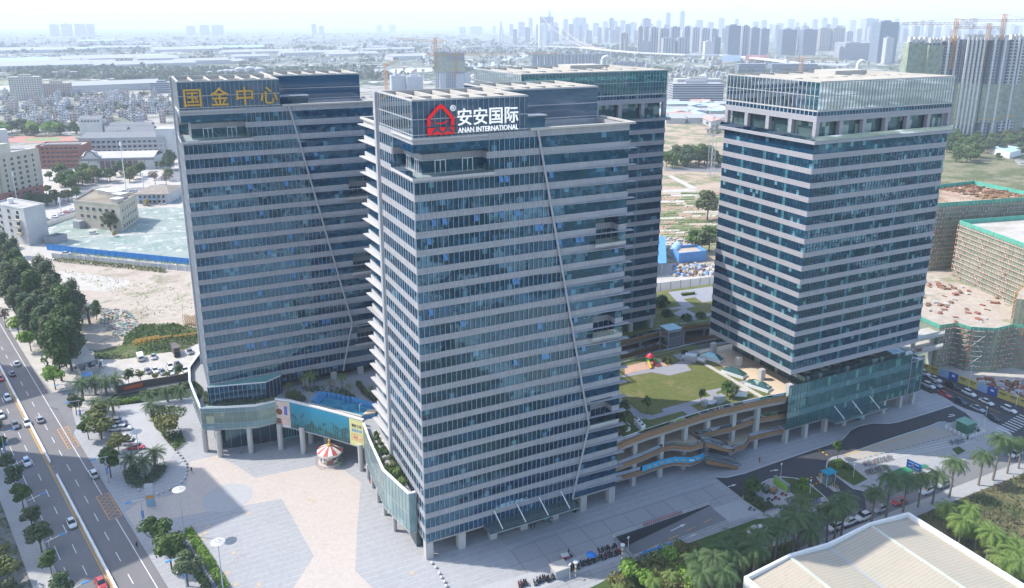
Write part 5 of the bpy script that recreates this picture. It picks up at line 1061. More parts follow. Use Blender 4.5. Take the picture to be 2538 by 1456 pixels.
for (r, c2, p, kd, cl, dn, l) in ((3, 1, (165, 685), 'sedan', 'white', 0, 'white sedan near the top of the avenue, right of the median'), (3, 1, (120, 785), 'sedan', 'grey', 0, 'dark sedan just below the topmost white one on the avenue'), (3, 1, (2, 832), 'sedan', 'red', 1, 'dark red car cut off by the left edge of the photo'), (3, 1, (75, 1028), 'suv', 'white', 1, 'white car left of the median in the upper shadow edge'), (3, 1, (8, 1200), 'suv', 'white', 1, 'white car half cut by the left edge, lower down'), (3, 1, (150, 1298), 'suv', 'grey', 1, 'dark grey car beside the white car at the median gap'), (3, 1, (268, 1275), 'suv', 'white', 1, 'white car crossing at the gap in the median'), (3, 1, (395, 1240), 'sedan', 'silver', 0, 'grey blue sedan beside the upper orange keep-clear box'),
     (4, 1, (265, 208), 'suv', 'white', 1, 'white car on the sunlit stretch left of the median'), (4, 1, (925, 322), 'suv', 'white', 0, 'white car at the near kerb above the lower keep-clear box'), (4, 1, (708, 808), 'sedan', 'white', 1, 'white sedan with a sunroof in the lower shadow left of the median'), (4, 1, (1000, 1405), 'sedan', 'red', 1, 'bright red car at the bottom edge of the photo')):
    x, y = Q(r, c2, p, z=.5)[0].xy; car(kd, x, y, ADN if dn else AUP, cl, l, 'cars driving on the avenue', -.12)
LOT = [((1522, 622), 'sedan', 'silver', 1.5, 'silver car right of the white van in the dusty car park'), ((1882, 572), 'sedan', 'grey', 1.5, 'grey car right of the dark truck'), ((2018, 552), 'suv', 'white', 1.5, 'white car against the left tower corner, upper row'), ((1980, 683), 'suv', 'white', 1.45, 'white car alone in front of the lower row, by the tower'), ((1466, 762), 'sedan', 'grey', 1.4, 'leftmost dark car of the lower row in the dusty car park'), ((1537, 756), 'sedan', 'white', 1.4, 'white car second from the left in the lower row'), ((1610, 772), 'sedan', 'grey', 1.4, 'dark car behind the small trees in the lower row'), ((1686, 718), 'suv', 'white', 1.4, 'white car at the back of the lower row'), ((1762, 698), 'sedan', 'navy', 1.4, 'dark blue car at the back of the lower row'), ((1692, 775), 'sedan', 'white', 1.4, 'white car in front of another white one in the lower row'), ((1836, 752), 'sedan', 'white', 1.4, 'white car right of the greenest small tree'), ((1912, 742), 'suv', 'white', 1.4, 'last white car of the lower row beside the podium')]
for p, kd, cl, a, l in LOT: x, y = Q(3, 1, p, z=.5)[0].xy; car(kd, x, y, -a, cl, l, 'cars in the dusty car park', .02)
for i, (r, p, kd, cl, l) in enumerate(((3, (1170, 1255), 'sedan', 'silver', 'topmost silver car in the small car park'), (3, (1180, 1290), 'sedan', 'grey', 'dark car second from the top in the small car park'), (3, (1150, 1335), 'sedan', 'white', 'white car in the middle of the small car park'), (3, (1230, 1330), 'suv', 'white', 'white car nosing out of the middle of the small car park'), (3, (1240, 1430), 'suv', 'white', 'white car under the flat yellowish tree'), (4, (1350, 62), 'sedan', 'red', 'red car in the small car park, half hidden by leaves'), (4, (1350, 250), 'sedan', 'white', 'white car behind the date palms of the round bed'), (4, (1300, 20), 'suv', 'white', 'white car next to the red one in the small car park'))):
    x, y = Q(r, 1, p, z=.5)[0].xy; car(kd, x, y, -.35, cl, l, 'cars in the small car park')
ps = TQ(3, 4, (1660, 880), (2300, 1180)); AST = math.atan2(ps[1][1]-ps[0][1], ps[1][0]-ps[0][0])
for p, kd, cl, l in (((285, 588), 'suv', 'white', 'white car farthest up the street beside the yellow hoarding'), ((415, 658), 'sedan', 'white', 'white sedan second at the hoarding kerb'), ((335, 735), 'suv', 'white', 'white car with roof rails on the near side of the street'), ((420, 722), 'sedan', 'silver', 'silver car next to the white one with roof rails'), ((620, 742), 'suv', 'black', 'black van parked at the hoarding'), ((525, 838), 'sedan', 'red', 'red car at the near kerb of the hoarding street'), ((820, 828), 'suv', 'white', 'white car with dark windscreen in mid street'), ((715, 922), 'sedan', 'navy', 'dark car right below the red one'), ((1030, 932), 'sedan', 'white', 'white sedan along the yellow hoarding panel'), ((925, 1012), 'sedan', 'silver', 'silver saloon at the near kerb before the crossing'), ((1300, 1024), 'suv', 'white', 'white car nearest the zebra crossing'), ((1105, 1118), 'sedan', 'navy', 'dark blue car waiting at the zebra crossing')):
    x, y = V(5, p, z=.6)[0].xy; car(kd, x, y, AST, cl, l, 'cars in the hoarding street', .03)
for p, kd, cl, l in (((1215, 402), 'sedan', 'blue', 'light blue car beside the green court at the palms'), ((1728, 432), 'suv', 'silver', 'silver car at the pavement between the palm trunks'), ((560, 652), 'sedan', 'black', 'black car by the shared bicycles, behind palm leaves'), ((660, 855), 'suv', 'white', 'white car close to the warehouse wall'), ((800, 800), 'sedan', 'white', 'white car right of the one by the warehouse wall'), ((945, 752), 'suv', 'white', 'white car with its tail to the palm trunks'), ((1110, 672), 'sedan', 'silver', 'silver car behind the second royal palm'), ((1300, 600), 'sedan', 'red', 'dark red car behind the third royal palm'), ((1570, 495), 'suv', 'white', 'white car behind the fifth royal palm'), ((2450, 130), 'sedan', 'white', 'white car far right on the lower street'), ((880, 720), 'sedan', 'grey', 'dark car in the palm shade of the lower street')):
    x, y = Q(4, 4, p, z=.5)[0].xy; car(kd, x, y, math.pi+.03, cl, l, 'cars parked along the lower street')
for i, p in enumerate(((2415, 885), (2470, 880))): x, y = Q(4, 3, p, z=.5)[0].xy; car('suv', x, y, .1, 'white', ('left', 'right')[i]+' white car showing through the palms at the green strip', 'white cars at the green strip')
for p, kd, cl, l in (((930, 850), 'suv', 'white', 'white car in front of the cream three storey block'), ((1455, 568), 'sedan', 'silver', 'silver car left in front of the white tiled old house'), ((1610, 562), 'sedan', 'white', 'white car right in front of the white tiled old house'), ((660, 1052), 'suv', 'white', 'white car between the blue hoarding and the white fence'), ((455, 710), 'sedan', 'grey', 'dark car in the row on the back street'), ((540, 685), 'sedan', 'white', 'white car second in the row on the back street'), ((600, 660), 'sedan', 'white', 'white car third in the row on the back street'), ((655, 640), 'sedan', 'red', 'red car in the row on the back street'), ((710, 620), 'sedan', 'white', 'last white car in the row on the back street'), ((1310, 432), 'sedan', 'white', 'left white car on the street beyond the cream block'), ((1350, 436), 'suv', 'white', 'right white car on the street beyond the cream block'), ((1128, 475), 'suv', 'grey', 'dark car behind the cream block roof'), ((1740, 335), 'suv', 'white', 'white van-like car in the lot beyond the old house'), ((1780, 412), 'suv', 'white', 'white car right of the old house roof')):
    x, y = Q(2, 1, p, z=.5)[0].xy; car(kd, x, y, -.85 if p[0] < 760 and p[1] < 800 else -.25, cl, l, 'cars on the back streets', -.21)
# van and truck
def boxtruck(name, label, cat, x, y, ang, cab, bodym, L, H, z):
    t = thing(name, label, cat, (x, y, z)); t['_w'] = 0; t.rotation_euler = (0, 0, ang)
    MB().box(-L/2, -1.0, .5, L/2-1.5, 1.0, H, bodym).build('cargo_box', t); b = MB(); b.box(L/2-1.45, -.95, .45, L/2, .95, 1.25, cab); b.add([(L/2-1.45, -.95, 1.25), (L/2, -.95, 1.25), (L/2, .95, 1.25), (L/2-1.45, .95, 1.25), (L/2-1.4, -.85, min(H, 2.1)), (L/2-.45, -.85, min(H, 2.1)), (L/2-.45, .85, min(H, 2.1)), (L/2-1.4, .85, min(H, 2.1))], [(4, 5, 6, 7), (0, 1, 5, 4), (1, 2, 6, 5), (2, 3, 7, 6), (3, 0, 4, 7)], cab); b.build('cab', t)
    MB().add([(L/2+.01, -.8, 1.3), (L/2+.01, .8, 1.3), (L/2-.41, .75, 2.0), (L/2-.41, -.75, 2.0)], [(0, 1, 2, 3)], CGL).build('windscreen', t)
    for xx in (-L/2+1.1, L/2-.9):
        for yy in (-.9, .9): MB().tube((xx, yy-.12, .4), (xx, yy+.12, .4), .4, .4, TYRE, 12).build('wheel', t)
x, y = Q(3, 1, (1392, 630), z=.8)[0].xy; boxtruck('parked_van', 'white van with a flat roof in the dusty car park', 'van', x, y, -1.45, PAINTS['white'], PAINTS['white'], 5.0, 2.1, .02)
x, y = Q(3, 1, (1742, 570), z=1.0)[0].xy; boxtruck('parked_truck', 'dark canvas covered truck in the dusty car park', 'truck', x, y, -1.45, M('truck_cab', (.03, .03, .035), .5), M('truck_canvas', (.13, .115, .10), .9), 7.2, 3.1, .02)
# two-wheelers
def make_scooter():
    t = thing('scooter', 'scooter', 'scooter'); t['_w'] = 0
    b = MB(); b.box(-.5, -.14, .38, .05, .14, .72, PAINTS['grey']).box(-.1, -.14, .28, .5, .14, .40, PAINTS['grey']); b.add([(.42, -.17, .35), (.62, -.12, .35), (.62, .12, .35), (.42, .17, .35), (.36, -.16, .95), (.44, -.1, 1.0), (.44, .1, 1.0), (.36, .16, .95)], [(4, 5, 6, 7), (0, 1, 5, 4), (1, 2, 6, 5), (2, 3, 7, 6), (3, 0, 4, 7)], PAINTS['grey']); b.build('body', t)
    MB().box(-.62, -.15, .72, .02, .15, .84, BLACK).build('seat', t); MB().path([(.42, -.33, 1.02), (.46, 0, 1.05), (.42, .33, 1.02)], .03, STEEL, 5).build('handlebar', t)
    for x in (-.55, .62): MB().tube((x, -.06, .25), (x, .06, .25), .25, .25, TYRE, 10).build('wheel', t)
    return t
def make_bike():
    t = thing('bicycle', 'bicycle', 'bicycle'); t['_w'] = 0
    b = MB()
    for p, q in (((-.5, 0, .33), (-.1, 0, .32)), ((-.1, 0, .32), (-.2, 0, .85)), ((-.1, 0, .32), (.4, 0, .8)), ((-.17, 0, .75), (.4, 0, .8)), ((-.5, 0, .33), (-.18, 0, .72)), ((.4, 0, .8), (.55, 0, .33)), ((.4, 0, .8), (.36, 0, 1.0))): b.tube(p, q, .035, .035, PAINTS['blue'], 5)
    b.build('body', t); MB().box(-.34, -.09, .86, -.08, .09, .93, BLACK).build('saddle', t); MB().path([(.3, -.28, 1.02), (.37, 0, 1.0), (.3, .28, 1.02)], .025, BLACK, 5).build('handlebar', t)
    for x in (-.5, .55):
        w_ = MB()
        for i in range(12): a, c3 = i*.5236, (i+1)*.5236; w_.tube((x+.33*math.cos(a), 0, .33+.33*math.sin(a)), (x+.33*math.cos(c3), 0, .33+.33*math.sin(c3)), .03, .03, TYRE, 4, False)
        w_.build('wheel', t)
    return t
TW = {'scooter': make_scooter(), 'bicycle': make_bike()}; rd = random.Random(3)
def rowof(kind, p, q, n, ang, label, group, cols, jit=.25):
    for i in range(n):
        u = (i+.5)/n; x = p[0]+(q[0]-p[0])*u+rd.uniform(-jit, jit)*.5; y = p[1]+(q[1]-p[1])*u+rd.uniform(-jit, jit); cl = cols[rd.randrange(len(cols))]; first = kind not in USED
        if first: USED.add(kind); r = TW[kind]; r.location = (x, y, .03); r.rotation_euler = (0, 0, ang); r['label'] = label; r['group'] = group
        else: r = dup(TW[kind], (x, y, .03), ang+rd.uniform(-.2, .2), label, group, None, {'body': PAINTS[cl]})
DK = ('grey', 'black', 'navy', 'red', 'silver', 'black')
for a, c2, n, gp in (((850, 1105), (1040, 1060), 9, 'upper row of scooters left of the ramp'), ((835, 1185), (1080, 1105), 12, 'lower row of scooters left of the ramp'), ((525, 1290), (680, 1250), 8, 'scooters around the striped post'), ((675, 1235), (830, 1195), 8, 'scooters beside the blue umbrella')):
    p, q = TQ(4, 3, a, c2); rowof('scooter', p, q, n, 1.35, 'scooter parked in the '+gp if 'row' in gp else 'one of the '+gp, gp, DK)
for a, c2, n, gp in (((210, 1420), (330, 1370), 7, 'scooters in the sun left of the concrete box'), ((345, 1390), (420, 1350), 5, 'scooters right beside the concrete box'), ((60, 1440), (150, 1425), 5, 'scooters at the very bottom edge')):
    p, q = TQ(4, 3, a, c2); rowof('scooter', p, q, n, 1.35, 'one of the '+gp, gp, DK+('white',))
for a, c2, n, gp in (((940, 250), (1225, 175), 16, 'upper bicycle rank on the shaded pavement'), ((965, 330), (1180, 270), 14, 'lower bicycle rank on the shaded pavement'), ((185, 620), (320, 590), 10, 'shared bicycles at the end of the scooter yard'), ((365, 650), (520, 600), 11, 'shared bicycles by the black car'), ((1800, 35), (1930, 5), 8, 'bicycles near the green hut')):
    p, q = TQ(4, 4, a, c2); rowof('bicycle', p, q, n, 1.3, 'bicycle in the '+gp if 'rank' in gp else 'one of the '+gp, gp, ('grey', 'blue', 'red', 'silver', 'navy', 'white'))
for p, cl, l in (((920, 755), 'red', 'red scooter alone in the painted bay of the yard'), ((805, 820), 'red', 'dark red scooter below the lone red one'), ((690, 840), 'navy', 'scooter with a parcel box in the yard'), ((825, 970), 'black', 'black scooter at the lower end of the yard'), ((955, 965), 'grey', 'grey scooter near the shared bicycles'), ((385, 1000), 'silver', 'green grey scooter on the sunny apron'), ((555, 630), 'white', 'white scooter behind the green cart'), ((610, 605), 'red', 'red scooter behind the green cart')):
    x, y = V(6, p)[0].xy; dup(TW['scooter'], (x, y, .03), -.7, l, 'scooters in the courier yard', None, {'body': PAINTS[cl]})
hbx = TQ(4, 1, (1790, 930), (1860, 1060), (1960, 1210), (2060, 1370), (2150, 1480))
for i, (x, y, a) in enumerate(along(hbx, 1.05)): dup(TW['bicycle'], (x, y, .02), a+1.45+rd.uniform(-.15, .15), 'shared bicycle in the long row between the two hedges by the plaza', 'shared bicycles between the plaza hedges', None, {'body': PAINTS['blue' if i < 14 else ('white' if i % 3 else 'blue')]})
def cart(name, label, x, y, ang, col, cover=None, H=1.6):
    t = thing(name, label, 'cart', (x, y, .02)); t['_w'] = 0; t.rotation_euler = (0, 0, ang)
    b = MB(); b.box(-1.2, -.55, .45, .5, .55, .95, col); b.build('cargo_bed', t)
    if cover: b = MB(); b.add([(-1.25, -.6, .95), (.55, -.6, .95), (.55, .6, .95), (-1.25, .6, .95), (-1.1, -.4, H), (.4, -.4, H), (.4, .4, H), (-1.1, .4, H)], [(4, 5, 6, 7), (0, 1, 5, 4), (1, 2, 6, 5), (2, 3, 7, 6), (3, 0, 4, 7)], cover); b.build('cover', t)
    b = MB(); b.box(.5, -.2, .4, 1.2, .2, .6, col).box(.6, -.25, .6, 1.0, .25, .8, BLACK); b.path([(1.15, 0, .3), (1.1, 0, 1.1)], .04, STEEL, 5).path([(1.05, -.35, 1.1), (1.05, .35, 1.1)], .03, BLACK, 5); b.build('driver_seat', t)
    for xx, yy in ((-.7, -.6), (-.7, .6), (1.25, 0)): MB().tube((xx, yy-.06, .28), (xx, yy+.06, .28), .28, .28, TYRE, 10).build('wheel', t)
x, y = Q(4, 3, (540, 1165))[0].xy; cart('cargo_tricycle', 'red cargo tricycle loaded with sacks on the forecourt', x, y, -.1, PAINTS['red'], M('sacks', (.45, .48, .45), .9), 1.25)
x, y = Q(4, 3, (345, 785))[0].xy; cart('covered_cart', 'teal covered tricycle at the columns of the red-logo tower', x, y, 1.0, M('teal_cart', (.02, .20, .22), .6), M('teal_cover', (.02, .22, .24), .7), 1.9)
x, y = Q(4, 3, (635, 690))[0].xy; cart('covered_cart', 'dark green covered tricycle by the square column', x, y, .1, M('green_cart', (.02, .08, .05), .6), M('green_cover', (.025, .10, .06), .7), 2.0)
x, y = V(6, (640, 690))[0].xy; cart('covered_cart', 'grey green canvas covered tricycle in the courier yard', x, y, .1, M('canvas_cart', (.05, .08, .05), .8), M('canvas_cover', (.14, .19, .14), .9), 1.9)
x, y = V(6, (760, 700))[0].xy; cart('cargo_tricycle', 'tricycle with brown cartons in the courier yard', x, y, .2, M('carton', (.32, .18, .09), .9), MATS['carton'], 1.4)
x, y = Q(3, 4, (900, 1240))[0].xy; cart('covered_cart', 'turquoise tricycle at the foot of the glass canopy', x, y, -.2, M('turq_cart', (.02, .28, .32), .6), MATS['turq_cart'], 1.6)
x, y = Q(4, 3, (782, 1195))[0].xy; t = thing('umbrella', 'open blue umbrella over the parked scooters', 'umbrella', (x, y, 0)); MB().path([(x, y, 0), (x, y, 2.3)], .03, STEEL, 5).build('pole', t); MB().lathe((x, y, 1.75), [(1.15, 0), (.8, .32), (.4, .52), (.02, .6)], M('umbrella_blue', (.02, .20, .55), .6), 10).build('canopy', t)
# ------------------------------------------------------------------ people
SKIN = M('skin', (.42, .25, .17), .6, .3); HAIR = M('hair', (.015, .012, .01), .7, .2)
def make_person(key, top, legs, stride=.28, arm=.12, skirt=False):
    me = bpy.data.meshes.new('person'); s = stride
    vs = [(0, 0, .92), (0, 0, 1.15), (0, 0, 1.36), (0, 0, 1.47), (.02, 0, 1.56), (.02, 0, 1.68), (.02, .10, .88), (s*.45, .10, .48), (s*.8, .10, .07), (s*.8+.16, .10, .04), (.02, -.10, .88), (-s*.2, -.10, .48), (-s*1.0, -.10, .09), (-s*1.0+.15, -.10, .04),
          (0, .19, 1.36), (-arm*.5, .24, 1.10), (arm*.7, .25, .86), (arm*.9, .25, .77), (0, -.19, 1.36), (arm*.5, -.24, 1.10), (arm*1.6, -.24, .88), (arm*2, -.24, .79)]
    es = [(0, 1), (1, 2), (2, 3), (3, 4), (4, 5), (0, 6), (6, 7), (7, 8), (8, 9), (0, 10), (10, 11), (11, 12), (12, 13), (2, 14), (14, 15), (15, 16), (16, 17), (2, 18), (18, 19), (19, 20), (20, 21)]
    rs = [.15, .13, .15, .06, .095, .09, .095, .065, .045, .04, .095, .065, .045, .04, .065, .045, .035, .035, .065, .045, .035, .035]
    me.from_pydata(vs, es, []); o = bpy.data.objects.new('person', me); COL.objects.link(o); md = o.modifiers.new('s', 'SKIN'); o.modifiers.new('d', 'SUBSURF').levels = 1
    for i, r in enumerate(rs): me.skin_vertices[0].data[i].radius = (r*.8 if i < 3 else r, r)
    me.skin_vertices[0].data[0].use_root = True; bpy.context.view_layer.update()
    m2 = bpy.data.meshes.new_from_object(o.evaluated_get(bpy.context.evaluated_depsgraph_get())); bpy.data.objects.remove(o); m2.materials.clear()
    for m in (legs, top, SKIN, HAIR): m2.materials.append(m)
    for p in m2.polygons:
        c = p.center; p.material_index = 2 if c.z > 1.43 or (abs(c.y) > .19 and c.z < .92) else (1 if c.z > (.62 if skirt else .92) or abs(c.y) > .17 and c.z > .9 else 0); p.use_smooth = True
    h = MB(); h.ball((.0, 0, 1.66), .115, .105, .11, HAIR, 10, 6).ball((-.05, 0, 1.56), .07, .09, .12, HAIR, 8, 5); return m2, h.mesh('hair')
C_ = lambda n, c: M(n, c, .8, .2)
PEOP = {'dark': make_person('dark', C_('coat_dark', (.03, .03, .04)), C_('trousers_dark', (.02, .02, .03))), 'red': make_person('red', C_('blouse_tan', (.25, .12, .08)), C_('skirt_red', (.55, .03, .05)), .15), 'white': make_person('white', C_('shirt_white', (.6, .6, .6)), C_('trousers_blue', (.04, .06, .12)), .2), 'grey': make_person('grey', C_('jacket_grey', (.2, .22, .26)), C_('jeans', (.03, .05, .09)), .3)}
for r, c2, p, k, a, l in ((4, 1, (1902, 318), 'dark', 2.2, 'person in dark clothes walking on the pink paving'), (4, 1, (2390, 130), 'grey', 1.0, 'person in grey walking in the shade of the podium columns'), (4, 3, (190, 872), 'dark', .5, 'left of two people in dark suits under the canopy'), (4, 3, (223, 864), 'dark', 3.5, 'right of two people in dark suits under the canopy'), (4, 3, (385, 822), 'white', 2.0, 'person in white beside the teal covered tricycle'), (4, 3, (560, 1135), 'dark', 1.2, 'person in black standing behind the red tricycle'), (4, 3, (2450, 218), 'red', .3, 'person with a red skirt on the pavement by the service road'), (4, 1, (1360, 1065), 'dark', 2.0, 'person in dark clothes standing at the kerb of the avenue'), (4, 4, (680, 930), 'dark', 1.0, 'person in dark clothes on the pavement between cars and warehouse'), (4, 2, (1130, 425), 'red', 1.0, 'person in red beside the columns of the side wing'), (2, 4, (2245, 1100), 'white', 0, 'worker on the roof slab of the construction site')):
    if r == 2: continue
    x, y = Q(r, c2, p)[0].xy; t = bpy.data.objects.new('person', PEOP[k][0]); COL.objects.link(t); t.location = (x, y, .03); t.rotation_euler = (0, 0, a); tag(t, l, 'person'); h = bpy.data.objects.new('hair', PEOP[k][1]); COL.objects.link(h); h.parent = t
x, y = V(6, (880, 610))[0].xy; t = bpy.data.objects.new('person', PEOP['grey'][0]); COL.objects.link(t); t.location = (x, y, .03); tag(t, 'person in grey standing at the lime green lockers', 'person'); h = bpy.data.objects.new('hair', PEOP['grey'][1]); COL.objects.link(h); h.parent = t
# ------------------------------------------------------------------ street furniture
BLUEL = M('lamp_blue', (.03, .22, .50), .4, .4); POLE = M('lamp_pole', (.38, .42, .46), .5, .4)
def street_lamp(x, y, H, dirx, diry, label, group, z=0, arm=2.2):
    t = thing('street_lamp', label, 'street lamp', (x, y, z), group); MB().path([(x, y, z), (x, y, z+H)], [.13, .07], POLE, 7).build('pole', t)
    d = Vector((dirx, diry)).normalized(); e = (x+d.x*arm, y+d.y*arm, z+H+.35); MB().path([(x-d.x*.6, y-d.y*.6, z+H-.1), e], .06, WHITE, 6).build('arm', t)
    f = Vector(e); b = MB(); b.obox(f.x+d.x*.5, f.y+d.y*.5, f.z-.1, 1.3, .45, .16, math.atan2(d.y, d.x), BLUEL); b.build('lamp_head', t); MB().box(x-.28, y-.05, z+2.6, x+.28, y+.05, z+4.6, BLUEL).build('banner', t)
nl = [(3, (700, 1110)), (3, (810, 1290)), (4, (1080, 420)), (4, (1432, 862)), (4, (1848, 1456))]
for i, (r, p) in enumerate(nl): x, y = Q(r, 1, p)[0].xy; street_lamp(x, y, 7.6, -RN.x, -RN.y, nth(i)+' blue headed lamp along the near kerb, counted from the top', 'road lamps on the near kerb')
for i, s in enumerate((-108, -88.5, -69, -49.5, -30)): x, y = RP(-62.6, s); street_lamp(x, y, 7.6, RN.x, RN.y, nth(i)+' blue headed lamp along the far kerb, counted from the top', 'road lamps on the far kerb')
STONE = M('bollard_stone', (.50, .49, .47), .8, .2)
for i, (r, p) in enumerate(((4, (1405, 320)), (4, (1830, 940)), (4, (2215, 1500)))):
    x, y = Q(r, 1, p)[0].xy; t = thing('plaza_lamp', ('disc lamp by the car park, farthest of the three', 'disc lamp at the tip of the bright hedge, middle of the three', 'disc lamp nearest the bottom edge')[i], 'lamp', (x, y, 0), 'disc lamps of the plaza')
    MB().path([(x, y, 0), (x, y, 12)], [.14, .08], POLE, 8).build('pole', t); MB().lathe((x, y, 11.9), [(.02, 0), (1.4, .15), (1.45, .22), (.8, .36), (.02, .44)], STONE, 24).build('disc', t)
    b = MB()
    for k in range(5): b.ball((x+.5*math.cos(k*1.257), y+.5*math.sin(k*1.257), 12.36), .13, .13, .06, STEEL, 6, 4)
    b.build('lamp_eye', t)
STONE = M('bollard_stone', (.55, .54, .52), .8, .2)
for i, p in enumerate(((1760, 120), (1785, 147), (1808, 175), (1828, 203), (1848, 231), (1857, 263), (1855, 297), (1850, 337), (1833, 377), (1797, 415), (1680, 487), (1620, 512), (1562, 534), (1375, 498))): x, y = Q(4, 1, p)[0].xy; o = MB().ball((0, 0, .3), .34, .34, .34, STONE).build('stone_ball'); o.location = (x, y, 0); tag(o, nth(i)+' stone ball from the podium columns in the curved row by the pink paving', 'bollard', 'stone balls of the curved row')
for i, p in enumerate(((1745, 1220), (1783, 1262), (1818, 1322), (1840, 1362), (1870, 1405), (1887, 1448))): x, y = Q(4, 2, p)[0].xy; o = MB().ball((0, 0, .3), .36, .36, .36, STONE).build('stone_ball'); o.location = (x, y, 0); tag(o, nth(i)+' stone ball from the corner column of the red-logo tower', 'bollard', 'stone balls by the corner column')
t = thing('totem_sign', 'tall slim grey sign with an orange band at the plaza edge', 'sign', (-53.6, 48.1, 0)); MB().obox(-53.6, 48.1, 0, 2.0, .4, 6.1, -.25, STEEL).build('body', t)
b = MB()
for z, h, m in ((5.2, .7, M('totem_light', (.5, .5, .52), .5)), (4.3, .7, MATS['totem_light']), (3.3, .8, MATS['totem_light']), (2.2, .8, M('totem_orange', (.55, .28, .06), .5)), (.2, 1.8, M('totem_blue', (.22, .38, .48), .5))): b.obox(-53.6, 48.1, z, 1.85, .44, h, -.25, m)
b.build('panel', t)
cx, cy = -9.6, 48.6; t = thing('carousel', 'red and white carousel with horses in front of the advertising screen', 'carousel', (cx, cy, 0)); RED = M('carousel_red', (.44, .10, .09), .5); CRM = M('carousel_white', (.72, .66, .58), .5); GOLD = M('carousel_gold', (.50, .30, .06), .4, .5)
MB().lathe((cx, cy, 0), [(3.3, 0), (3.3, .35), (.1, .36)], M('carousel_base', (.55, .48, .42), .7), 24).build('platform', t); b = MB(); b.lathe((cx, cy, 3.55), [(3.45, 0), (2.2, .75), (.7, 1.35), (.4, 1.5)], None, 16, False, [RED, CRM]); b.build('roof', t)
b = MB(); b.lathe((cx, cy, 2.95), [(3.4, 0), (3.48, .6)], CRM, 24); b.build('valance', t); MB().lathe((cx, cy, 4.9), [(.75, 0), (.6, .5), (.35, .7), (.3, 1.3), (.45, 1.6), (.02, 2.1)], GOLD, 12).build('finial', t); MB().lathe((cx, cy, .35), [(.8, 0), (.8, 3.2)], CRM, 14).build('centre_drum', t)
for k in range(10):
    a = k*.6283; px_, py_ = cx+2.5*math.cos(a), cy+2.5*math.sin(a); h = MB(); e = Vector((-math.sin(a), math.cos(a))); m = (CRM, M('horse_blue', (.10, .16, .35), .5), WHITE, RED)[k % 4]
    h.ball((px_, py_, 1.35), .22+.3*abs(e.x), .22+.3*abs(e.y), .24, m, 8, 5); h.path([(px_+e.x*.4, py_+e.y*.4, 1.45), (px_+e.x*.6, py_+e.y*.6, 1.95), (px_+e.x*.9, py_+e.y*.9, 1.85)], [.14, .11, .08], m, 6)
    for sx in (-.35, .35):
        for sd in (-.1, .1): h.path([(px_+e.x*sx-e.y*sd, py_+e.y*sx+e.x*sd, 1.2), (px_+e.x*sx*1.2-e.y*sd, py_+e.y*sx*1.2+e.x*sd, .65)], .05, m, 5)
    o = h.build('horse', t); MB().path([(px_, py_, .36), (px_, py_, 3.5)], .04, GOLD, 6).build('pole', t)
b = MB()
for k in range(20):
    a, c3 = k*.314, (k+1)*.314
    for z in (.5, 1.0): b.tube((cx+4.1*math.cos(a), cy+4.1*math.sin(a), z), (cx+4.1*math.cos(c3), cy+4.1*math.sin(c3), z), .035, .035, STEEL, 4, False)
    b.tube((cx+4.1*math.cos(a), cy+4.1*math.sin(a), 0), (cx+4.1*math.cos(a), cy+4.1*math.sin(a), 1.05), .035, .035, STEEL, 4)
tag(b.build('round_fence'), 'thin round railing encircling the carousel', 'fence')
x, y = V(3, (1660, 1290))[0].xy; o = MB().lathe((0, 0, 0), [(.35, 0), (.42, .9), (.44, 1.0), (.1, 1.15)], M('bin_green', (.03, .30, .08), .5), 10).build('litter_bin'); o.location = (x, y, 0); tag(o, 'bright green bin right of the carousel', 'bin')
# ramp
t = thing('garage_ramp', 'sunken car ramp with dark side wall beside the forecourt', 'ramp', (55, -15, 0)); (h0, h1, h2, h3) = HOLE   # h0 (41.3,-19.3) h1 (69.2,-18.6) h2 (69.2,-11.5) h3 (41.3,-11.8)
DEEP = -3.6
MB().add([(h0[0], h0[1], DEEP), (h1[0], h1[1], -.02), (h2[0], h2[1], -.02), (h3[0], h3[1], DEEP)], [(0, 1, 2, 3)], ASPG).build('ramp_floor', t)
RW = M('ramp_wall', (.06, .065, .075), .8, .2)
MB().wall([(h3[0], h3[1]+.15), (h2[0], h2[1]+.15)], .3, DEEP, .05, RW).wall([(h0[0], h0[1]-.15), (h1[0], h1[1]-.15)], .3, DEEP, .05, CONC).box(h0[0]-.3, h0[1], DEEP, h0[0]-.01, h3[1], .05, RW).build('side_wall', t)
b = MB()
def onramp(x): return DEEP+(-.02-DEEP)*(x-41.3)/27.9+.03
for x0 in (44, 49, 54, 59, 64): b.add([(x0, -15.55, onramp(x0)), (x0+2.6, -15.55, onramp(x0+2.6)), (x0+2.6, -15.35, onramp(x0+2.6)), (x0, -15.35, onramp(x0))], [(0, 1, 2, 3)], PAINTY)
for yy in (-13.4, -17.4): b.add([(56, yy-.12, onramp(56)), (59, yy-.12, onramp(59)), (59, yy-.4, onramp(59)), (60.5, yy, onramp(60.5)), (59, yy+.4, onramp(59)), (59, yy+.12, onramp(59)), (56, yy+.12, onramp(56))], [tuple(range(7))], PAINT)
b.build('marking', t)
t = thing('ramp_railing', 'white steel railing round three sides of the sunken ramp', 'railing', (55, -11, 0)); rl = [(69.2, -11.3), (41.0, -11.5), (41.0, -19.6), (69.2, -18.9)]
b = MB(); 
for z in (.25, .65, 1.05): b.wall(rl, .05, z, z+.05, WHITE)
b.build('rail', t); b = MB()
for x, y, a in along(rl, .55): b.box(x-.02, y-.02, .05, x+.02, y+.02, 1.1, WHITE)
b.build('baluster', t)
o = MB().wall([(49.5, -11.2), (61, -11.1)], .05, .2, .95, M('banner_red', (.50, .06, .06), .6)).build('banner'); tag(o, 'long red banner tied to the ramp railing', 'banner')
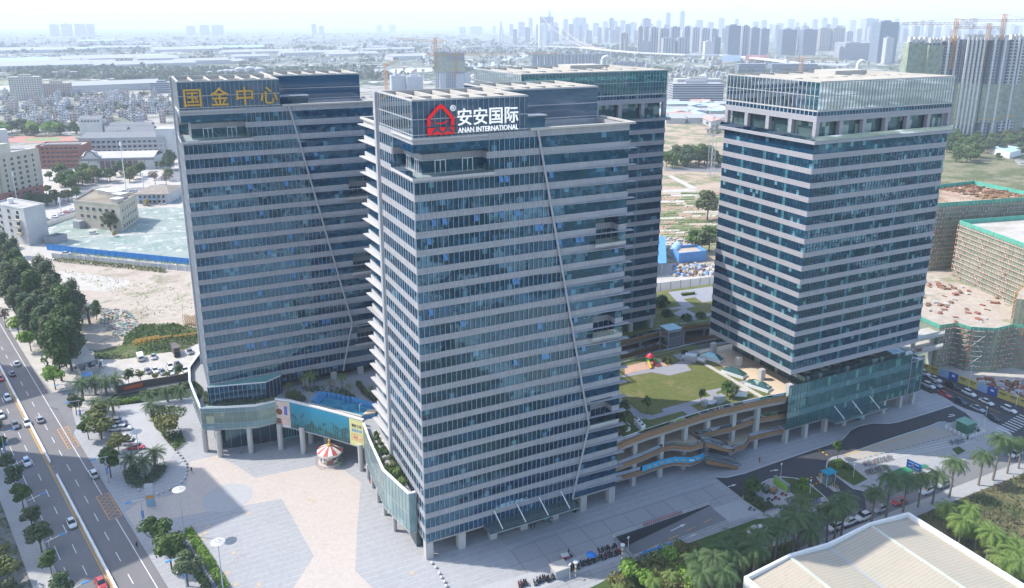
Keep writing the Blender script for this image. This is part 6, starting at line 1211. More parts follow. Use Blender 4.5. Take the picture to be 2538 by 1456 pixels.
t = thing('vent_box', 'pale concrete ventilation box beside the scooters', 'vent box', (24, -19, 0)); x, y = Q(4, 3, (470, 1320))[0].xy; MB().obox(x, y, 0, 3.2, 2.6, 1.9, .0, STEEL).build('wall', t); MB().obox(x, y, 1.9, 3.6, 3.0, .3, .0, ROOFC).build('roof', t)
for i, (p, l) in enumerate((((628, 1338), 'left striped vent post among the scooters'), ((1092, 1165), 'right striped vent post at the corner of the ramp'))):
    x, y = Q(4, 3, p)[0].xy; t = thing('vent_post', l, 'post', (x, y, 0), 'striped vent posts'); b = MB()
    for k in range(6): b.tube((x, y, k*.55), (x, y, k*.55+.55), .2, .2, (WHITE, M('post_orange', (.55, .25, .06), .6))[k % 2], 8)
    b.build('pole', t); MB().lathe((x, y, 3.3), [(.5, 0), (.5, .3), (.1, .36)], WHITE, 10).build('cap', t)
pp = TQ(4, 3, (1240, 1205), (1260, 1165), (1320, 1140), (1460, 1085), (1570, 1050)); b = MB(); PB = M('pipe_blue', (.03, .24, .55), .4, .4); b.path([(pp[0][0], pp[0][1], 0), (pp[1][0], pp[1][1], .9)]+[(x, y, .9) for x, y in pp[2:]], .22, PB, 8)
for x, y in (pp[2], pp[3]): b.tube((x-.4, y, .9), (x+.4, y, .9), .42, .42, PB, 10); b.tube((x, y, 0), (x, y, 1.6), .18, .18, PB, 8)
tag(b.build('water_pipe'), 'bright blue water pipe with valves on the grass by the ramp', 'pipe')
# locker, booth, hut, road sign, small posts
t = thing('parcel_locker', 'lime green parcel lockers in a long row in the courier yard', 'locker', (90.5, -13.5, 0)); MB().box(90.1, -15.9, .03, 90.95, -11.0, 2.15, M('locker_grey', (.22, .24, .24), .6)).build('body', t)
for k in range(6): MB().box(90.03, -15.8+k*.8, .15, 90.098, -15.06+k*.8, 2.0, M('locker_lime', (.26, .48, .06), .5)).build('door', t)
t = thing('guard_booth', 'small booth with a flat turquoise roof on the traffic island', 'booth', (102.2, -17.5, 0)); MB().box(100.5, -18.7, 3.55, 104.0, -16.3, 3.75, M('booth_teal', (.01, .26, .36), .5)).build('roof', t); MB().box(101.4, -18.3, .03, 102.9, -16.7, 2.5, G_PODB).build('cabin', t)
for x, y in ((100.8, -18.4), (103.7, -18.4), (100.8, -16.6), (103.7, -16.6)): MB().tube((x, y, 0), (x, y, 3.55), .07, .07, WHITE, 6).build('post', t)
isl = TQ(4, 4, (480, 360), (500, 355), (550, 362), (700, 470), (715, 495), (700, 508), (660, 505), (490, 385)); b = MB(); b.prism(isl, 0, .16, KERB, PALE); struct('traffic_island', b)
for i, (x, y, a) in enumerate(along(TQ(4, 4, (505, 375), (545, 405)), .8)+along(TQ(4, 4, (610, 430), (690, 490)), .8)):
    t = thing('barrier_post', 'yellow and black striped bollard on the booth island', 'bollard', (x, y, .16), 'striped bollards on the booth island'); b = MB()
    for k in range(5): b.tube((x, y, .16+k*.22), (x, y, .38+k*.22), .16, .16, (PAINTY, BLACK)[k % 2], 8)
    b.build('post', t)
b = MB()
for a, c3 in (((500, 85), (590, 145)), ((350, 390), (440, 360)), ((440, 440), (520, 405)), ((510, 335), (550, 315))):
    p, q = [Vector(v) for v in TQ(4, 4, a, c3)]; n = max(3, int((q-p).length/.6))
    for k in range(n): u, v = p.lerp(q, k/n), p.lerp(q, (k+.9)/n); b.wall([u, v], .4, .02, .08, (PAINTY, BLACK)[k % 2])
struct('speed_bump', b)
hx = xy(Q(3, 4, (1862, 1330), (1965, 1400), (2028, 1352), (1925, 1290))); HG = M('hut_green', (.05, .17, .11), .6); hx = [(157.4, -17.0), (161.0, -17.0), (161.0, -13.9), (157.4, -13.9)]
t = thing('generator_hut', 'dark green box hut with pale green roof near the zebra crossing', 'hut', (159, -15.5, 0)); MB().prism(hx, .02, 3.0, HG).build('wall', t); MB().box(157.1, -17.3, 3.0, 161.3, -13.6, 3.25, M('hut_roof', (.18, .36, .26), .6)).build('roof', t)
fx = [(155.2, -19), (163, -19), (163, -12), (155.2, -12)]; t = thing('picket_fence', 'white post and rail fence round the dark green hut', 'fence', (159, -15.5, 0)); b = MB()
for z in (.35, .75, 1.1): b.wall(fx, .08, z, z+.12, WHITE, True)
b.build('rail', t); b = MB()
for x, y, a in along(fx+[fx[0]], 1.3): b.box(x-.1, y-.1, 0, x+.1, y+.1, 1.35, WHITE)
b.build('post', t)
t = thing('road_sign', 'large blue road sign on a pole above the palms', 'road sign', (123, -27.4, 0)); MB().path([(120.6, -27.3, 0), (120.6, -27.3, 6.6)], .14, POLE, 8).build('pole', t); sp = Vector((.17, -.985)); b = MB(); b.wall([(120.4, -25.6), (121.1, -29.2)], .1, 4.7, 6.9, M('sign_blue', (.02, .16, .52), .4)); b.build('panel', t)
b = MB()
for u, z, l_ in ((.4, 6.2, 1.2), (2.0, 6.2, 1.0), (.4, 5.3, .8), (1.8, 5.2, 1.3), (1.3, 5.7, .5)): b.wall([(120.4+.7*u/3.6-.08, -25.6-u), (120.4+.7*(u+l_)/3.6-.08, -25.6-u-l_)], .02, z, z+.22, WHITE)
b.build('marking', t)
def post_lamp(x, y, H, label, group=None, name='lamp_post'):
    t = thing(name, label, 'lamp post', (x, y, 0), group); MB().path([(x, y, 0), (x, y, H)], [.07, .05], WHITE, 6).build('pole', t); MB().obox(x, y+.1, H, .7, .3, .14, .5, WHITE).build('lamp_head', t)
for (r, c2, p), H, l in (((4, 4, (415, 520)), 3.6, 'short white camera pole on the left lawn island'), ((4, 4, (845, 358)), 3.6, 'short white pole on the right lawn island'), ((4, 4, (125, 355)), 3.6, 'white camera pole behind the green lockers'), ((4, 3, (572, 1365)), 3.4, 'white twin lamp pole at the concrete box'), ((4, 3, (1150, 1085)), 3.2, 'white twin lamp pole at the ramp corner'), ((3, 4, (1985, 940)), 8, 'upper tall lamp in front of the yellow hoarding'), ((3, 4, (2455, 1120)), 8, 'lower tall lamp in front of the yellow hoarding'), ((3, 4, (2130, 1375)), 8, 'tall lamp on the corner walk by the green hut')): x, y = Q(r, c2, p)[0].xy; post_lamp(x, y, H, l)
# roof equipment of the mall garden
DUCT = M('duct_metal', (.42, .43, .45), .4, .5, .4)
def ductunit(px, label, dx):
    v = V(1, px, z=14.6)[0]; t = thing('duct_unit', label, 'ventilation unit', (v.x, v.y, 14.56)); MB().obox(v.x+1.6, v.y+.4, 14.6, 3.0, 1.8, 1.9, .1, DUCT).build('fan_box', t); MB().path([(v.x+.2, v.y+.2, 15.5), (v.x-1.2, v.y, 15.1), (v.x-2.6, v.y+.4, 15.3)], .6, DUCT, 10).build('duct', t); MB().obox(v.x-3.2, v.y+.6, 14.6, 1.6, 1.2, 1.5, .2, DUCT).build('intake', t)
ductunit((1480, 350), 'silver ventilation duct unit near the roof edge of the mall', 1)
v = Q(3, 3, (1830, 670), z=14.6)[0]; t = thing('duct_unit', 'long silver duct unit beside the sunny plinth of the right tower', 'ventilation unit', (v.x, v.y, 14.55)); MB().path([(v.x-3, v.y+3.2, 15.4), (v.x, v.y, 15.4), (v.x+1.2, v.y-2.6, 15.4)], .8, DUCT, 10).build('duct', t); MB().obox(v.x-1.2, v.y+1.4, 14.6, 3.4, 2.2, 2.0, -.8, DUCT).build('fan_box', t)
v = V(1, (1840, 220), z=14.6)[0]; t = thing('roof_hut', 'small white hut among the bushes on the mall roof', 'hut', (v.x, v.y, 14.5)); MB().obox(v.x, v.y, 14.56, 3.2, 1.9, 1.6, -.6, WHITE).build('wall', t); MB().obox(v.x, v.y, 16.16, 3.5, 2.2, .15, -.6, ROOFC).build('roof', t)
for i, p in enumerate(((1980, 640), (2200, 790), (2440, 920))):
    v = Q(3, 3, p, z=14.9)[0]; t = thing('skylight', ('farthest', 'middle', 'nearest')[i]+' glass skylight beside the sunny plinth of the right tower', 'skylight', (v.x, v.y, 14.6), 'skylights on the mall roof'); a = -1.2
    MB().obox(v.x, v.y, 14.6, 7.0, 2.6, 1.0, a, WHITE).build('kerb', t); MB().obox(v.x, v.y, 15.61, 7.0, 2.6, 1.2, a, MATS['podium_glass'], .35).build('glass', t)
for i, p in enumerate(((350, 640), (390, 680), (430, 725), (180, 700), (215, 725))): v = V(1, p, z=14.7)[0]; t = thing('air_unit', ('first', 'second', 'third', 'fourth', 'fifth')[i]+' outdoor air unit of the group at the left end of the mall roof', 'air unit', (v.x, v.y, 14.56), 'air units on the mall roof'); MB().obox(v.x, v.y, 14.57, 1.3, .9, 1.7, .1, WHITE).build('casing', t); MB().tube((v.x, v.y, 16.28), (v.x, v.y, 16.36), .35, .35, BLACK, 10).build('fan', t)
v = Q(3, 3, (1365, 700), z=14.6)[0]; t = thing('play_structure', 'red, green and yellow slide tower on the salmon play floor', 'playground', (v.x, v.y, 14.57)); PR, PG, PY = M('play_red', (.55, .03, .06), .4), M('play_green', (.04, .30, .06), .4), M('play_yellow', (.60, .32, .02), .4)
b = MB()
for dx in (-.8, .8):
    for dy in (-.8, .8): b.tube((v.x+dx, v.y+dy, 14.58), (v.x+dx, v.y+dy, 17.2), .09, .09, PG, 6)
b.build('post', t); MB().box(v.x-.9, v.y-.9, 15.9, v.x+.9, v.y+.9, 16.05, PG).build('deck', t); MB().lathe((v.x, v.y, 17.2), [(1.3, 0), (.9, .6), (.02, 1.3)], PR, 10).build('roof', t); MB().path([(v.x-.8, v.y-.5, 16.0), (v.x-1.3, v.y-2.6, 14.75)], .45, PY, 8).build('slide', t); MB().path([(v.x+.6, v.y-.6, 16.2), (v.x+1.2, v.y-2.2, 14.85)], .4, PR, 8).build('slide', t); MB().path([(v.x+.9, v.y+.4, 16.2), (v.x+2.2, v.y+.6, 15.8), (v.x+2.6, v.y-.4, 15.0)], .45, PG, 8).build('tube_slide', t)
# warehouse at the lower right
t = thing('warehouse', 'warehouse with a long ribbed cream metal roof and white parapet at the lower right', 'warehouse', (74, -60, 0))
def ribbed():
    tt = NT('ribbed_roof'); p = tt.pos(); s = tt.n('SeparateXYZ'); tt.l(p, s.inputs[0]); q = tt.math('FRACT', tt.math('DIVIDE', s.outputs[1], .75)); rib = tt.math('LESS_THAN', q, .22)
    n = tt.noise(p, .12, 5, .7); n2 = tt.noise(p, 1.2, 4, .7); c = tt.mix(tt.step(n, .35, .65), (.37, .34, .26), (.43, .36, .28)); c = tt.mix(tt.math('MULTIPLY', rib, .6), c, (.50, .47, .40)); c = tt.mix(tt.math('MULTIPLY', tt.step(n2, .6, .68), .5), c, (.30, .20, .14)); tt.bump(rib, .6, .12); m = tt.set(c, .6, .3); MATS['ribbed_roof'] = m; return m
RIB = ribbed(); y0, y1 = -42.9, -110
xs = [(51.4, 8.0), (62.6, 9.6), (73.6, 8.2), (85.8, 9.6), (97.6, 8.0)]
for (xa, za), (xb, zb) in zip(xs, xs[1:]): MB().add([(xa, y1, za), (xb, y1, zb), (xb, y0-.3, zb), (xa, y0-.3, za)], [(0, 1, 2, 3)], RIB).build('roof_slope', t)
for x, z in (xs[1], xs[3]): MB().box(x-.3, y1, z-.05, x+.3, y0-.3, z+.14, M('ridge_cap', (.48, .52, .44), .6)).build('ridge_cap', t)
MB().wall([(51.4, y0), (62.6, y0), (73.6, y0), (85.8, y0), (97.6, y0)], .5, 0, [9.0, 10.2, 9.2, 10.2, 9.0], WHITE).wall([(97.9, y0+.25), (97.9, y1)], .6, 0, 9.0, WHITE).wall([(51.1, y0+.25), (51.1, y1)], .6, 0, 9.0, WHITE).build('wall', t); MB().box(73.35, y1, 8.16, 73.85, y0-.3, 8.24, STEEL).build('gutter', t)
# ------------------------------------------------------------------ signs on the crowns
GOLDL = M('gold_letters', (.60, .34, .05), .45, .4, .0)
for ch, px, wd in zip('国金中心', (-33.6, -27.4, -21.2, -15.4), (4.1, 4.4, 4.1, 4.3)):
    put_text(ch, 4.9, GOLDL, (px-1.6, 70.4-.45, 94.2), None, 'gold_letter', .15, .035, width=wd); o = COL.objects[-1]; tag(o, {'国': 'golden character 国, leftmost on the back left tower', '金': 'golden character 金, second on the back left tower', '中': 'golden character 中, third on the back left tower', '心': 'golden character 心, rightmost on the back left tower'}[ch], 'letter', 'golden characters on the tower crown')
t = thing('logo_sign', 'red house shaped logo with a smile on the crown of the nearest tower', 'sign', (6, -.4, 92.8)); LR = M('logo_red', (.62, .003, .006), .45, .4, var=.02); LR.node_tree.nodes['Principled BSDF'].inputs['Emission Color'].default_value = (.8, .0, .006, 1); LR.node_tree.nodes['Principled BSDF'].inputs['Emission Strength'].default_value = .12; YF = -.42  # slight emission added to the logo red to keep it vivid in shade
def plate(name, poly, m, y0=YF, th=.16): b = MB(); n = len(poly); vs = [(x, y0, z) for x, z in poly]+[(x, y0-th, z) for x, z in poly]; b.add(vs, [tuple(range(n)), tuple(range(n, 2*n))[::-1]]+[(i, n+i, n+(i+1) % n, (i+1) % n) for i in range(n)], m); return b.build(name, t)
def FB(px, py): d = _f+_r*((px-PPX)/FPX)-_u*((py-PPY)/FPX); k = (YF-CY)/d.y; return (CX+d.x*k, CZ+d.z*k)
F2 = lambda pts: [FB(634.25+a*.25, b*.25) for a, b in pts]
plate('house_outline', F2([(1697, 1252), (1697, 1168), (1800, 1045), (1830, 1032), (1860, 1045), (1963, 1160), (1963, 1238), (1932, 1240), (1932, 1172), (1850, 1082), (1828, 1072), (1806, 1084), (1727, 1180), (1727, 1250)]), LR)
plate('smile', F2([(1757, 1196), (1785, 1213), (1830, 1217), (1870, 1208), (1904, 1185), (1885, 1212), (1845, 1228), (1805, 1228), (1775, 1216)]), LR)
pb = F2([(1697, 1270), (1965, 1252), (1965, 1322), (1700, 1338)]); plate('base_plate', pb, LR)
ex = Vector((pb[1][0]-pb[0][0], 0, pb[1][1]-pb[0][1])); put_text('AAI', 1.75, M('logo_grey', (.05, .08, .11), .4), (pb[3][0]+.7, YF-.18, pb[3][1]+.25), t, 'lettering', .02, .045, Vector((1, 0, 0)), Vector((0, 0, 1)), 5.2)
c3 = FB(634.25+1951*.25, 1064*.25)
WL = M('white_letters', (.80, .80, .80), .5, .3); WL.node_tree.nodes['Principled BSDF'].inputs['Emission Color'].default_value = (1, 1, 1, 1); WL.node_tree.nodes['Principled BSDF'].inputs['Emission Strength'].default_value = .16  # faint glow added so the white letters stay bright on the shaded front
put_text('®', 1.6, WL, (c3[0]-.6, YF-.05, c3[1]-.65), None, 'white_symbol', .06); tag(COL.objects[-1], 'small white ® symbol right of the red house logo', 'sign')
a0 = FB(634.25+1998*.25, 1240*.25); a1 = FB(1268.5+60*.25, 1215*.25)
put_text('安安国际', 3.5, WL, (a0[0], YF-.05, a0[1]+.2), None, 'white_lettering', .1, .03, width=a1[0]-a0[0]); tag(COL.objects[-1], 'large white characters 安安国际 right of the red logo', 'sign')
a0 = FB(634.25+2002*.25, 1315*.25); put_text('ANAN INTERNATIONAL', 1.4, WL, (a0[0], YF-.05, a0[1]+.02), None, 'white_lettering', .1, .015, width=a1[0]-a0[0]); tag(COL.objects[-1], 'white line ANAN INTERNATIONAL under the large characters', 'sign')
# ------------------------------------------------------------------ middle distance buildings
def wall_windows(t, p, q, zs, n, ww, wh, m, name='window', skip=(), margin=.08, proud=.05):
    p, q = Vector(p), Vector(q); d = (q-p).normalized(); L = (q-p).length; k = Vector((d.y, -d.x)); a = math.atan2(d.y, d.x)
    for zi, z in enumerate(zs):
        for i in range(n):
            if (zi, i) in skip: continue
            c = p+d*L*(margin+(1-2*margin)*(i+.5)/n)+k*proud; b = MB(); b.obox(c.x, c.y, z, ww, .14, wh, a, m); b.obox(c.x+k.x*.06, c.y+k.y*.06, z-.14, ww+.3, .22, .12, a, WHITE); b.build(name, t)
def quad_foot(l, c, r): l, c, r = Vector(l), Vector(c), Vector(r); return [tuple(l), tuple(c), tuple(r), tuple(l+r-c)]
def shell(t, foot, h, m, roofm=None, par=.9, z0=-.3):
    MB().prism(foot, z0, h-par, m, roofm or ROOFD).build('wall', t); MB().wall([(x, y) for x, y in foot], .35, h-par, h, m, True).build('parapet', t)
CREAM = M('cream_plaster', (.46, .42, .33), .85, .2, var=.12, scale=.15); CREAMB = M('pale_cream_plaster', (.52, .48, .40), .85, .2, var=.1, scale=.15); BRICK = M('red_brick_wall', (.30, .13, .095), .85, .2, var=.12); WHITEB = M('white_plaster', (.50, .50, .49), .85, .2, var=.15, scale=.12); GREYB = M('grey_plaster', (.34, .35, .36), .85, .2, var=.1); WIN = M('window_dark', (.035, .05, .06), .15, .5, var=.4, scale=.3); TILEG = M('grey_roof_tile', (.20, .205, .215), .8, .2, var=.15); SHEETB = M('blue_sheet_roof', (.10, .28, .58), .5, .4, var=.1)
# cream three-storey block
t = thing('cream_block', 'cream three storey block with rusty flat roof huts on the netted ground', 'building', (-60, 345, -.25)); ft = quad_foot((-83.7, 363.3), (-59.9, 337.9), (-50.9, 366.1)); shell(t, ft, 15.6, CREAM, M('stained_roof', (.26, .22, .17), .9, .2, var=.3, scale=.1), 1.0)
wall_windows(t, ft[0], ft[1], (1.2, 5.6, 10.2), 6, 2.2, 1.9, WIN, skip=((0, 1), (0, 2))); wall_windows(t, ft[1], ft[2], (1.2, 5.6, 10.2), 6, 1.6, 1.9, WIN)
for p, q, h in (((.35, .75), (6, 9), 3.4), ((.62, .85), (9, 5), 2.6), ((.12, .22), (4.5, 4.5), 2.8), ((.2, .6), (6, 5), 3.0)):
    o = Vector(ft[1])+(Vector(ft[0])-Vector(ft[1]))*p[0]+(Vector(ft[2])-Vector(ft[1]))*p[1]; MB().obox(o.x, o.y, 14.6, q[0], q[1], h, -.8, CREAMB).obox(o.x, o.y, 14.6+h, q[0]+.8, q[1]+.8, .2, -.8, WHITE).build('roof_hut', t)
o = Vector(ft[0])+Vector((1.5, -5)); MB().obox(o.x, o.y, -.3, 5, 4, 4.4, -.8, GREYB).build('side_shed', t)
# white five-storey block
t = thing('white_block', 'narrow white five storey block with stained walls by the tall dark trees', 'building', (-104, 330, -.25)); ft = quad_foot((-117, 359.6), (-103.5, 327), (-98.3, 337.7)); ft = quad_foot((-121, 350), (-104.2, 327), (-95.5, 335.5)); shell(t, ft, 20.4, WHITEB)
wall_windows(t, ft[0], ft[1], (2, 5.6, 9.2, 12.8, 16.4), 3, 2.0, 1.8, WIN, skip=((0, 2), (1, 2), (2, 2), (3, 2)))
for z in (5.4, 9.0, 12.6): o = Vector(ft[0]).lerp(Vector(ft[1]), .78); MB().obox(o.x-.6, o.y-.6, z, 4.6, 1.2, 1.1, -.93, CREAM).build('balcony', t); MB().obox(o.x+.1, o.y+.1, z+1.2, 4.2, .3, 1.9, -.93, WIN).build('balcony_opening', t)
MB().tube((-112, 347, 19.5), (-112, 347, 22.5), 1.4, 1.4, WHITE, 10).build('water_tank', t)
t = thing('stone_hut', 'small pale roofless hut right of the white block', 'hut', (-92, 331, -.25)); MB().wall([(-97.5, 330), (-92, 326), (-87, 331), (-92, 335)], .4, -.3, 3.6, GREYB, True).build('wall', t); MB().box(-93, 329.5, 0, -91.5, 330.2, 2.2, WIN).build('door', t)
# old house
t = thing('old_house', 'low white tiled old house with brown hipped roofs and a blue awning', 'house', (-40, 412, -.25)); ft = quad_foot((-52, 412), (-32.5, 404), (-22, 428)); MB().prism(ft, -.3, 6.4, WHITEB).build('wall', t); c = sum((Vector(p) for p in ft), Vector((0, 0)))/4; RT = M('brown_old_tile', (.28, .24, .20), .9, .2, var=.25)
b = MB(); vs = [(*(Vector(p)+(Vector(p)-c)*.12), 6.4) for p in ft]; r0 = c+(Vector(ft[1])-Vector(ft[0]))*.22; r1 = c-(Vector(ft[1])-Vector(ft[0]))*.22; b.add(vs+[(r0.x, r0.y, 9.4), (r1.x, r1.y, 9.4)], [(0, 1, 4, 5), (1, 2, 4), (2, 3, 5, 4), (3, 0, 5)], RT); b.build('roof', t)
wall_windows(t, ft[0], ft[1], (.3, 3.6), 6, 1.4, 1.7, WIN); o = Vector(ft[0]).lerp(Vector(ft[1]), .4); MB().obox(o.x-.6, o.y-1.6, 3.0, 13, 2.6, .15, -.39, M('awning_blue', (.18, .30, .45), .6)).build('awning', t)
# hotel
t = thing('hotel_building', 'tall cream hotel with red lower storeys and Chinese roof lettering at the left edge', 'building', (-120, 460, -.25)); ft = quad_foot((-166, 442), (-128, 440), (-107.5, 462.5)); MB().prism(ft, -.3, 8.5, BRICK).build('lower_wall', t); MB().prism([(x, y) for x, y in ft], 8.51, 33.5, CREAM, ROOFC).build('wall', t)
zz = [1.4+3.35*i for i in range(9)]
wall_windows(t, ft[0], ft[1], zz, 6, 1.9, 1.9, WIN, margin=.03); wall_windows(t, ft[1], ft[2], zz, 5, 1.9, 1.9, WIN)
b = MB()
for a0, b0, n in ((ft[0], ft[1], 6), (ft[1], ft[2], 5)):
    for i in range(n+1): o = Vector(a0).lerp(Vector(b0), i/n); b.obox(o.x, o.y, 9, 1.0, 1.0, 24, .2, CREAMB)
b.build('pilaster', t); MB().prism([(-165, 441.5), (-129, 439), (-121, 448), (-150, 458)], 33.5, 39.5, CREAMB).build('roof_storey', t); MB().obox(-128, 466, 33.5, 8, 8, 13, .3, WHITEB).build('stair_tower', t)
put_text('柏杰酒店', 3.6, M('hotel_letters', (.35, .28, .24), .7), (-148, 439.7, 35), t, 'lettering', .1, .02, Vector((.997, -.07, 0)), Vector((0, 0, 1)), 18)
# brick school block, grey school block, curved-gable hall
def galleries(t, p, q, zs, m, hh=1.1, n=10, out=.7):
    p, q = Vector(p), Vector(q); d = (q-p).normalized(); k = Vector((d.y, -d.x))
    for z in zs: b = MB(); b.wall([p+k*out, q+k*out], .25, z, z+hh, m); b.build('gallery', t)
    b = MB()
    for i in range(n+1): o = p.lerp(q, i/n)+k*out; b.obox(o.x, o.y, zs[0]-2.4, .5, .4, zs[-1]-zs[0]+4.6, math.atan2(d.y, d.x), m)
    b.build('pillar', t)
t = thing('brick_school_block', 'red brick school block with galleries right of the hotel', 'school', (-105, 580, -.25)); ft = quad_foot((-121, 586), (-88, 575), (-82, 598)); shell(t, ft, 18.4, BRICK); galleries(t, ft[0], ft[1], (3.2, 6.8, 10.4, 14.0), BRICK, 1.2, 9); wall_windows(t, ft[0], ft[1], (1.0, 4.6, 8.2, 11.8, 15.2), 8, 2.4, 1.7, WIN)
MB().obox(-103, 588, 18.4, 30, 6, .5, -.32, TILEG).build('roof_frame', t)
t = thing('grey_school_block', 'grey school block with long balconies and a tiled roof behind the hall', 'school', (-60, 608, -.25)); ft = quad_foot((-92, 616), (-26, 594), (-20, 612)); shell(t, ft, 19, GREYB); galleries(t, ft[0], ft[1], (5, 9, 13), WHITEB, .8, 16); wall_windows(t, ft[0], ft[1], (2.2, 6.2, 10.2, 14.4), 14, 2.4, 1.8, WIN)
rf = MB(); a, b2, c2, d2 = [Vector(p) for p in ft]; rf.add([(*a, 18.2), (*b2, 18.2), (*(c2), 21.5), (*(d2), 21.5)], [(0, 1, 2, 3)], TILEG); rf.build('roof', t); MB().obox(-22, 602, -.3, 16, 14, 26, -.3, WHITEB).build('end_tower', t)
t = thing('school_hall', 'white school hall with a curved black edged gable and white pillars', 'hall', (-62, 555, -.25)); ft = quad_foot((-90, 562), (-36, 544), (-28, 566)); MB().prism(ft, -.3, 9.5, WHITEB).build('wall', t); galleries(t, ft[0], ft[1], (7.5,), TILEG, 1.6, 8, 1.2)
for i in range(7): o = Vector(ft[0]).lerp(Vector(ft[1]), .30+.075*i)+Vector((-.3, -1.0)); MB().obox(o.x, o.y, 0, 3.0, .3, 7.2, -.32, M('hall_brown', (.12, .075, .06), .8)).build('panel', t)
a, b2, c2, d2 = [Vector(p) for p in ft]; m1, m2 = (a+d2)/2, (b2+c2)/2; MB().add([(*a, 9.5), (*b2, 9.5), (*m2, 13.2), (*m1, 13.2)], [(0, 1, 2, 3)], M('pale_roof', (.48, .45, .42), .8)).add([(*d2, 9.5), (*c2, 9.5), (*m2, 13.2), (*m1, 13.2)], [(3, 2, 1, 0)], MATS['pale_roof']).build('roof', t)
gb_ = [(-1, 0), (-.8, .25), (-.55, .3), (-.35, .8), (0, 1.0), (.35, .8), (.55, .3), (.8, .25), (1, 0)]; dd = (d2-a).normalized()
dd = (b2-a).normalized(); g0 = a+dd*9; b = MB(); b.add([(*(g0+dd*8*u+Vector((-.4, -1.2))), 9.5+6*v) for u, v in gb_]+[(*(g0+dd*8*u+Vector((1.5, 4))), 9.5+6*v) for u, v in gb_], [tuple(range(9))]+[(i, i+1, i+10, i+9) for i in range(8)], WHITEB); b.build('gable', t); MB().path([(*(g0+dd*8*u+Vector((-.6, -1.5))), 9.6+6*v) for u, v in gb_], .5, M('gable_edge', (.08, .085, .10), .7), 6).build('gable_edge', t)
for i, (x, y, L, D, H, l) in enumerate(((-86, 775, 22, 14, 19, 'white block with stepped black edged gables, leftmost of the school roofs'), (-52, 762, 46, 12, 12, 'longest of the parallel grey tiled school roofs'), (-50, 744, 44, 11, 10, 'middle one of the parallel grey tiled school roofs'), (-48, 727, 40, 11, 9, 'front one of the parallel grey tiled school roofs'), (-62, 700, 18, 12, 15, 'white school block with a double gable in front of the tiled roofs'))):
    t = thing('school_block', l, 'school', (x, y, -.25), 'tiled school roofs'); MB().obox(x, y, -.3, L, D, H, -.32, WHITEB).build('wall', t); c_, s_ = math.cos(-.32), math.sin(-.32); P = lambda u, v, z: (x+u*c_-v*s_, y+u*s_+v*c_, z)
    MB().add([P(-L/2-.5, -D/2-.5, H-.3), P(L/2+.5, -D/2-.5, H-.3), P(L/2+.5, 0, H+2.6), P(-L/2-.5, 0, H+2.6), P(L/2+.5, D/2+.5, H-.3), P(-L/2-.5, D/2+.5, H-.3)], [(0, 1, 2, 3), (3, 2, 4, 5)], TILEG).build('roof', t); wall_windows(t, P(-L/2, -D/2, 0)[:2], P(L/2, -D/2, 0)[:2], (H-3.2,), 6, 2, 1.6, WIN)
# fences of the dirt lots
def fence(name, label, pts, z, h, m, post, step=4, cap=None):
    t = thing(name, label, 'fence', (*pts[0], z)); b = MB(); b.wall(pts, .12, z, z+h, m); b.build('panel', t); b = MB()
    for x, y, a in along(pts, step): b.obox(x, y, z, .35, .35, h+.15, a, post)
    b.build('post', t)
fence('site_hoarding', 'long bright blue sheet hoarding along the netted ground', TQ(2, 1, (470, 1015), (1000, 1075), (1500, 1125), (2200, 1195)), -.25, 3.3, M('hoarding_blue', (.02, .20, .55), .5, .3), M('hoarding_post', (.05, .25, .55), .5))
fence('lot_wall', 'white panelled boundary wall below the blue hoarding', TQ(2, 1, (520, 1095), (1000, 1140), (1500, 1195), (2200, 1255)), -.25, 2.6, M('lot_wall_white', (.44, .46, .48), .8), WHITE, 5)
fence('lot_wall', 'white wall of rounded panels along the back street', TQ(2, 1, (435, 795), (600, 735), (750, 685)), -.25, 2.4, WHITE, WHITE, 3)
hedge('planting', 'tall weeds along the white panelled wall', TQ(2, 1, (540, 1120), (1000, 1165), (1500, 1215), (1640, 1235)), 3.5, 1.6, 'olive', -.25, 900, .5); hedge('hedge', 'row of clipped green bushes between the blue hoarding and the white wall', TQ(2, 1, (720, 1062), (1200, 1105), (1900, 1180)), 1.2, 1.3, 'lime', -.25, 260, .4)
t = thing('rubbish_yard', 'rubbish filled yard with low walls and a blue sheet roof near the date palms', 'yard', (-62, 140, -.2)); P = TQ(3, 1, (770, 760), (980, 700), (985, 760), (810, 830)); MB().wall(P, .3, -.25, 2.2, CONC, True).build('wall', t); b = MB(); rd = random.Random(2)
for i in range(60): x, y = P[0][0]+(P[1][0]-P[0][0])*rd.random()+rd.uniform(-1, 2), P[0][1]+(P[1][1]-P[0][1])*rd.random()+rd.uniform(-2, 1); b.obox(x, y, -.2+rd.random(), rd.uniform(.4, 1.4), rd.uniform(.4, 1.2), rd.uniform(.3, 1.0), rd.random()*3, (WHITE, BLACK, CONC, STEEL)[i % 4])
b.build('rubbish', t)['kind'] = 'stuff'; P = TQ(3, 1, (800, 790), (905, 760), (915, 800), (815, 835), z=2.6); MB().prism(P, 2.4, 2.6, SHEETB).build('roof', t)
b = MB(); YEL2 = M('crane_yellow', (.55, .30, .04), .5); rd = random.Random(4)
def lattice(b, p, q, w, m, r=.07, seg=None, up=Vector((0, 0, 1))):
    p, q = Vector(p), Vector(q); d = (q-p); L = d.length; d.normalize(); a = d.cross(up).normalized() if abs(d.dot(up)) < .99 else Vector((1, 0, 0)); c = a.cross(d); n = seg or max(2, int(L/(w*1.3))); K = [a*w/2+c*w/2, a*w/2-c*w/2, -a*w/2-c*w/2, -a*w/2+c*w/2]
    for k in K: b.tube(p+k, q+k, r, r, m, 4, False, False)
    for i in range(n):
        u, v = p+d*L*i/n, p+d*L*(i+1)/n
        for j in range(4): b.tube(u+K[j], v+K[(j+1) % 4] if i % 2 else u+K[(j+1) % 4]+d*L/n, r*.6, r*.6, m, 3, False, False)
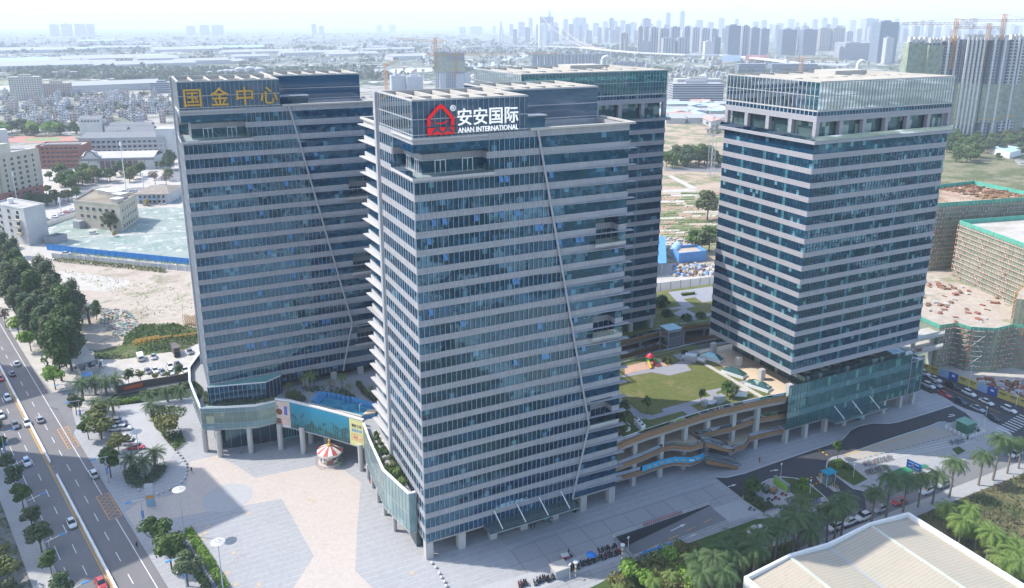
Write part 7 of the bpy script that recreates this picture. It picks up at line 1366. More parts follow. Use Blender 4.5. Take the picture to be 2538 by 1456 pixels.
P = TQ(3, 1, (1310, 500), (1700, 435)); lattice(b, (*P[0], .4), (*P[1], .4), 1.2, YEL2, .1); lattice(b, (P[0][0]+1, P[0][1]+2, .4), (P[1][0]-4, P[1][1]+2, .4), 1.0, YEL2, .1); P = TQ(3, 1, (1720, 445), (2040, 400)); lattice(b, (*P[0], .5), (*P[1], .5), 1.2, YEL2, .1); tag(b.build('crane_sections'), 'yellow crane sections lying on the weeds beside the left tower', 'crane parts')
b = MB()
for i in range(11): x, y = Q(3, 1, (1830+i*20, 290+i*4))[0].xy; lattice(b, (x, y, -.2), (x, y, 3.4+rd.random()*1.6), 1.0, YEL2, .09)
tag(b.build('scaffold_frames'), 'cluster of upright yellow scaffold frames beside the left tower', 'scaffold')
def heap(name, label, pts, n, cols, s, z, seed):
    rd = random.Random(seed); xs = [p[0] for p in pts]; ys = [p[1] for p in pts]; b = MB(); k = 0
    while k < n:
        p = (rd.uniform(min(xs), max(xs)), rd.uniform(min(ys), max(ys)))
        if not inside(p, pts): continue
        k += 1; b.obox(p[0], p[1], z-.1+rd.random()*s*.3, rd.uniform(.3, 1)*s, rd.uniform(.3, 1)*s, rd.uniform(.2, .7)*s, rd.random()*3, cols[rd.randrange(len(cols))], rd.uniform(.4, .9))
    o = b.build(name, None, 'stuff'); o['label'] = label
NETG = M('debris_net', (.22, .42, .38), .8); heap('rubble_heap', 'rubble, bags and green netting dumped on the dirt lot', TQ(3, 1, (980, 130), (1270, 160), (1380, 300), (1240, 420), (1130, 420), (1000, 290)), 260, (CONC, CONC, NETG, NETG, BRICK, SAND, SAND), 1.0, -.2, 3)
ground_cover('weeds', 'green weeds between the dirt lot and the dusty car park', TQ(3, 1, (940, 640), (930, 560), (1210, 500), (1240, 400), (1390, 300), (1700, 285), (2000, 340), (2010, 460), (1800, 560), (1500, 600), (1200, 640)), 3800, .9, ('dark', 'green', 'olive'), .38, -.2, 12)
ground_cover('weeds', 'thin weeds scattered over the dirt lot', TQ(2, 1, (560, 1200), (1300, 1320), (1900, 1420))+TQ(3, 1, (1900, 150), (1400, 250), (1250, 60)), 900, .3, ('olive', 'lime'), .28, -.25, 13)
t = thing('banner_wall', 'low dark wall with a red lettered banner behind the date palms', 'wall', (-40, 118, 0)); P = TQ(3, 1, (1150, 985), (1420, 925), (1880, 850)); MB().wall(P, .4, 0, 2.4, M('dark_wall', (.10, .085, .08), .8)).build('wall', t); P = TQ(3, 1, (1235, 975), (1425, 935)); MB().wall([(x-.1, y-.5) for x, y in P], .08, .9, 2.1, M('banner_orange_red', (.55, .10, .03), .6)).build('banner', t)
# trees of the left middle distance
GL = 'street trees and groves before the school'
grove(TQ(2, 1, (420, 330), (900, 270), (1450, 250), (1500, 320), (1000, 400), (700, 480), (430, 480)), ('broad0', 'broad1', 'broad2', 'broad0'), 34, 'broad green tree in the belt before the school', GL, (.9, 1.5), seed=3)
grove(TQ(2, 1, (280, 580), (700, 520), (760, 470), (800, 520), (560, 600)), ('broad2', 'broad0'), 12, 'dark green tree along the hotel side of the back street', 'trees on the hotel side', (.8, 1.2), seed=4)
grove(TQ(2, 1, (1550, 200), (1800, 120), (1800, 200), (1600, 260)), ('broad2', 'tall0'), 8, 'dark tree at the foot of the grey school tower', 'trees at the grey school tower', (.6, 1.1), seed=5)
for p, kd, l, s in (((690, 375), 'yellow0', 'left yellowing tree in the belt before the school', 1.5), ((850, 330), 'yellow0', 'right yellowing tree in the belt before the school', 1.3), ((1540, 370), 'bare0', 'bare tree left in the back lot', 1.3), ((1650, 385), 'bare0', 'bare tree right in the back lot', 1.3), ((1680, 330), 'broad0', 'single green tree between the bare ones', 1.0), ((1100, 830), 'broad2', 'dense dark tree growing against the cream block', 1.25), ((1135, 885), 'yellowcone0', 'small yellow cone shaped tree on the sandy track', 1.3), ((1460, 580), 'yellowcone0', 'yellowish small tree before the old house', 1.5)): x, y = Q(2, 1, p)[0].xy; tree(kd, x, y, l, None, s, z=-.25)
for p, H, l in (((1250, 420), 34, 'tall white phone mast behind the cream block'), ((95, 560), 24, 'pale lamp-like mast before the hotel, left one'), ((175, 570), 22, 'pale lamp-like mast before the hotel, right one'), ((1425, 420), 12, 'white street lamp on the street beyond the cream block'), ((605, 640), 9, 'pale street lamp on the back street')):
    x, y = Q(2, 1, p)[0].xy; t = thing('mast', l, 'mast', (x, y, -.2)); MB().path([(x, y, -.2), (x, y, H)], [.35, .2], WHITE, 6).build('pole', t); MB().obox(x, y, H-3, 1.0, 1.0, 3.0, .3, WHITE).build('antenna', t)
# two towers across the avenue, out of the photograph, whose long shadows lie on the avenue and the plaza
for i, (tx, ty, H) in enumerate(((-34.0, 36.0, 98), (-81.5, 128.9, 98))):
    L = H/math.tan(rad(SUN_EL)); hx_ = SUN_DIR.xy.normalized(); c = Vector((tx, ty))+hx_*L; d = Vector((.955, .296)); k = Vector((-.296, .955)); ft = [tuple(c), tuple(c-d*34), tuple(c-d*34+k*26), tuple(c+k*26)]; 
    t = thing('office_tower', ('pale office tower across the avenue, nearer one, beyond the left edge', 'pale office tower across the avenue, farther one, beyond the left edge')[i], 'office tower', (*c, 0)); MB().prism(ft, -.3, H, M('pale_tower', (.4, .4, .4), .7)).build('wall', t); MB().wall(ft, .6, H, H+1.2, WHITE, True).build('parapet', t)
# ------------------------------------------------------------------ right construction site
def net_mat():
    t = NT('scaffold_net'); p = t.pos(); s = t.n('SeparateXYZ'); t.l(p, s.inputs[0]); n = t.noise(p, .25, 5, .7); n2 = t.noise(p, 2.5, 3, .6); c = t.mix(t.step(n, .35, .65), (.16, .22, .175), (.32, .36, .285)); c = t.mix(t.math('MULTIPLY', t.step(n2, .55, .62), .5), c, (.30, .22, .14)); m = t.set(c, .85, .15); t.bump(n2, .6, .2); MATS['scaffold_net'] = m; return m
NET = net_mat(); NETT = M('net_teal', (.10, .36, .28), .8, .2, var=.2)
def tape(): 
    t = NT('red_white_rail'); p = t.pos(); s = t.n('SeparateXYZ'); t.l(p, s.inputs[0]); q = t.math('FRACT', t.math('DIVIDE', t.math('ADD', s.outputs[0], s.outputs[1]), 1.1)); m = t.set(t.mix(t.math('LESS_THAN', q, .5), (.62, .58, .56), (.45, .10, .10)), .6, .2); MATS['red_white_rail'] = m; return m
TAPE = tape(); POLEY = M('scaffold_pole', (.42, .28, .10), .6, .3)
def scaffold(t, pts, z0, z1, step=1.9, lv=1.9, brace=True, out=.6):
    b = MB()
    for x, y, a in along(pts, step): k = Vector((math.sin(a), -math.cos(a)))*out; b.tube((x+k.x, y+k.y, z0), (x+k.x, y+k.y, z1+1.6), .07, .07, POLEY, 4, False, False)
    b.build('scaffold_standard', t)
    pl_ = along(pts, 6); z = z0+lv
    while z < z1+1:
        b = MB()
        for (x0, y0, a0), (x1, y1, a1) in zip(pl_, pl_[1:]): k = Vector((math.sin(a0), -math.cos(a0)))*(out+.08); b.tube((x0+k.x, y0+k.y, z), (x1+k.x, y1+k.y, z), .13, .13, TAPE, 4, False, False)
        b.build('scaffold_rail', t); z += lv
    if brace:
        for i, ((x0, y0, a0), (x1, y1, a1)) in enumerate(zip(pl_[::2], pl_[1::2])):
            b = MB(); k = Vector((math.sin(a0), -math.cos(a0)))*(out+.15); zz = z0
            while zz < z1-5: b.tube((x0+k.x, y0+k.y, zz), (x1+k.x, y1+k.y, zz+6), .09, .09, TAPE, 4, False, False); b.tube((x1+k.x, y1+k.y, zz), (x0+k.x, y0+k.y, zz+6), .09, .09, TAPE, 4, False, False); zz += 7
            b.build('scaffold_brace', t)
t = thing('site_podium', 'low concrete podium under construction with bulging scaffolded front by the hoarding street', 'construction site', (200, 12, 0)); pf = [(193, 44), (189.6, 16.5), (197.0, 15.6), (197.5, 11.0), (204.0, 6.6), (213, 6.4), (222, -4), (240, -14)]; MB().prism(pf+[(330, -14), (330, 60), (300, 92), (230, 84), (205, 66)], -.3, 14.6, NET, SAND).build('slab_body', t); scaffold(t, pf[1:], 0, 14.2, 1.6, 1.8); MB().wall(pf, .3, 14.6, 15.8, NETT).build('edge_net', t)
bg_ = [(231.5, 14.5), (222, 11.5), (213.5, 7.2), (222.3, -3.6), (240, -13.6)]; MB().prism(bg_+[(252, 4)], 14.61, 24.5, NET, SAND).build('stepped_floor', t); scaffold(t, bg_, 14.6, 24.3, 1.6, 1.8)
b = MB(); rd = random.Random(8)
for i in range(90): x, y = rd.uniform(196, 236), rd.uniform(14, 60); b.obox(x, y, 14.6, rd.uniform(.8, 2.6), rd.uniform(.6, 1.6), rd.uniform(.2, .8), rd.random()*3, (BRICK, CONC, M('timber', (.22, .13, .08), .9))[i % 3])
b.build('stacked_materials', t)['kind'] = 'stuff'
t = thing('scaffolded_block', 'sunlit pale green netted block with red and white rails at the right edge', 'construction site', (245, 51, 14.6)); bf = [(245.2, 51.5), (232.5, 14.8), (224, -12)]; MB().prism(bf+[(300, -20), (300, 40)], 14.6, 36.4, NET, SANDC).build('floor_body', t); scaffold(t, bf, 14.6, 36.2, 1.7, 1.8); MB().wall(bf+[(300, -20)], .3, 36.4, 38.2, NETT).wall([(245.2, 51.5), (300, 40)], .3, 36.4, 38.2, NETT).build('edge_net', t)
t = thing('scaffolded_block', 'shaded dark green netted block under a wide timber covered roof, behind the right tower', 'construction site', (240, 60, 14.6)); tf = xy(Q(2, 4, (1640, 590), (1655, 405), (2040, 362), (2700, 500), (2536, 500), (1910, 575), z=42)); tf = [tf[0], tf[1], tf[2], tf[3], (tf[4][0]+6, tf[4][1]-6)]; MB().prism(tf, 14.6, 41.6, NET, soil('timber_deck', ((.40, .30, .23), (.50, .40, .32), (.28, .18, .12)), .12, thr=(.45, .55))).build('floor_body', t); scaffold(t, [tf[0], tf[4]], 14.6, 41.4, 1.9, 1.9, True); MB().wall(tf, .3, 41.6, 43.4, NETT, True).build('edge_net', t)
b = MB()
for x, y, a in along([tf[0], tf[4], tf[3]], 1.6)+along([tf[0], tf[1], tf[2], tf[3]], 2.4): b.tube((x, y, 41.6), (x, y, 45.0), .08, .08, POLEY, 4, False, False)
b.build('scaffold_standard', t)
b = MB(); rd = random.Random(11)
for i in range(260):
    p = (rd.uniform(tf[1][0], tf[3][0]), rd.uniform(tf[4][1], tf[2][1]))
    if inside(p, tf): b.obox(p[0], p[1], 41.6, rd.uniform(1, 4), .25, .25+rd.random()*.5, -.15 if i % 2 else 1.4, MATS['timber'])
b.build('formwork_timber', t)['kind'] = 'stuff'
t = thing('footbridge', 'white concrete footbridge from the right tower to the construction site, two decks', 'bridge', (175, 20, 0))
for z in (8.6, 13.2): MB().prism([(161, 16), (190.5, 15.2), (191.5, 21), (161, 22)], z-.9, z, CONC, SANDC).build('deck', t); MB().wall([(161, 16), (190.5, 15.2)], .12, z, z+1.1, G_RAIL).build('railing', t)
columns(t, [(180.5, 19), (189.5, 18.5)], 0, 12.3, .7, CONC)
t = thing('site_hoarding', 'yellow and blue printed hoarding along the street by the construction site', 'fence', (188, 0, 0)); hp = [(184.4, 18.0), (186.6, 8.6), (187.6, -2.6), (189.6, -15.5)]; sg = along(hp, 3.2); HYL = M('hoarding_yellow', (.55, .44, .12), .6); HBL = M('hoarding_navy', (.03, .10, .36), .6); HPB = M('hoarding_pale_blue', (.28, .40, .58), .6)
pat = [HYL, HYL, HPB, HBL, HYL, HYL, HPB, HBL, HYL, HYL, HYL, HPB, HBL]
for i, ((x0, y0, a0), (x1, y1, a1)) in enumerate(zip(sg, sg[1:])): MB().wall([(x0, y0), (x1, y1)], .15, .02, 2.7, pat[i % len(pat)]).build('panel', t)
b = MB(); INKD = M('hoarding_ink', (.08, .07, .06), .7)
for i, ((x0, y0, a0), (x1, y1, a1)) in enumerate(zip(sg, sg[1:])):
    if pat[i % len(pat)] is HYL: p, q = Vector((x0, y0)), Vector((x1, y1)); k = Vector((-.1, 0)); b.wall([p.lerp(q, .15)+k, p.lerp(q, .85)+k], .02, 1.7, 2.05, INKD); b.wall([p.lerp(q, .3)+k, p.lerp(q, .7)+k], .02, 1.2, 1.35, INKD)
    if pat[i % len(pat)] is HBL: p, q = Vector((x0, y0)), Vector((x1, y1)); k = Vector((-.1, 0)); b.wall([p.lerp(q, .35)+k, p.lerp(q, .65)+k], .02, 1.3, 2.0, WHITE)
b.build('print', t); heap('site_debris', 'brown planks and pipes on the ground behind the hoarding', [(191, 3), (196, 3), (206, -8), (200, -14), (190.5, -12)], 160, (BRICK, MATS['timber'], STEEL, CONC), 2.4, 0, 9)
# centre yard behind the back tower
fence('lot_wall', 'long white construction wall behind the garden roof', [(108, 130), (151.5, 119.5), (178, 116.3), (230, 110)], -.25, 5.2, WHITE, M('wall_post', (.4, .4, .4), .8), 5)
t = thing('blue_shed', 'open shed with a bright blue sheet roof beside the back tower', 'shed', (160, 150, -.2)); MB().add([(152, 143, 6), (169, 139, 6), (193, 172, 8), (176, 176, 8)], [(0, 1, 2, 3)], SHEETB).build('roof', t); columns(t, [(154, 145), (168, 141), (190, 171)], 0, 6, .3, STEEL)
for i, p in enumerate(((145, 900), (165, 880))): v = V(4, p)[0]; t = thing('silo', ('lower', 'upper')[i]+' pale blue silo lying in the yard', 'silo', (v.x, v.y, 0), 'silos in the yard'); MB().tube((v.x-2, v.y, 2.4), (v.x+3, v.y+5, 3.0), 2.6, 2.6, M('silo_blue', (.30, .46, .58), .5), 14).build('drum', t)
v = V(4, (240, 930))[0]; t = thing('sand_bin', 'blue walled bin full of sand in the yard', 'bin', (v.x, v.y, 0)); MB().wall([(v.x-6, v.y), (v.x+9, v.y-2), (v.x+12, v.y+9), (v.x-2, v.y+12)], .6, -.2, 5, SHEETB, True).build('wall', t); MB().prism([(v.x-5.4, v.y+.4), (v.x+8.6, v.y-1.4), (v.x+11.3, v.y+8.7), (v.x-1.6, v.y+11.3)], -.2, 3.6, SAND).build('sand', t)
heap('yard_clutter', 'blue tarpaulins, planks and heaps in the yard', VT(4, (110, 960), (250, 950), (440, 960), (440, 1040), (300, 1040), (120, 1050)), 110, (SHEETB, SANDC, MATS['timber'], CONC, SANDC), 2.2, -.2, 7); heap('yard_clutter', 'earth heaps and rubbish at the back of the yard', VT(4, (10, 770), (250, 800), (260, 850), (20, 850)), 160, (SAND, SAND, CONC), 4.0, -.2, 10)
b = MB(); rd = random.Random(6); cl = (M('bed_red', (.34, .22, .16), .9, .1, var=.2), LAWND, M('bed_green', (.13, .18, .07), .9, .1, var=.25), M('bed_pale', (.42, .37, .30), .9, .1, var=.1), M('bed_white', (.48, .45, .40), .8), WEED, MATS['bed_red'])
for j, yp in enumerate(range(395, 800, 16)):
    x0 = 20
    while x0 < 500:
        x1 = x0+rd.uniform(40, 190); P = VT(4, (x0, yp), (min(x1, 510), yp-rd.uniform(2, 6)), (min(x1, 510), yp+7), (x0, yp+9)); b.sheet(P, -.23+.004*(j % 3), cl[rd.randrange(len(cl))]); x0 = x1+4
struct('vegetable_plots', b)
for p, kd, s, l in (((385, 610), 'broad2', 1.9, 'big dark round tree standing in the vegetable plots'), ((290, 850), 'broad0', 1.4, 'left bushy tree at the edge of the plots'), ((340, 860), 'broad2', 1.5, 'middle bushy tree at the edge of the plots'), ((400, 850), 'broad0', 1.4, 'right bushy tree at the edge of the plots')): x, y = V(4, p)[0].xy; tree(kd, x, y, l, None, s, z=-.25)
grove(VT(4, (60, 215), (360, 190), (510, 205), (510, 190), (360, 150), (60, 180)), ('broad0', 'broad2', 'far0'), 22, 'roadside tree along the far road beyond the plots', 'trees along the far road', (1.3, 2.0), seed=8)
lay('plots_road', VT(4, (55, 225), (512, 235), (512, 195), (300, 195), (55, 195)), -.22, ASPG); lay('pale_track', VT(4, (70, 262), (110, 258), (315, 360), (290, 385), (40, 390), (40, 375), (250, 360)), -.21, SANDC)
ground_cover('plot_weeds', 'weeds and low crops over the vegetable plots', VT(4, (20, 400), (505, 400), (470, 810), (20, 800)), 700, .6, ('olive', 'lime', 'olive'), .55, -.25, 15)
for i in range(14): x, y = -150+i % 5*70+i*6, -120-i//5*75; t = thing('warehouse', 'unseen low warehouse added behind the viewpoint for reflections in the tower glass', 'warehouse', (x, y, -.3), 'warehouses added behind the viewpoint for reflections'); MB().box(x, y, -.3, x+38, y+24, 8, WHITE).build('wall', t); MB().box(x-.5, y-.5, 8.01, x+38.5, y+24.5, 8.6, (GREYB, WHITE, TILEG)[i % 3]).build('roof', t)  # unseen warehouses, put in to give the tower glass something to reflect
t = thing('power_pylon', 'thin steel lattice pylon at the far road beyond the plots', 'pylon', (348, 321, -.2)); b = MB(); lattice(b, (348, 321, 0), (348, 321, 30), 3.5, STEEL, .16); lattice(b, (348, 321, 30), (348, 321, 46), 1.6, STEEL, .14); b.build('tower', t); b = MB()
for z in (32, 37, 42): lattice(b, (341, 323, z), (355, 319, z), 1.0, STEEL, .10)
b.build('crossarm', t)
# ------------------------------------------------------------------ far city
def facade(name, gx, gz, wx, wz, glassc, stripe=False):
    t = NT(name); o = t.obj(); s = t.n('SeparateXYZ'); t.l(o, s.inputs[0]); nz = t.n('SeparateXYZ'); t.l(t.n('TexCoord').outputs['Normal'], nz.inputs[0]); oi = t.n('ObjectInfo')
    ux = t.math('GREATER_THAN', t.math('ABSOLUTE', nz.outputs[1]), .5); u = t.math('ADD', t.math('MULTIPLY', s.outputs[0], ux), t.math('MULTIPLY', s.outputs[1], t.math('SUBTRACT', 1, ux)))
    fu = t.math('FRACT', t.math('DIVIDE', u, gx)); fz = t.math('FRACT', t.math('DIVIDE', s.outputs[2], gz)); a = t.math('LESS_THAN', t.math('ABSOLUTE', t.math('SUBTRACT', fu, .5)), wx/2); b = t.math('LESS_THAN', t.math('ABSOLUTE', t.math('SUBTRACT', fz, .5)), wz/2)
    w_ = t.math('MULTIPLY', a, b) if not stripe else t.math('MAXIMUM', t.math('MULTIPLY', a, b), t.math('LESS_THAN', t.math('FRACT', t.math('DIVIDE', u, gx*2.5)), .3))
    side = t.math('LESS_THAN', nz.outputs[2], .5); w_ = t.math('MULTIPLY', w_, side); c = t.mix(t.math('MULTIPLY', t.noise(o, .2, 3), .25), oi.outputs['Color'], (.25, .24, .22)); m = t.set(t.mix(w_, c, glassc), .7, .3); MATS[name] = m; return m
FW = facade('far_windows', 3.4, 3.2, .5, .5, (.05, .065, .08)); FS = facade('far_strips', 4.2, 3.1, .55, .62, (.07, .085, .11), True); FG = facade('far_curtain_wall', 2.2, 3.6, .82, .8, (.045, .075, .12)); FB_ = facade('far_bands', 60, 3.5, 1.2, .55, (.05, .07, .10))
FWD = Vector((_f.x, _f.y, 0)).normalized()
def topz(px, yt, p):
    d = _f+_r*((px-PPX)/FPX)-_u*((yt-PPY)/FPX); k = (Vector((p.x-CX, p.y-CY))).length/math.hypot(d.x, d.y); return CZ+d.z*k
def farb(x0, x1, yt, yb, m, col, label, group=None, rot=None, dep=.8, name='tower_block', cat='tower block', top=None, cap=True, into=None):
    xc = (x0+x1)/2; p = A(xc, yb); dist = (p-Vector((CX, CY, CZ))).dot(_f); W = (x1-x0)*dist/FPX*.86; H = topz(xc, yt, p); rot = rot if rot is not None else (.35 if xc > 1200 else .1)
    D = W*dep; b = MB()
    if into is not None: into.obox(p.x, p.y, -.3, W, D, H, -rot, m); return
    b.box(-W/2, 0, -.3, W/2, D, H, m)
    if cap: b.box(-W*.22, D*.3, H, W*.2, D*.7, H+max(3, H*.04), m)
    o = bpy.data.objects.new(name, b.mesh(name)); COL.objects.link(o); o.location = (p.x, p.y, 0); o.rotation_euler = (0, 0, -rot); o.color = (*col, 1); tag(o, label, cat, group); return o
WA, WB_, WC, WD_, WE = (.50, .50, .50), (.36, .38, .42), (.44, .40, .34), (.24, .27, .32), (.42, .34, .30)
# hazy towers on the left horizon
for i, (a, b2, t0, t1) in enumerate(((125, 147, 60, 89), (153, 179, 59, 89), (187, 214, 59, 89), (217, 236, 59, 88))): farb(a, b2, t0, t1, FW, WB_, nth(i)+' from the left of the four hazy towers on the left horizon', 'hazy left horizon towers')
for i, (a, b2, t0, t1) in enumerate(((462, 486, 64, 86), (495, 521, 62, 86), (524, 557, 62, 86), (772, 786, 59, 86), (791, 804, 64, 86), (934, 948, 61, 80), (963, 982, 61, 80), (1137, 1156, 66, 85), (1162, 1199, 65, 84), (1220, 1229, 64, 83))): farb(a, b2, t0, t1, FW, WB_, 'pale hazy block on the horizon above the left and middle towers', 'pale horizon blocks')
# right hand skyline: hazy back rows, then nearer rows
rd = random.Random(21); x = 1262
while x < 2530:
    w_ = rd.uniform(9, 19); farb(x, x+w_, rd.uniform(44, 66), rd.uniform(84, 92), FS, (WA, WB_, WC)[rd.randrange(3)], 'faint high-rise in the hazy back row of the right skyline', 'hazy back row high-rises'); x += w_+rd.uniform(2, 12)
x = 1270
while x < 2536:
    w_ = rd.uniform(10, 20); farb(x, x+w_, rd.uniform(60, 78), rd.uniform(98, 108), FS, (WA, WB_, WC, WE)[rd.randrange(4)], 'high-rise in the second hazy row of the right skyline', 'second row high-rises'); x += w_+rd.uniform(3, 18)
for a, b2, t0, t1, l in ((1423, 1437, 43, 92, 'left of two slim hazy towers beyond the bridge'), (1440, 1452, 44, 92, 'right of two slim hazy towers beyond the bridge'), (1508, 1520, 45, 100, 'dark slim tower right of the bridge cables'), (1590, 1612, 46, 104, 'dark blue tower behind the long row of flats'), (1648, 1660, 32, 90, 'taller of two very faint skyscrapers'), (1683, 1695, 28, 90, 'faint skyscraper with the highest top'), (1357, 1366, 28, 84, 'faint skyscraper behind the bridge tower')): farb(a, b2, t0, t1, FS, WB_, l)
for i, (a, b2, t0, t1, m, c) in enumerate(((1509, 1535, 75, 105, FS, WB_), (1536, 1556, 82, 132, FS, WC), (1547, 1557, 97, 133, FS, WC), (1579, 1592, 66, 136, FS, WC), (1593, 1606, 66, 134, FS, WA), (1608, 1632, 68, 136, FS, WA), (1631, 1657, 71, 137, FS, WA), (1659, 1683, 67, 138, FS, WB_), (1693, 1708, 66, 137, FS, WB_), (1712, 1733, 68, 128, FS, WA), (1734, 1758, 70, 130, FS, WA), (1760, 1778, 72, 132, FS, WB_), (1582, 1612, 102, 136, FW, WB_), (1640, 1674, 94, 139, FS, WA), (1676, 1704, 93, 139, FS, WA))):
    farb(a, b2, t0, t1, m, c, nth(i)+' block from the left in the crowded row of pale flats beyond the viaduct', 'crowded row of pale flats')
for a, b2, t0, t1, m, c, l in ((1743, 1766, 102, 146, FW, (.62, .62, .62), 'white slab block standing at the viaduct'), (1767, 1785, 92, 139, FG, WD_, 'dark block right behind the white slab'), (1798, 1834, 63, 143, FG, WD_, 'broad dark office tower with a slotted crown'), (1836, 1854, 64, 142, FS, WB_, 'pale gridded tower beside the broad dark one'), (1856, 1880, 69, 140, FG, WB_, 'grey tower right of the gridded one'), (1881, 1904, 71, 138, FG, WB_, 'bluish twin behind the free-standing tower roof'), (1931, 1974, 73, 135, FG, WD_, 'dark broad tower with a pale square emblem'), (1983, 2024, 73, 136, FG, WD_, 'dark broad tower right of the emblem tower'), (2026, 2057, 70, 125, FS, WE, 'brownish flats left of the orange striped pair'), (2058, 2092, 69, 125, FS, WC, 'cream and grey flats with a pale stripe'), (2094, 2112, 78, 118, FS, WB_, 'small grey tower in the row over the white podium'), (2138, 2176, 46, 100, FS, WA, 'tall white topped tower above the right tower roof'), (2166, 2222, 54, 155, FG, (.30, .36, .42), 'tall two toned glass tower right of centre'), (2188, 2210, 93, 158, FW, WA, 'pale lower tower in front of the two toned one'), (2084, 2160, 106, 147, FB_, WA, 'wide dark windowed office block with white ends'), (2076, 2090, 115, 147, FB_, (.6, .6, .6), 'white banded end block of the office block'), (2402, 2418, 46, 90, FS, WB_, 'hazy tower among the cranes')): farb(a, b2, t0, t1, m, c, l)
t0 = None
for i in range(11): farb(1316+i*17, 1332+i*17, 131+rd.uniform(0, 4), 163, FS, WB_, 'grey flat block in the long even row behind the back tower roof', 'even row of grey flats', cap=False)
for i in range(5): farb(1516+i*17, 1532+i*17, 150+rd.uniform(0, 3), 166, FS, WB_, 'low grey block in the short row at the viaduct', 'short row at the viaduct', cap=False)
# tower blocks under construction at the upper right
def conblock(x0, x1, yt, yb, m, col, label, net=None, split=None, stripes=0, dep=.5):
    xc = (x0+x1)/2; p = A(xc, yb); dist = (p-Vector((CX, CY, CZ))).dot(_f); W = (x1-x0)*dist/FPX*.84; H = topz(xc, yt, p); D = W*dep; t = thing('unfinished_tower', label, 'tower block', (p.x, p.y, 0), None); t['_w'] = 0; t.rotation_euler = (0, 0, -.42)
    def pc(nm, b): o = b.build(nm, t); o.color = (*col, 1)
    pc('wall', MB().box(-W/2, 0, -.3, W/2, D, H, m))
    if net: z0, z1 = net; pc('net', MB().box(-W/2-.8, -.8, H*z0, W/2+.8, D+.8, H*z1, NET).box(-W/2-.5, -1.0, H*z0+3, W/2+.5, -.81, H*z0+4.2, MATS['scaffold_pole']))
    for i in range(stripes): x = -W/2+W*(i+.5)/stripes; pc('pier', MB().box(x-.9, -1.3, 0, x+.9, -.01, H+2, M('pier_white', (.55, .54, .52), .8)))
    for i in range(4): x = -W/2+W*(i+.5)/4; pc('roof_storey', MB().box(x-W*.07, D*.2, H, x+W*.07, D*.7, H+5, MATS['pier_white'] if 'pier_white' in MATS else WHITE))
    return p, H
MATS.setdefault('pier_white', M('pier_white', (.55, .54, .52), .8))
conblock(2218, 2275, 104, 345, FS, WB_, 'tower wrapped in green netting left of the striped towers', (.05, .99)); conblock(2268, 2308, 106, 346, FS, WB_, 'shaded green netted tower against the striped tower', (.05, .98))
conblock(2302, 2352, 102, 346, FS, WD_, 'grey unfinished tower with balconies left of the white striped one', None, stripes=2); conblock(2352, 2412, 97, 348, FS, WD_, 'unfinished tower with five white vertical stripes, netted below', (.16, .58), stripes=5); conblock(2410, 2470, 99, 347, FS, WD_, 'dark unfinished tower right of the striped one', (.18, .57), stripes=2); conblock(2462, 2508, 97, 345, FS, WA, 'unfinished tower with a broad white end wall', (.20, .56), stripes=1); conblock(2500, 2560, 102, 344, FS, WD_, 'netted tower cut by the right edge of the photo', (.05, .80), stripes=1)
def crane(px, yb, yt, arm, label, px2=None, base=None):
    p = A(px, base or 346); z0, z1 = topz(px, yb, p), topz(px, yt, p); t = thing('tower_crane', label, 'crane', (p.x, p.y, 0)); m = M('crane_orange', (.50, .26, .09), .6); s = max(1.2, (p-Vector((CX, CY, CZ))).length/700)
    b = MB(); lattice(b, (p.x, p.y, max(0, z0-30)), (p.x, p.y, z1), 2*s, m, .2*s, 22); b.build('mast', t); q = p+_r*arm[0]*s; q2 = p-_r*arm[1]*s; zz = z0+(z1-z0)*.74
    b = MB(); lattice(b, (p.x, p.y, zz), (q.x, q.y, zz+arm[2]), 1.5*s, m, .16*s, 12); b.build('jib', t); b = MB(); lattice(b, (p.x, p.y, zz), (q2.x, q2.y, zz), 1.5*s, m, .16*s, 5); b.obox(q2.x, q2.y, zz-3*s, 4*s, 2*s, 3*s, 0, WHITE); b.build('counter_jib', t)
    b = MB(); b.tube((p.x, p.y, z1), (q.x, q.y, zz+arm[2]), .12*s, .12*s, m, 4); b.tube((p.x, p.y, z1), (q2.x, q2.y, zz), .12*s, .12*s, m, 4); b.build('tie', t)
crane(2328, 95, 45, (-42, -12, 0), 'orange crane above the netted tower with its jib to the left'); crane(2441, 95, 34, (-32, -18, 0), 'tallest orange crane above the dark unfinished tower'); crane(2408, 98, 57, (-26, -8, 0), 'low orange crane between the two taller ones'); crane(1982, 168, 138, (30, 12, 0), 'small orange crane behind the free-standing tower roof', base=190)
# unfinished group left of the centre tower crown
conblock(1076, 1112, 128, 222, FW, WA, 'left netted half of the unfinished block above the red-logo tower', (.45, .99)); conblock(1100, 1156, 130, 222, FW, WD_, 'dark right half of the unfinished block above the red-logo tower', (.5, .8)); GREYN = (.42, .44, .46)
for a, b2, t1, l in ((969, 1008, 187, 'left grey wrapped low block of the unfinished group'), (1006, 1052, 189, 'second grey wrapped low block of the unfinished group'), (1087, 1128, 182, 'third grey wrapped low block of the unfinished group'), (1128, 1170, 183, 'rightmost grey wrapped low block of the unfinished group')): farb(a, b2, t1, 222, M('grey_wrap', (.40, .42, .45), .8), GREYN, l, None)
crane(1081, 128, 92, (-34, -10, 4), 'white and orange crane beside the unfinished block', base=222); crane(1130, 150, 130, (90, 26, 3), 'orange crane with a long jib in front of the unfinished block', base=222); crane(957, 190, 155, (10, -3, 10), 'small yellow crane left of the grey wrapped blocks', base=222)
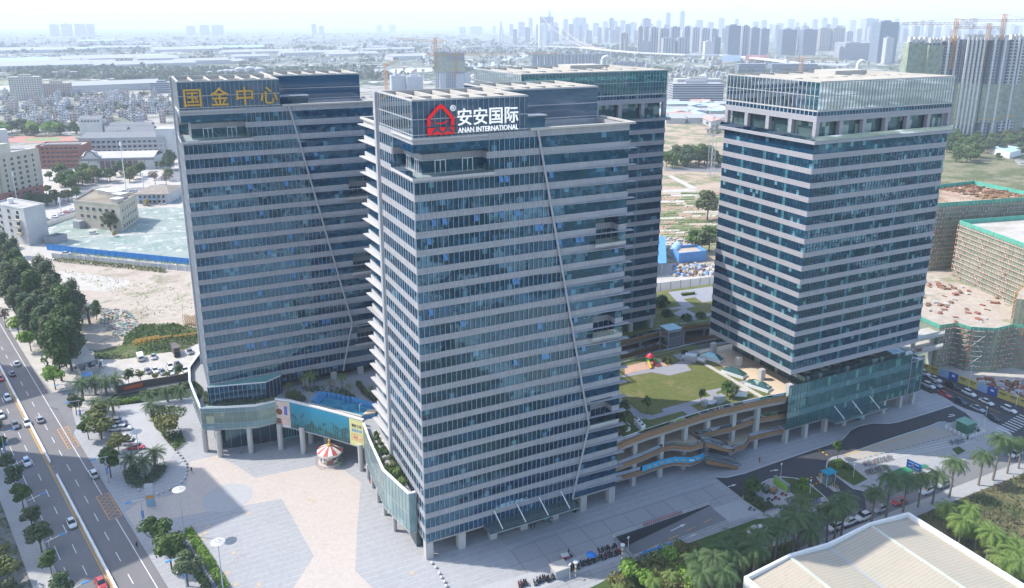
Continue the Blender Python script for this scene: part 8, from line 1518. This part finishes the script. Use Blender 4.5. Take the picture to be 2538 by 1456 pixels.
# suspension bridge, viaduct, cable-stayed pylon
p = A(1352, 122); dist = (p-Vector((CX, CY, CZ))).dot(_f); k = dist/FPX; t = thing('suspension_bridge', 'pale suspension bridge tower with red tinted cables over the river', 'bridge', (p.x, p.y, 0)); H = topz(1352, 41, p); BRW = M('bridge_white', (.62, .62, .62), .7); rx = Vector((_r.x, _r.y, 0)).normalized()
for dx in (-15, 0, 15): q = p+rx*dx*k; MB().box(q.x-4.5, q.y-4.5, 0, q.x+4.5, q.y+4.5, H, BRW).build('tower_leg', t)
b = MB(); q0, q1 = p-rx*16*k, p+rx*16*k; b.wall([(q0.x, q0.y), (q1.x, q1.y)], 9, H*.80, H, M('bridge_crown', (.42, .44, .50), .7)).build('cross_beam', t)
b = MB(); e = A(1480, 127)
for s in (-14, 14):
    pts = []
    for i in range(11): u = i/10; q = (p+rx*s*k).lerp(e+rx*s*k*.5, u); pts.append((q.x, q.y, H*(1-u)**2*.96+14))
    b.path(pts, 2.0, M('cable_red', (.55, .40, .38), .7), 5)
b.build('cable', t)
t = thing('viaduct', 'long pale elevated road on piers curving from the bridge to the right', 'viaduct', (*A(1500, 133).xy, 0)); vp = [A(x, y) for x, y in ((1150, 124), (1268, 122), (1352, 123), (1440, 126), (1500, 133), (1580, 141), (1700, 147), (1790, 148), (1900, 160), (1980, 172), (2100, 176))]; vz = 13
b = MB(); b.wall([(q.x, q.y) for q in vp], 26, vz, vz+4, M('viaduct_concrete', (.52, .52, .51), .8)); b.build('deck', t); b = MB()
for x, y, a in along([(q.x, q.y) for q in vp], 60): b.obox(x, y, 0, 5, 14, vz, a, MATS['viaduct_concrete'])
b.build('pier', t)
p = A(1241, 103); H = topz(1241, 50, p); t = thing('bridge_pylon', 'slender white A-shaped bridge pylon far away on the horizon', 'bridge pylon', (p.x, p.y, 0)); q = rx*5*(p-Vector((CX, CY, CZ))).dot(_f)/FPX
for s in (-1, 1): MB().path([(p.x+q.x*s, p.y+q.y*s, 0), (p.x+q.x*s*.5, p.y+q.y*s*.5, H*.6), (p.x, p.y, H)], [9, 7, 4], BRW, 5).build('leg', t)
for x0, x1, yt, c, l in ((1788, 1834, 140, (.35, .45, .60), 'pale blue and white billboard strip at the viaduct'), (1846, 1904, 143, (.60, .25, .25), 'red billboard strip behind the free-standing tower')): 
    p, q = A(x0, 156), A(x1, 157); o = MB().wall([(p.x, p.y), (q.x, q.y)], 3, 6, 24, M('billboard_'+l[:4].strip(), c, .6)).build('billboard'); tag(o, l, 'billboard')
# middle distance: factory, sheds, village, far factories
farb(1655, 1802, 207, 252, FB_, (.40, .41, .43), 'long grey factory with five rows of dark windows between the towers', dep=.35, name='factory_building', cat='factory', rot=.42); farb(1668, 1800, 196, 215, FW, (.45, .44, .42), 'second grey factory roof behind the long grey one', dep=.4, name='factory_building', cat='factory', rot=.42); farb(1824, 1900, 158, 180, FB_, WD_, 'dark glazed block right behind the roof of the free-standing tower', dep=.5, rot=.42, cap=False); farb(1902, 2034, 158, 178, FB_, WD_, 'long dark glazed block over the roof of the free-standing tower', dep=.3, rot=.42, cap=False)
rd = random.Random(31)
def shed(px, py, L, D, H, a, roof, label, group, name='shed', cat='shed'):
    p = A(px, py); o = bpy.data.objects.new(name, MB().box(-L/2, -D/2, -.3, L/2, D/2, H, M('shed_wall', (.42, .42, .41), .8)).add([(-L/2-1, -D/2-1, H), (L/2+1, -D/2-1, H), (L/2+1, 0, H+D*.12), (-L/2-1, 0, H+D*.12), (L/2+1, D/2+1, H), (-L/2-1, D/2+1, H)], [(0, 1, 2, 3), (3, 2, 4, 5), (0, 3, 5), (1, 4, 2)], roof).mesh(name)); COL.objects.link(o); o.location = (p.x, p.y, 0); o.rotation_euler = (0, 0, a); tag(o, label, cat, group)
SHW = M('white_sheet_roof', (.38, .38, .38), .6, .3, var=.08); SHB = M('pale_blue_roof', (.38, .50, .60), .6, .3, var=.1); SHR = M('pale_red_roof', (.46, .30, .25), .7, .2, var=.15)
for i in range(26): shed(rd.uniform(1650, 1800), rd.uniform(254, 310), rd.uniform(22, 48), rd.uniform(14, 24), 6, -.4+rd.choice((0, 1.57)), (SHW, SHB, SHW, SHR)[i % 4], 'low shed in the cluster below the long grey factory', 'sheds below the grey factory')
for i in range(52): farb(*(lambda x, w_: (x, x+w_))(rd.uniform(1655, 1810), rd.uniform(6, 12)), *(lambda y: (y-rd.uniform(5, 11), y))(rd.uniform(170, 198)), FW, (WA, WC, WE, WA)[i % 4], 'small pale house in the dense quarter left of the free-standing tower roof', 'dense quarter houses', name='house', cat='house')
for i in range(52): farb(*(lambda x, w_: (x, x+w_))(rd.uniform(1500, 2240), rd.uniform(6, 14)), *(lambda y: (y-rd.uniform(5, 12), y))(rd.uniform(142, 178)), FW, (WA, WC, WE, WA)[i % 4], 'small house or shop among the low roofs under the right skyline', 'low roofs under the right skyline', name='house', cat='house')
FARH = [M('far_house_%s' % n, c, .85, .2, var=.25, scale=.05) for n, c in (('white', WA), ('cream', WC), ('pink', WE), ('red', (.42, .24, .20)))]; dh = MB()
for i in range(90): farb(*(lambda x, w_: (x, x+w_))(rd.uniform(915, 1260), rd.uniform(4, 9)), *(lambda y: (y-rd.uniform(3, 6), y))(rd.uniform(168, 205)), FARH[(3, 2, 3, 0)[i % 4]], 0, '', into=dh)
for i in range(260): farb(*(lambda x, w_: (x, x+w_))(rd.uniform(600, 1300), rd.uniform(4, 12)), *(lambda y: (y-rd.uniform(4, 8), y))(rd.uniform(112, 160)), FARH[i % 3], 0, '', into=dh)
for i in range(170): farb(*(lambda x, w_: (x, x+w_))(rd.uniform(0, 660), rd.uniform(4, 11)), *(lambda y: (y-rd.uniform(3, 6), y))(rd.uniform(100, 158)), FARH[i % 3], 0, '', into=dh)
o = dh.build('distant_houses', None, 'stuff'); o['label'] = 'tiny houses of the town across the river, too far off to tell apart'
vil = [(0, 232), (445, 238), (448, 300), (360, 310), (205, 300), (190, 330), (0, 322)]; k = 0
while k < 190:
    px, py = rd.uniform(0, 450), rd.uniform(228, 335)
    if not inside((px, py), vil): continue
    k += 1; w_ = rd.uniform(9, 17)*(py/280); c = (WA, WC, WE, WA, WB_, (.42, .36, .34))[rd.randrange(6)]; h = rd.uniform(11, 24)*(py/290); farb(px, px+w_, py-h, py, FW, c, 'plain pale house in the dense old village left of the left tower', 'old village houses', rot=.25+rd.choice((0, 0, .12)), dep=rd.uniform(.8, 1.3), name='house', cat='house')
for a, b2, t0_, t1_, m, c, l in ((28, 104, 190, 248, FW, (.50, .47, .40), 'tall cream slab block standing above the village'), (104, 176, 206, 240, FW, WE, 'pink block beside the tall cream slab'), (372, 432, 204, 230, FB_, WB_, 'grey school-like block at the left tower edge'), (176, 192, 222, 240, FW, WB_, 'grey block right of the pink one'), (125, 190, 178, 190, FB_, WC, 'long low pinkish block before the river')): farb(a, b2, t0_, t1_, m, c, l, rot=.15, dep=.5)
for i, (px, py, L, D) in enumerate(((25, 158, 190, 90), (62, 168, 150, 70), (110, 170, 210, 90), (160, 152, 200, 70), (200, 166, 170, 80), (258, 152, 230, 80), (290, 165, 160, 70), (330, 149, 190, 80), (388, 152, 120, 70), (330, 142, 220, 40), (420, 163, 130, 60), (280, 222, 150, 46), (220, 218, 90, 40), (470, 126, 300, 80), (560, 123, 330, 70), (600, 132, 160, 70), (620, 145, 120, 50), (500, 158, 150, 50), (540, 157, 140, 50), (300, 121, 260, 60), (60, 130, 380, 90), (150, 125, 260, 60), (700, 131, 240, 60), (780, 136, 260, 60), (900, 120, 240, 50), (960, 126, 260, 50), (1010, 146, 140, 60), (870, 137, 200, 60), (250, 104, 260, 60), (820, 83, 500, 90))):
    shed(px, py, L, D, 7+i % 3*2, .18, SHW if i % 7 else SHB, 'long white roofed factory shed on the hazy plain beyond the river', 'white factory sheds of the plain', 'factory_shed', 'factory')
for i, px in enumerate((521, 548, 562, 577, 596, 621, 644)):
    p = A(px, 187); R = (6.5, 8, 9, 9, 12, 13, 12)[i]*1.0; t = bpy.data.objects.new('storage_tank', MB().lathe((0, 0, 0), [(R, 0), (R, R*1.35), (R*.5, R*1.6), (.1, R*1.66)], SHW, 20).mesh('storage_tank')); COL.objects.link(t); t.location = (p.x, p.y, -.2); tag(t, nth(i)+' white storage tank from the left above the golden letters', 'storage tank', 'white storage tanks')
wr = NT('river_water'); wr.set((.30, .32, .33), .12, .5); lay('river', [A(x, y).xy for x, y in ((-300, 212), (60, 211), (180, 208), (370, 207), (640, 196), (920, 172), (1100, 166), (1240, 150), (1270, 128), (1460, 127), (1470, 138), (1300, 142), (1250, 158), (1120, 174), (930, 184), (640, 207), (380, 219), (180, 220), (-300, 224))], -.26, wr.mat)
lay('river_bank', [A(x, y).xy for x, y in ((-300, 197), (180, 200), (430, 196), (430, 203), (180, 207), (-300, 208))], -.25, soil('bank_grass', ((.18, .24, .11), (.24, .28, .15), (.30, .28, .2)), .01)); lay('running_track', [A(x, y).xy for x, y in ((0, 338), (120, 334), (185, 338), (190, 347), (130, 352), (0, 352))], -.24, M('track_red', (.42, .22, .18), .9, .1)); lay('playing_field', [A(x, y).xy for x, y in ((70, 341), (150, 339), (150, 347), (60, 348))], -.23, M('field_green', (.22, .30, .14), .9, .1))
# woods of the plain: far masses nobody could count
rd = random.Random(41); b = MB(); fm = [leaf_mat('far_leaf', (.045, .068, .038), (.075, .10, .052), (.09, .105, .06)), leaf_mat('far_leaf_light', (.06, .09, .04), (.09, .12, .05), (.10, .12, .06))]
def woods(px0, px1, py0, py1, n, s, dens=.0):
    for i in range(n):
        px, py = rd.uniform(px0, px1), py0+(py1-py0)*rd.random()**.8; p = A(px, py)
        if noise.noise(Vector((p.x*.004, p.y*.004, 3))) < dens: continue
        for j in range(7):
            c = Vector((p.x+rd.gauss(0, s*.9), p.y+rd.gauss(0, s*.9), rd.uniform(1, s*1.1))); nr = Vector((rd.gauss(0, 1), rd.gauss(0, 1), rd.gauss(.6, .8))).normalized(); e1 = nr.orthogonal().normalized()*s*rd.uniform(.4, .8); e2 = nr.cross(e1)*rd.uniform(.6, 1); b.add([c-e1, c-e2, c+e1, c+e2], [(0, 1, 2, 3)], fm[0 if rd.random() < .75 else 1])
woods(-20, 1300, 78, 135, 1100, 13, .05); woods(-20, 1300, 135, 200, 620, 9, .05); woods(40, 760, 172, 196, 420, 8, -.3); woods(1300, 1640, 92, 145, 350, 11); woods(1500, 2260, 150, 182, 330, 7, .0); woods(0, 448, 225, 330, 260, 5, .0); woods(1640, 1800, 290, 330, 80, 4, .0)
o = b.build('far_woodland', None, 'stuff'); o['label'] = 'blue hazed groves scattered over the far plain'
grove([tuple(A(x, y).xy) for x, y in ((0, 322), (190, 326), (190, 336), (0, 340))], ('far0', 'far1', 'lime0'), 26, 'tree in the row along the running track', 'trees along the running track', (1.2, 1.9), seed=14)
grove([tuple(A(x, y).xy) for x, y in ((2340, 352), (2560, 338), (2560, 372), (2480, 400), (2380, 410), (2335, 390))], ('far0', 'far1', 'broad2', 'broad0'), 60, 'bushy tree in the rough plots behind the construction site', 'trees in the rough plots at right', (.9, 1.7), seed=15)
b = MB(); P = [A(x, y) for x, y in ((2450, 378), (2490, 372), (2540, 380), (2500, 392))]; tag(MB().prism(xy(P), -.3, 5, WHITE, SHB).build('plot_shed'), 'blue and white roofed shed among the trees at the right edge', 'shed')
# ------------------------------------------------------------------ air
def air(dens):
    m = bpy.data.materials.new('haze'); m.use_nodes = True; t = m.node_tree; t.nodes.clear()
    o = t.nodes.new('ShaderNodeOutputMaterial'); v = t.nodes.new('ShaderNodeVolumePrincipled')
    v.inputs['Color'].default_value = (.80, .88, 1.0, 1); v.inputs['Density'].default_value = dens; v.inputs['Anisotropy'].default_value = 0.0
    t.links.new(v.outputs[0], o.inputs['Volume'])
    h = MB().box(-13000, -1500, -1.3, 16000, 17000, 330, m).build('haze'); h['kind'] = 'stuff'; h['label'] = 'pale blue daytime haze over the whole city'
air(1.35e-4)
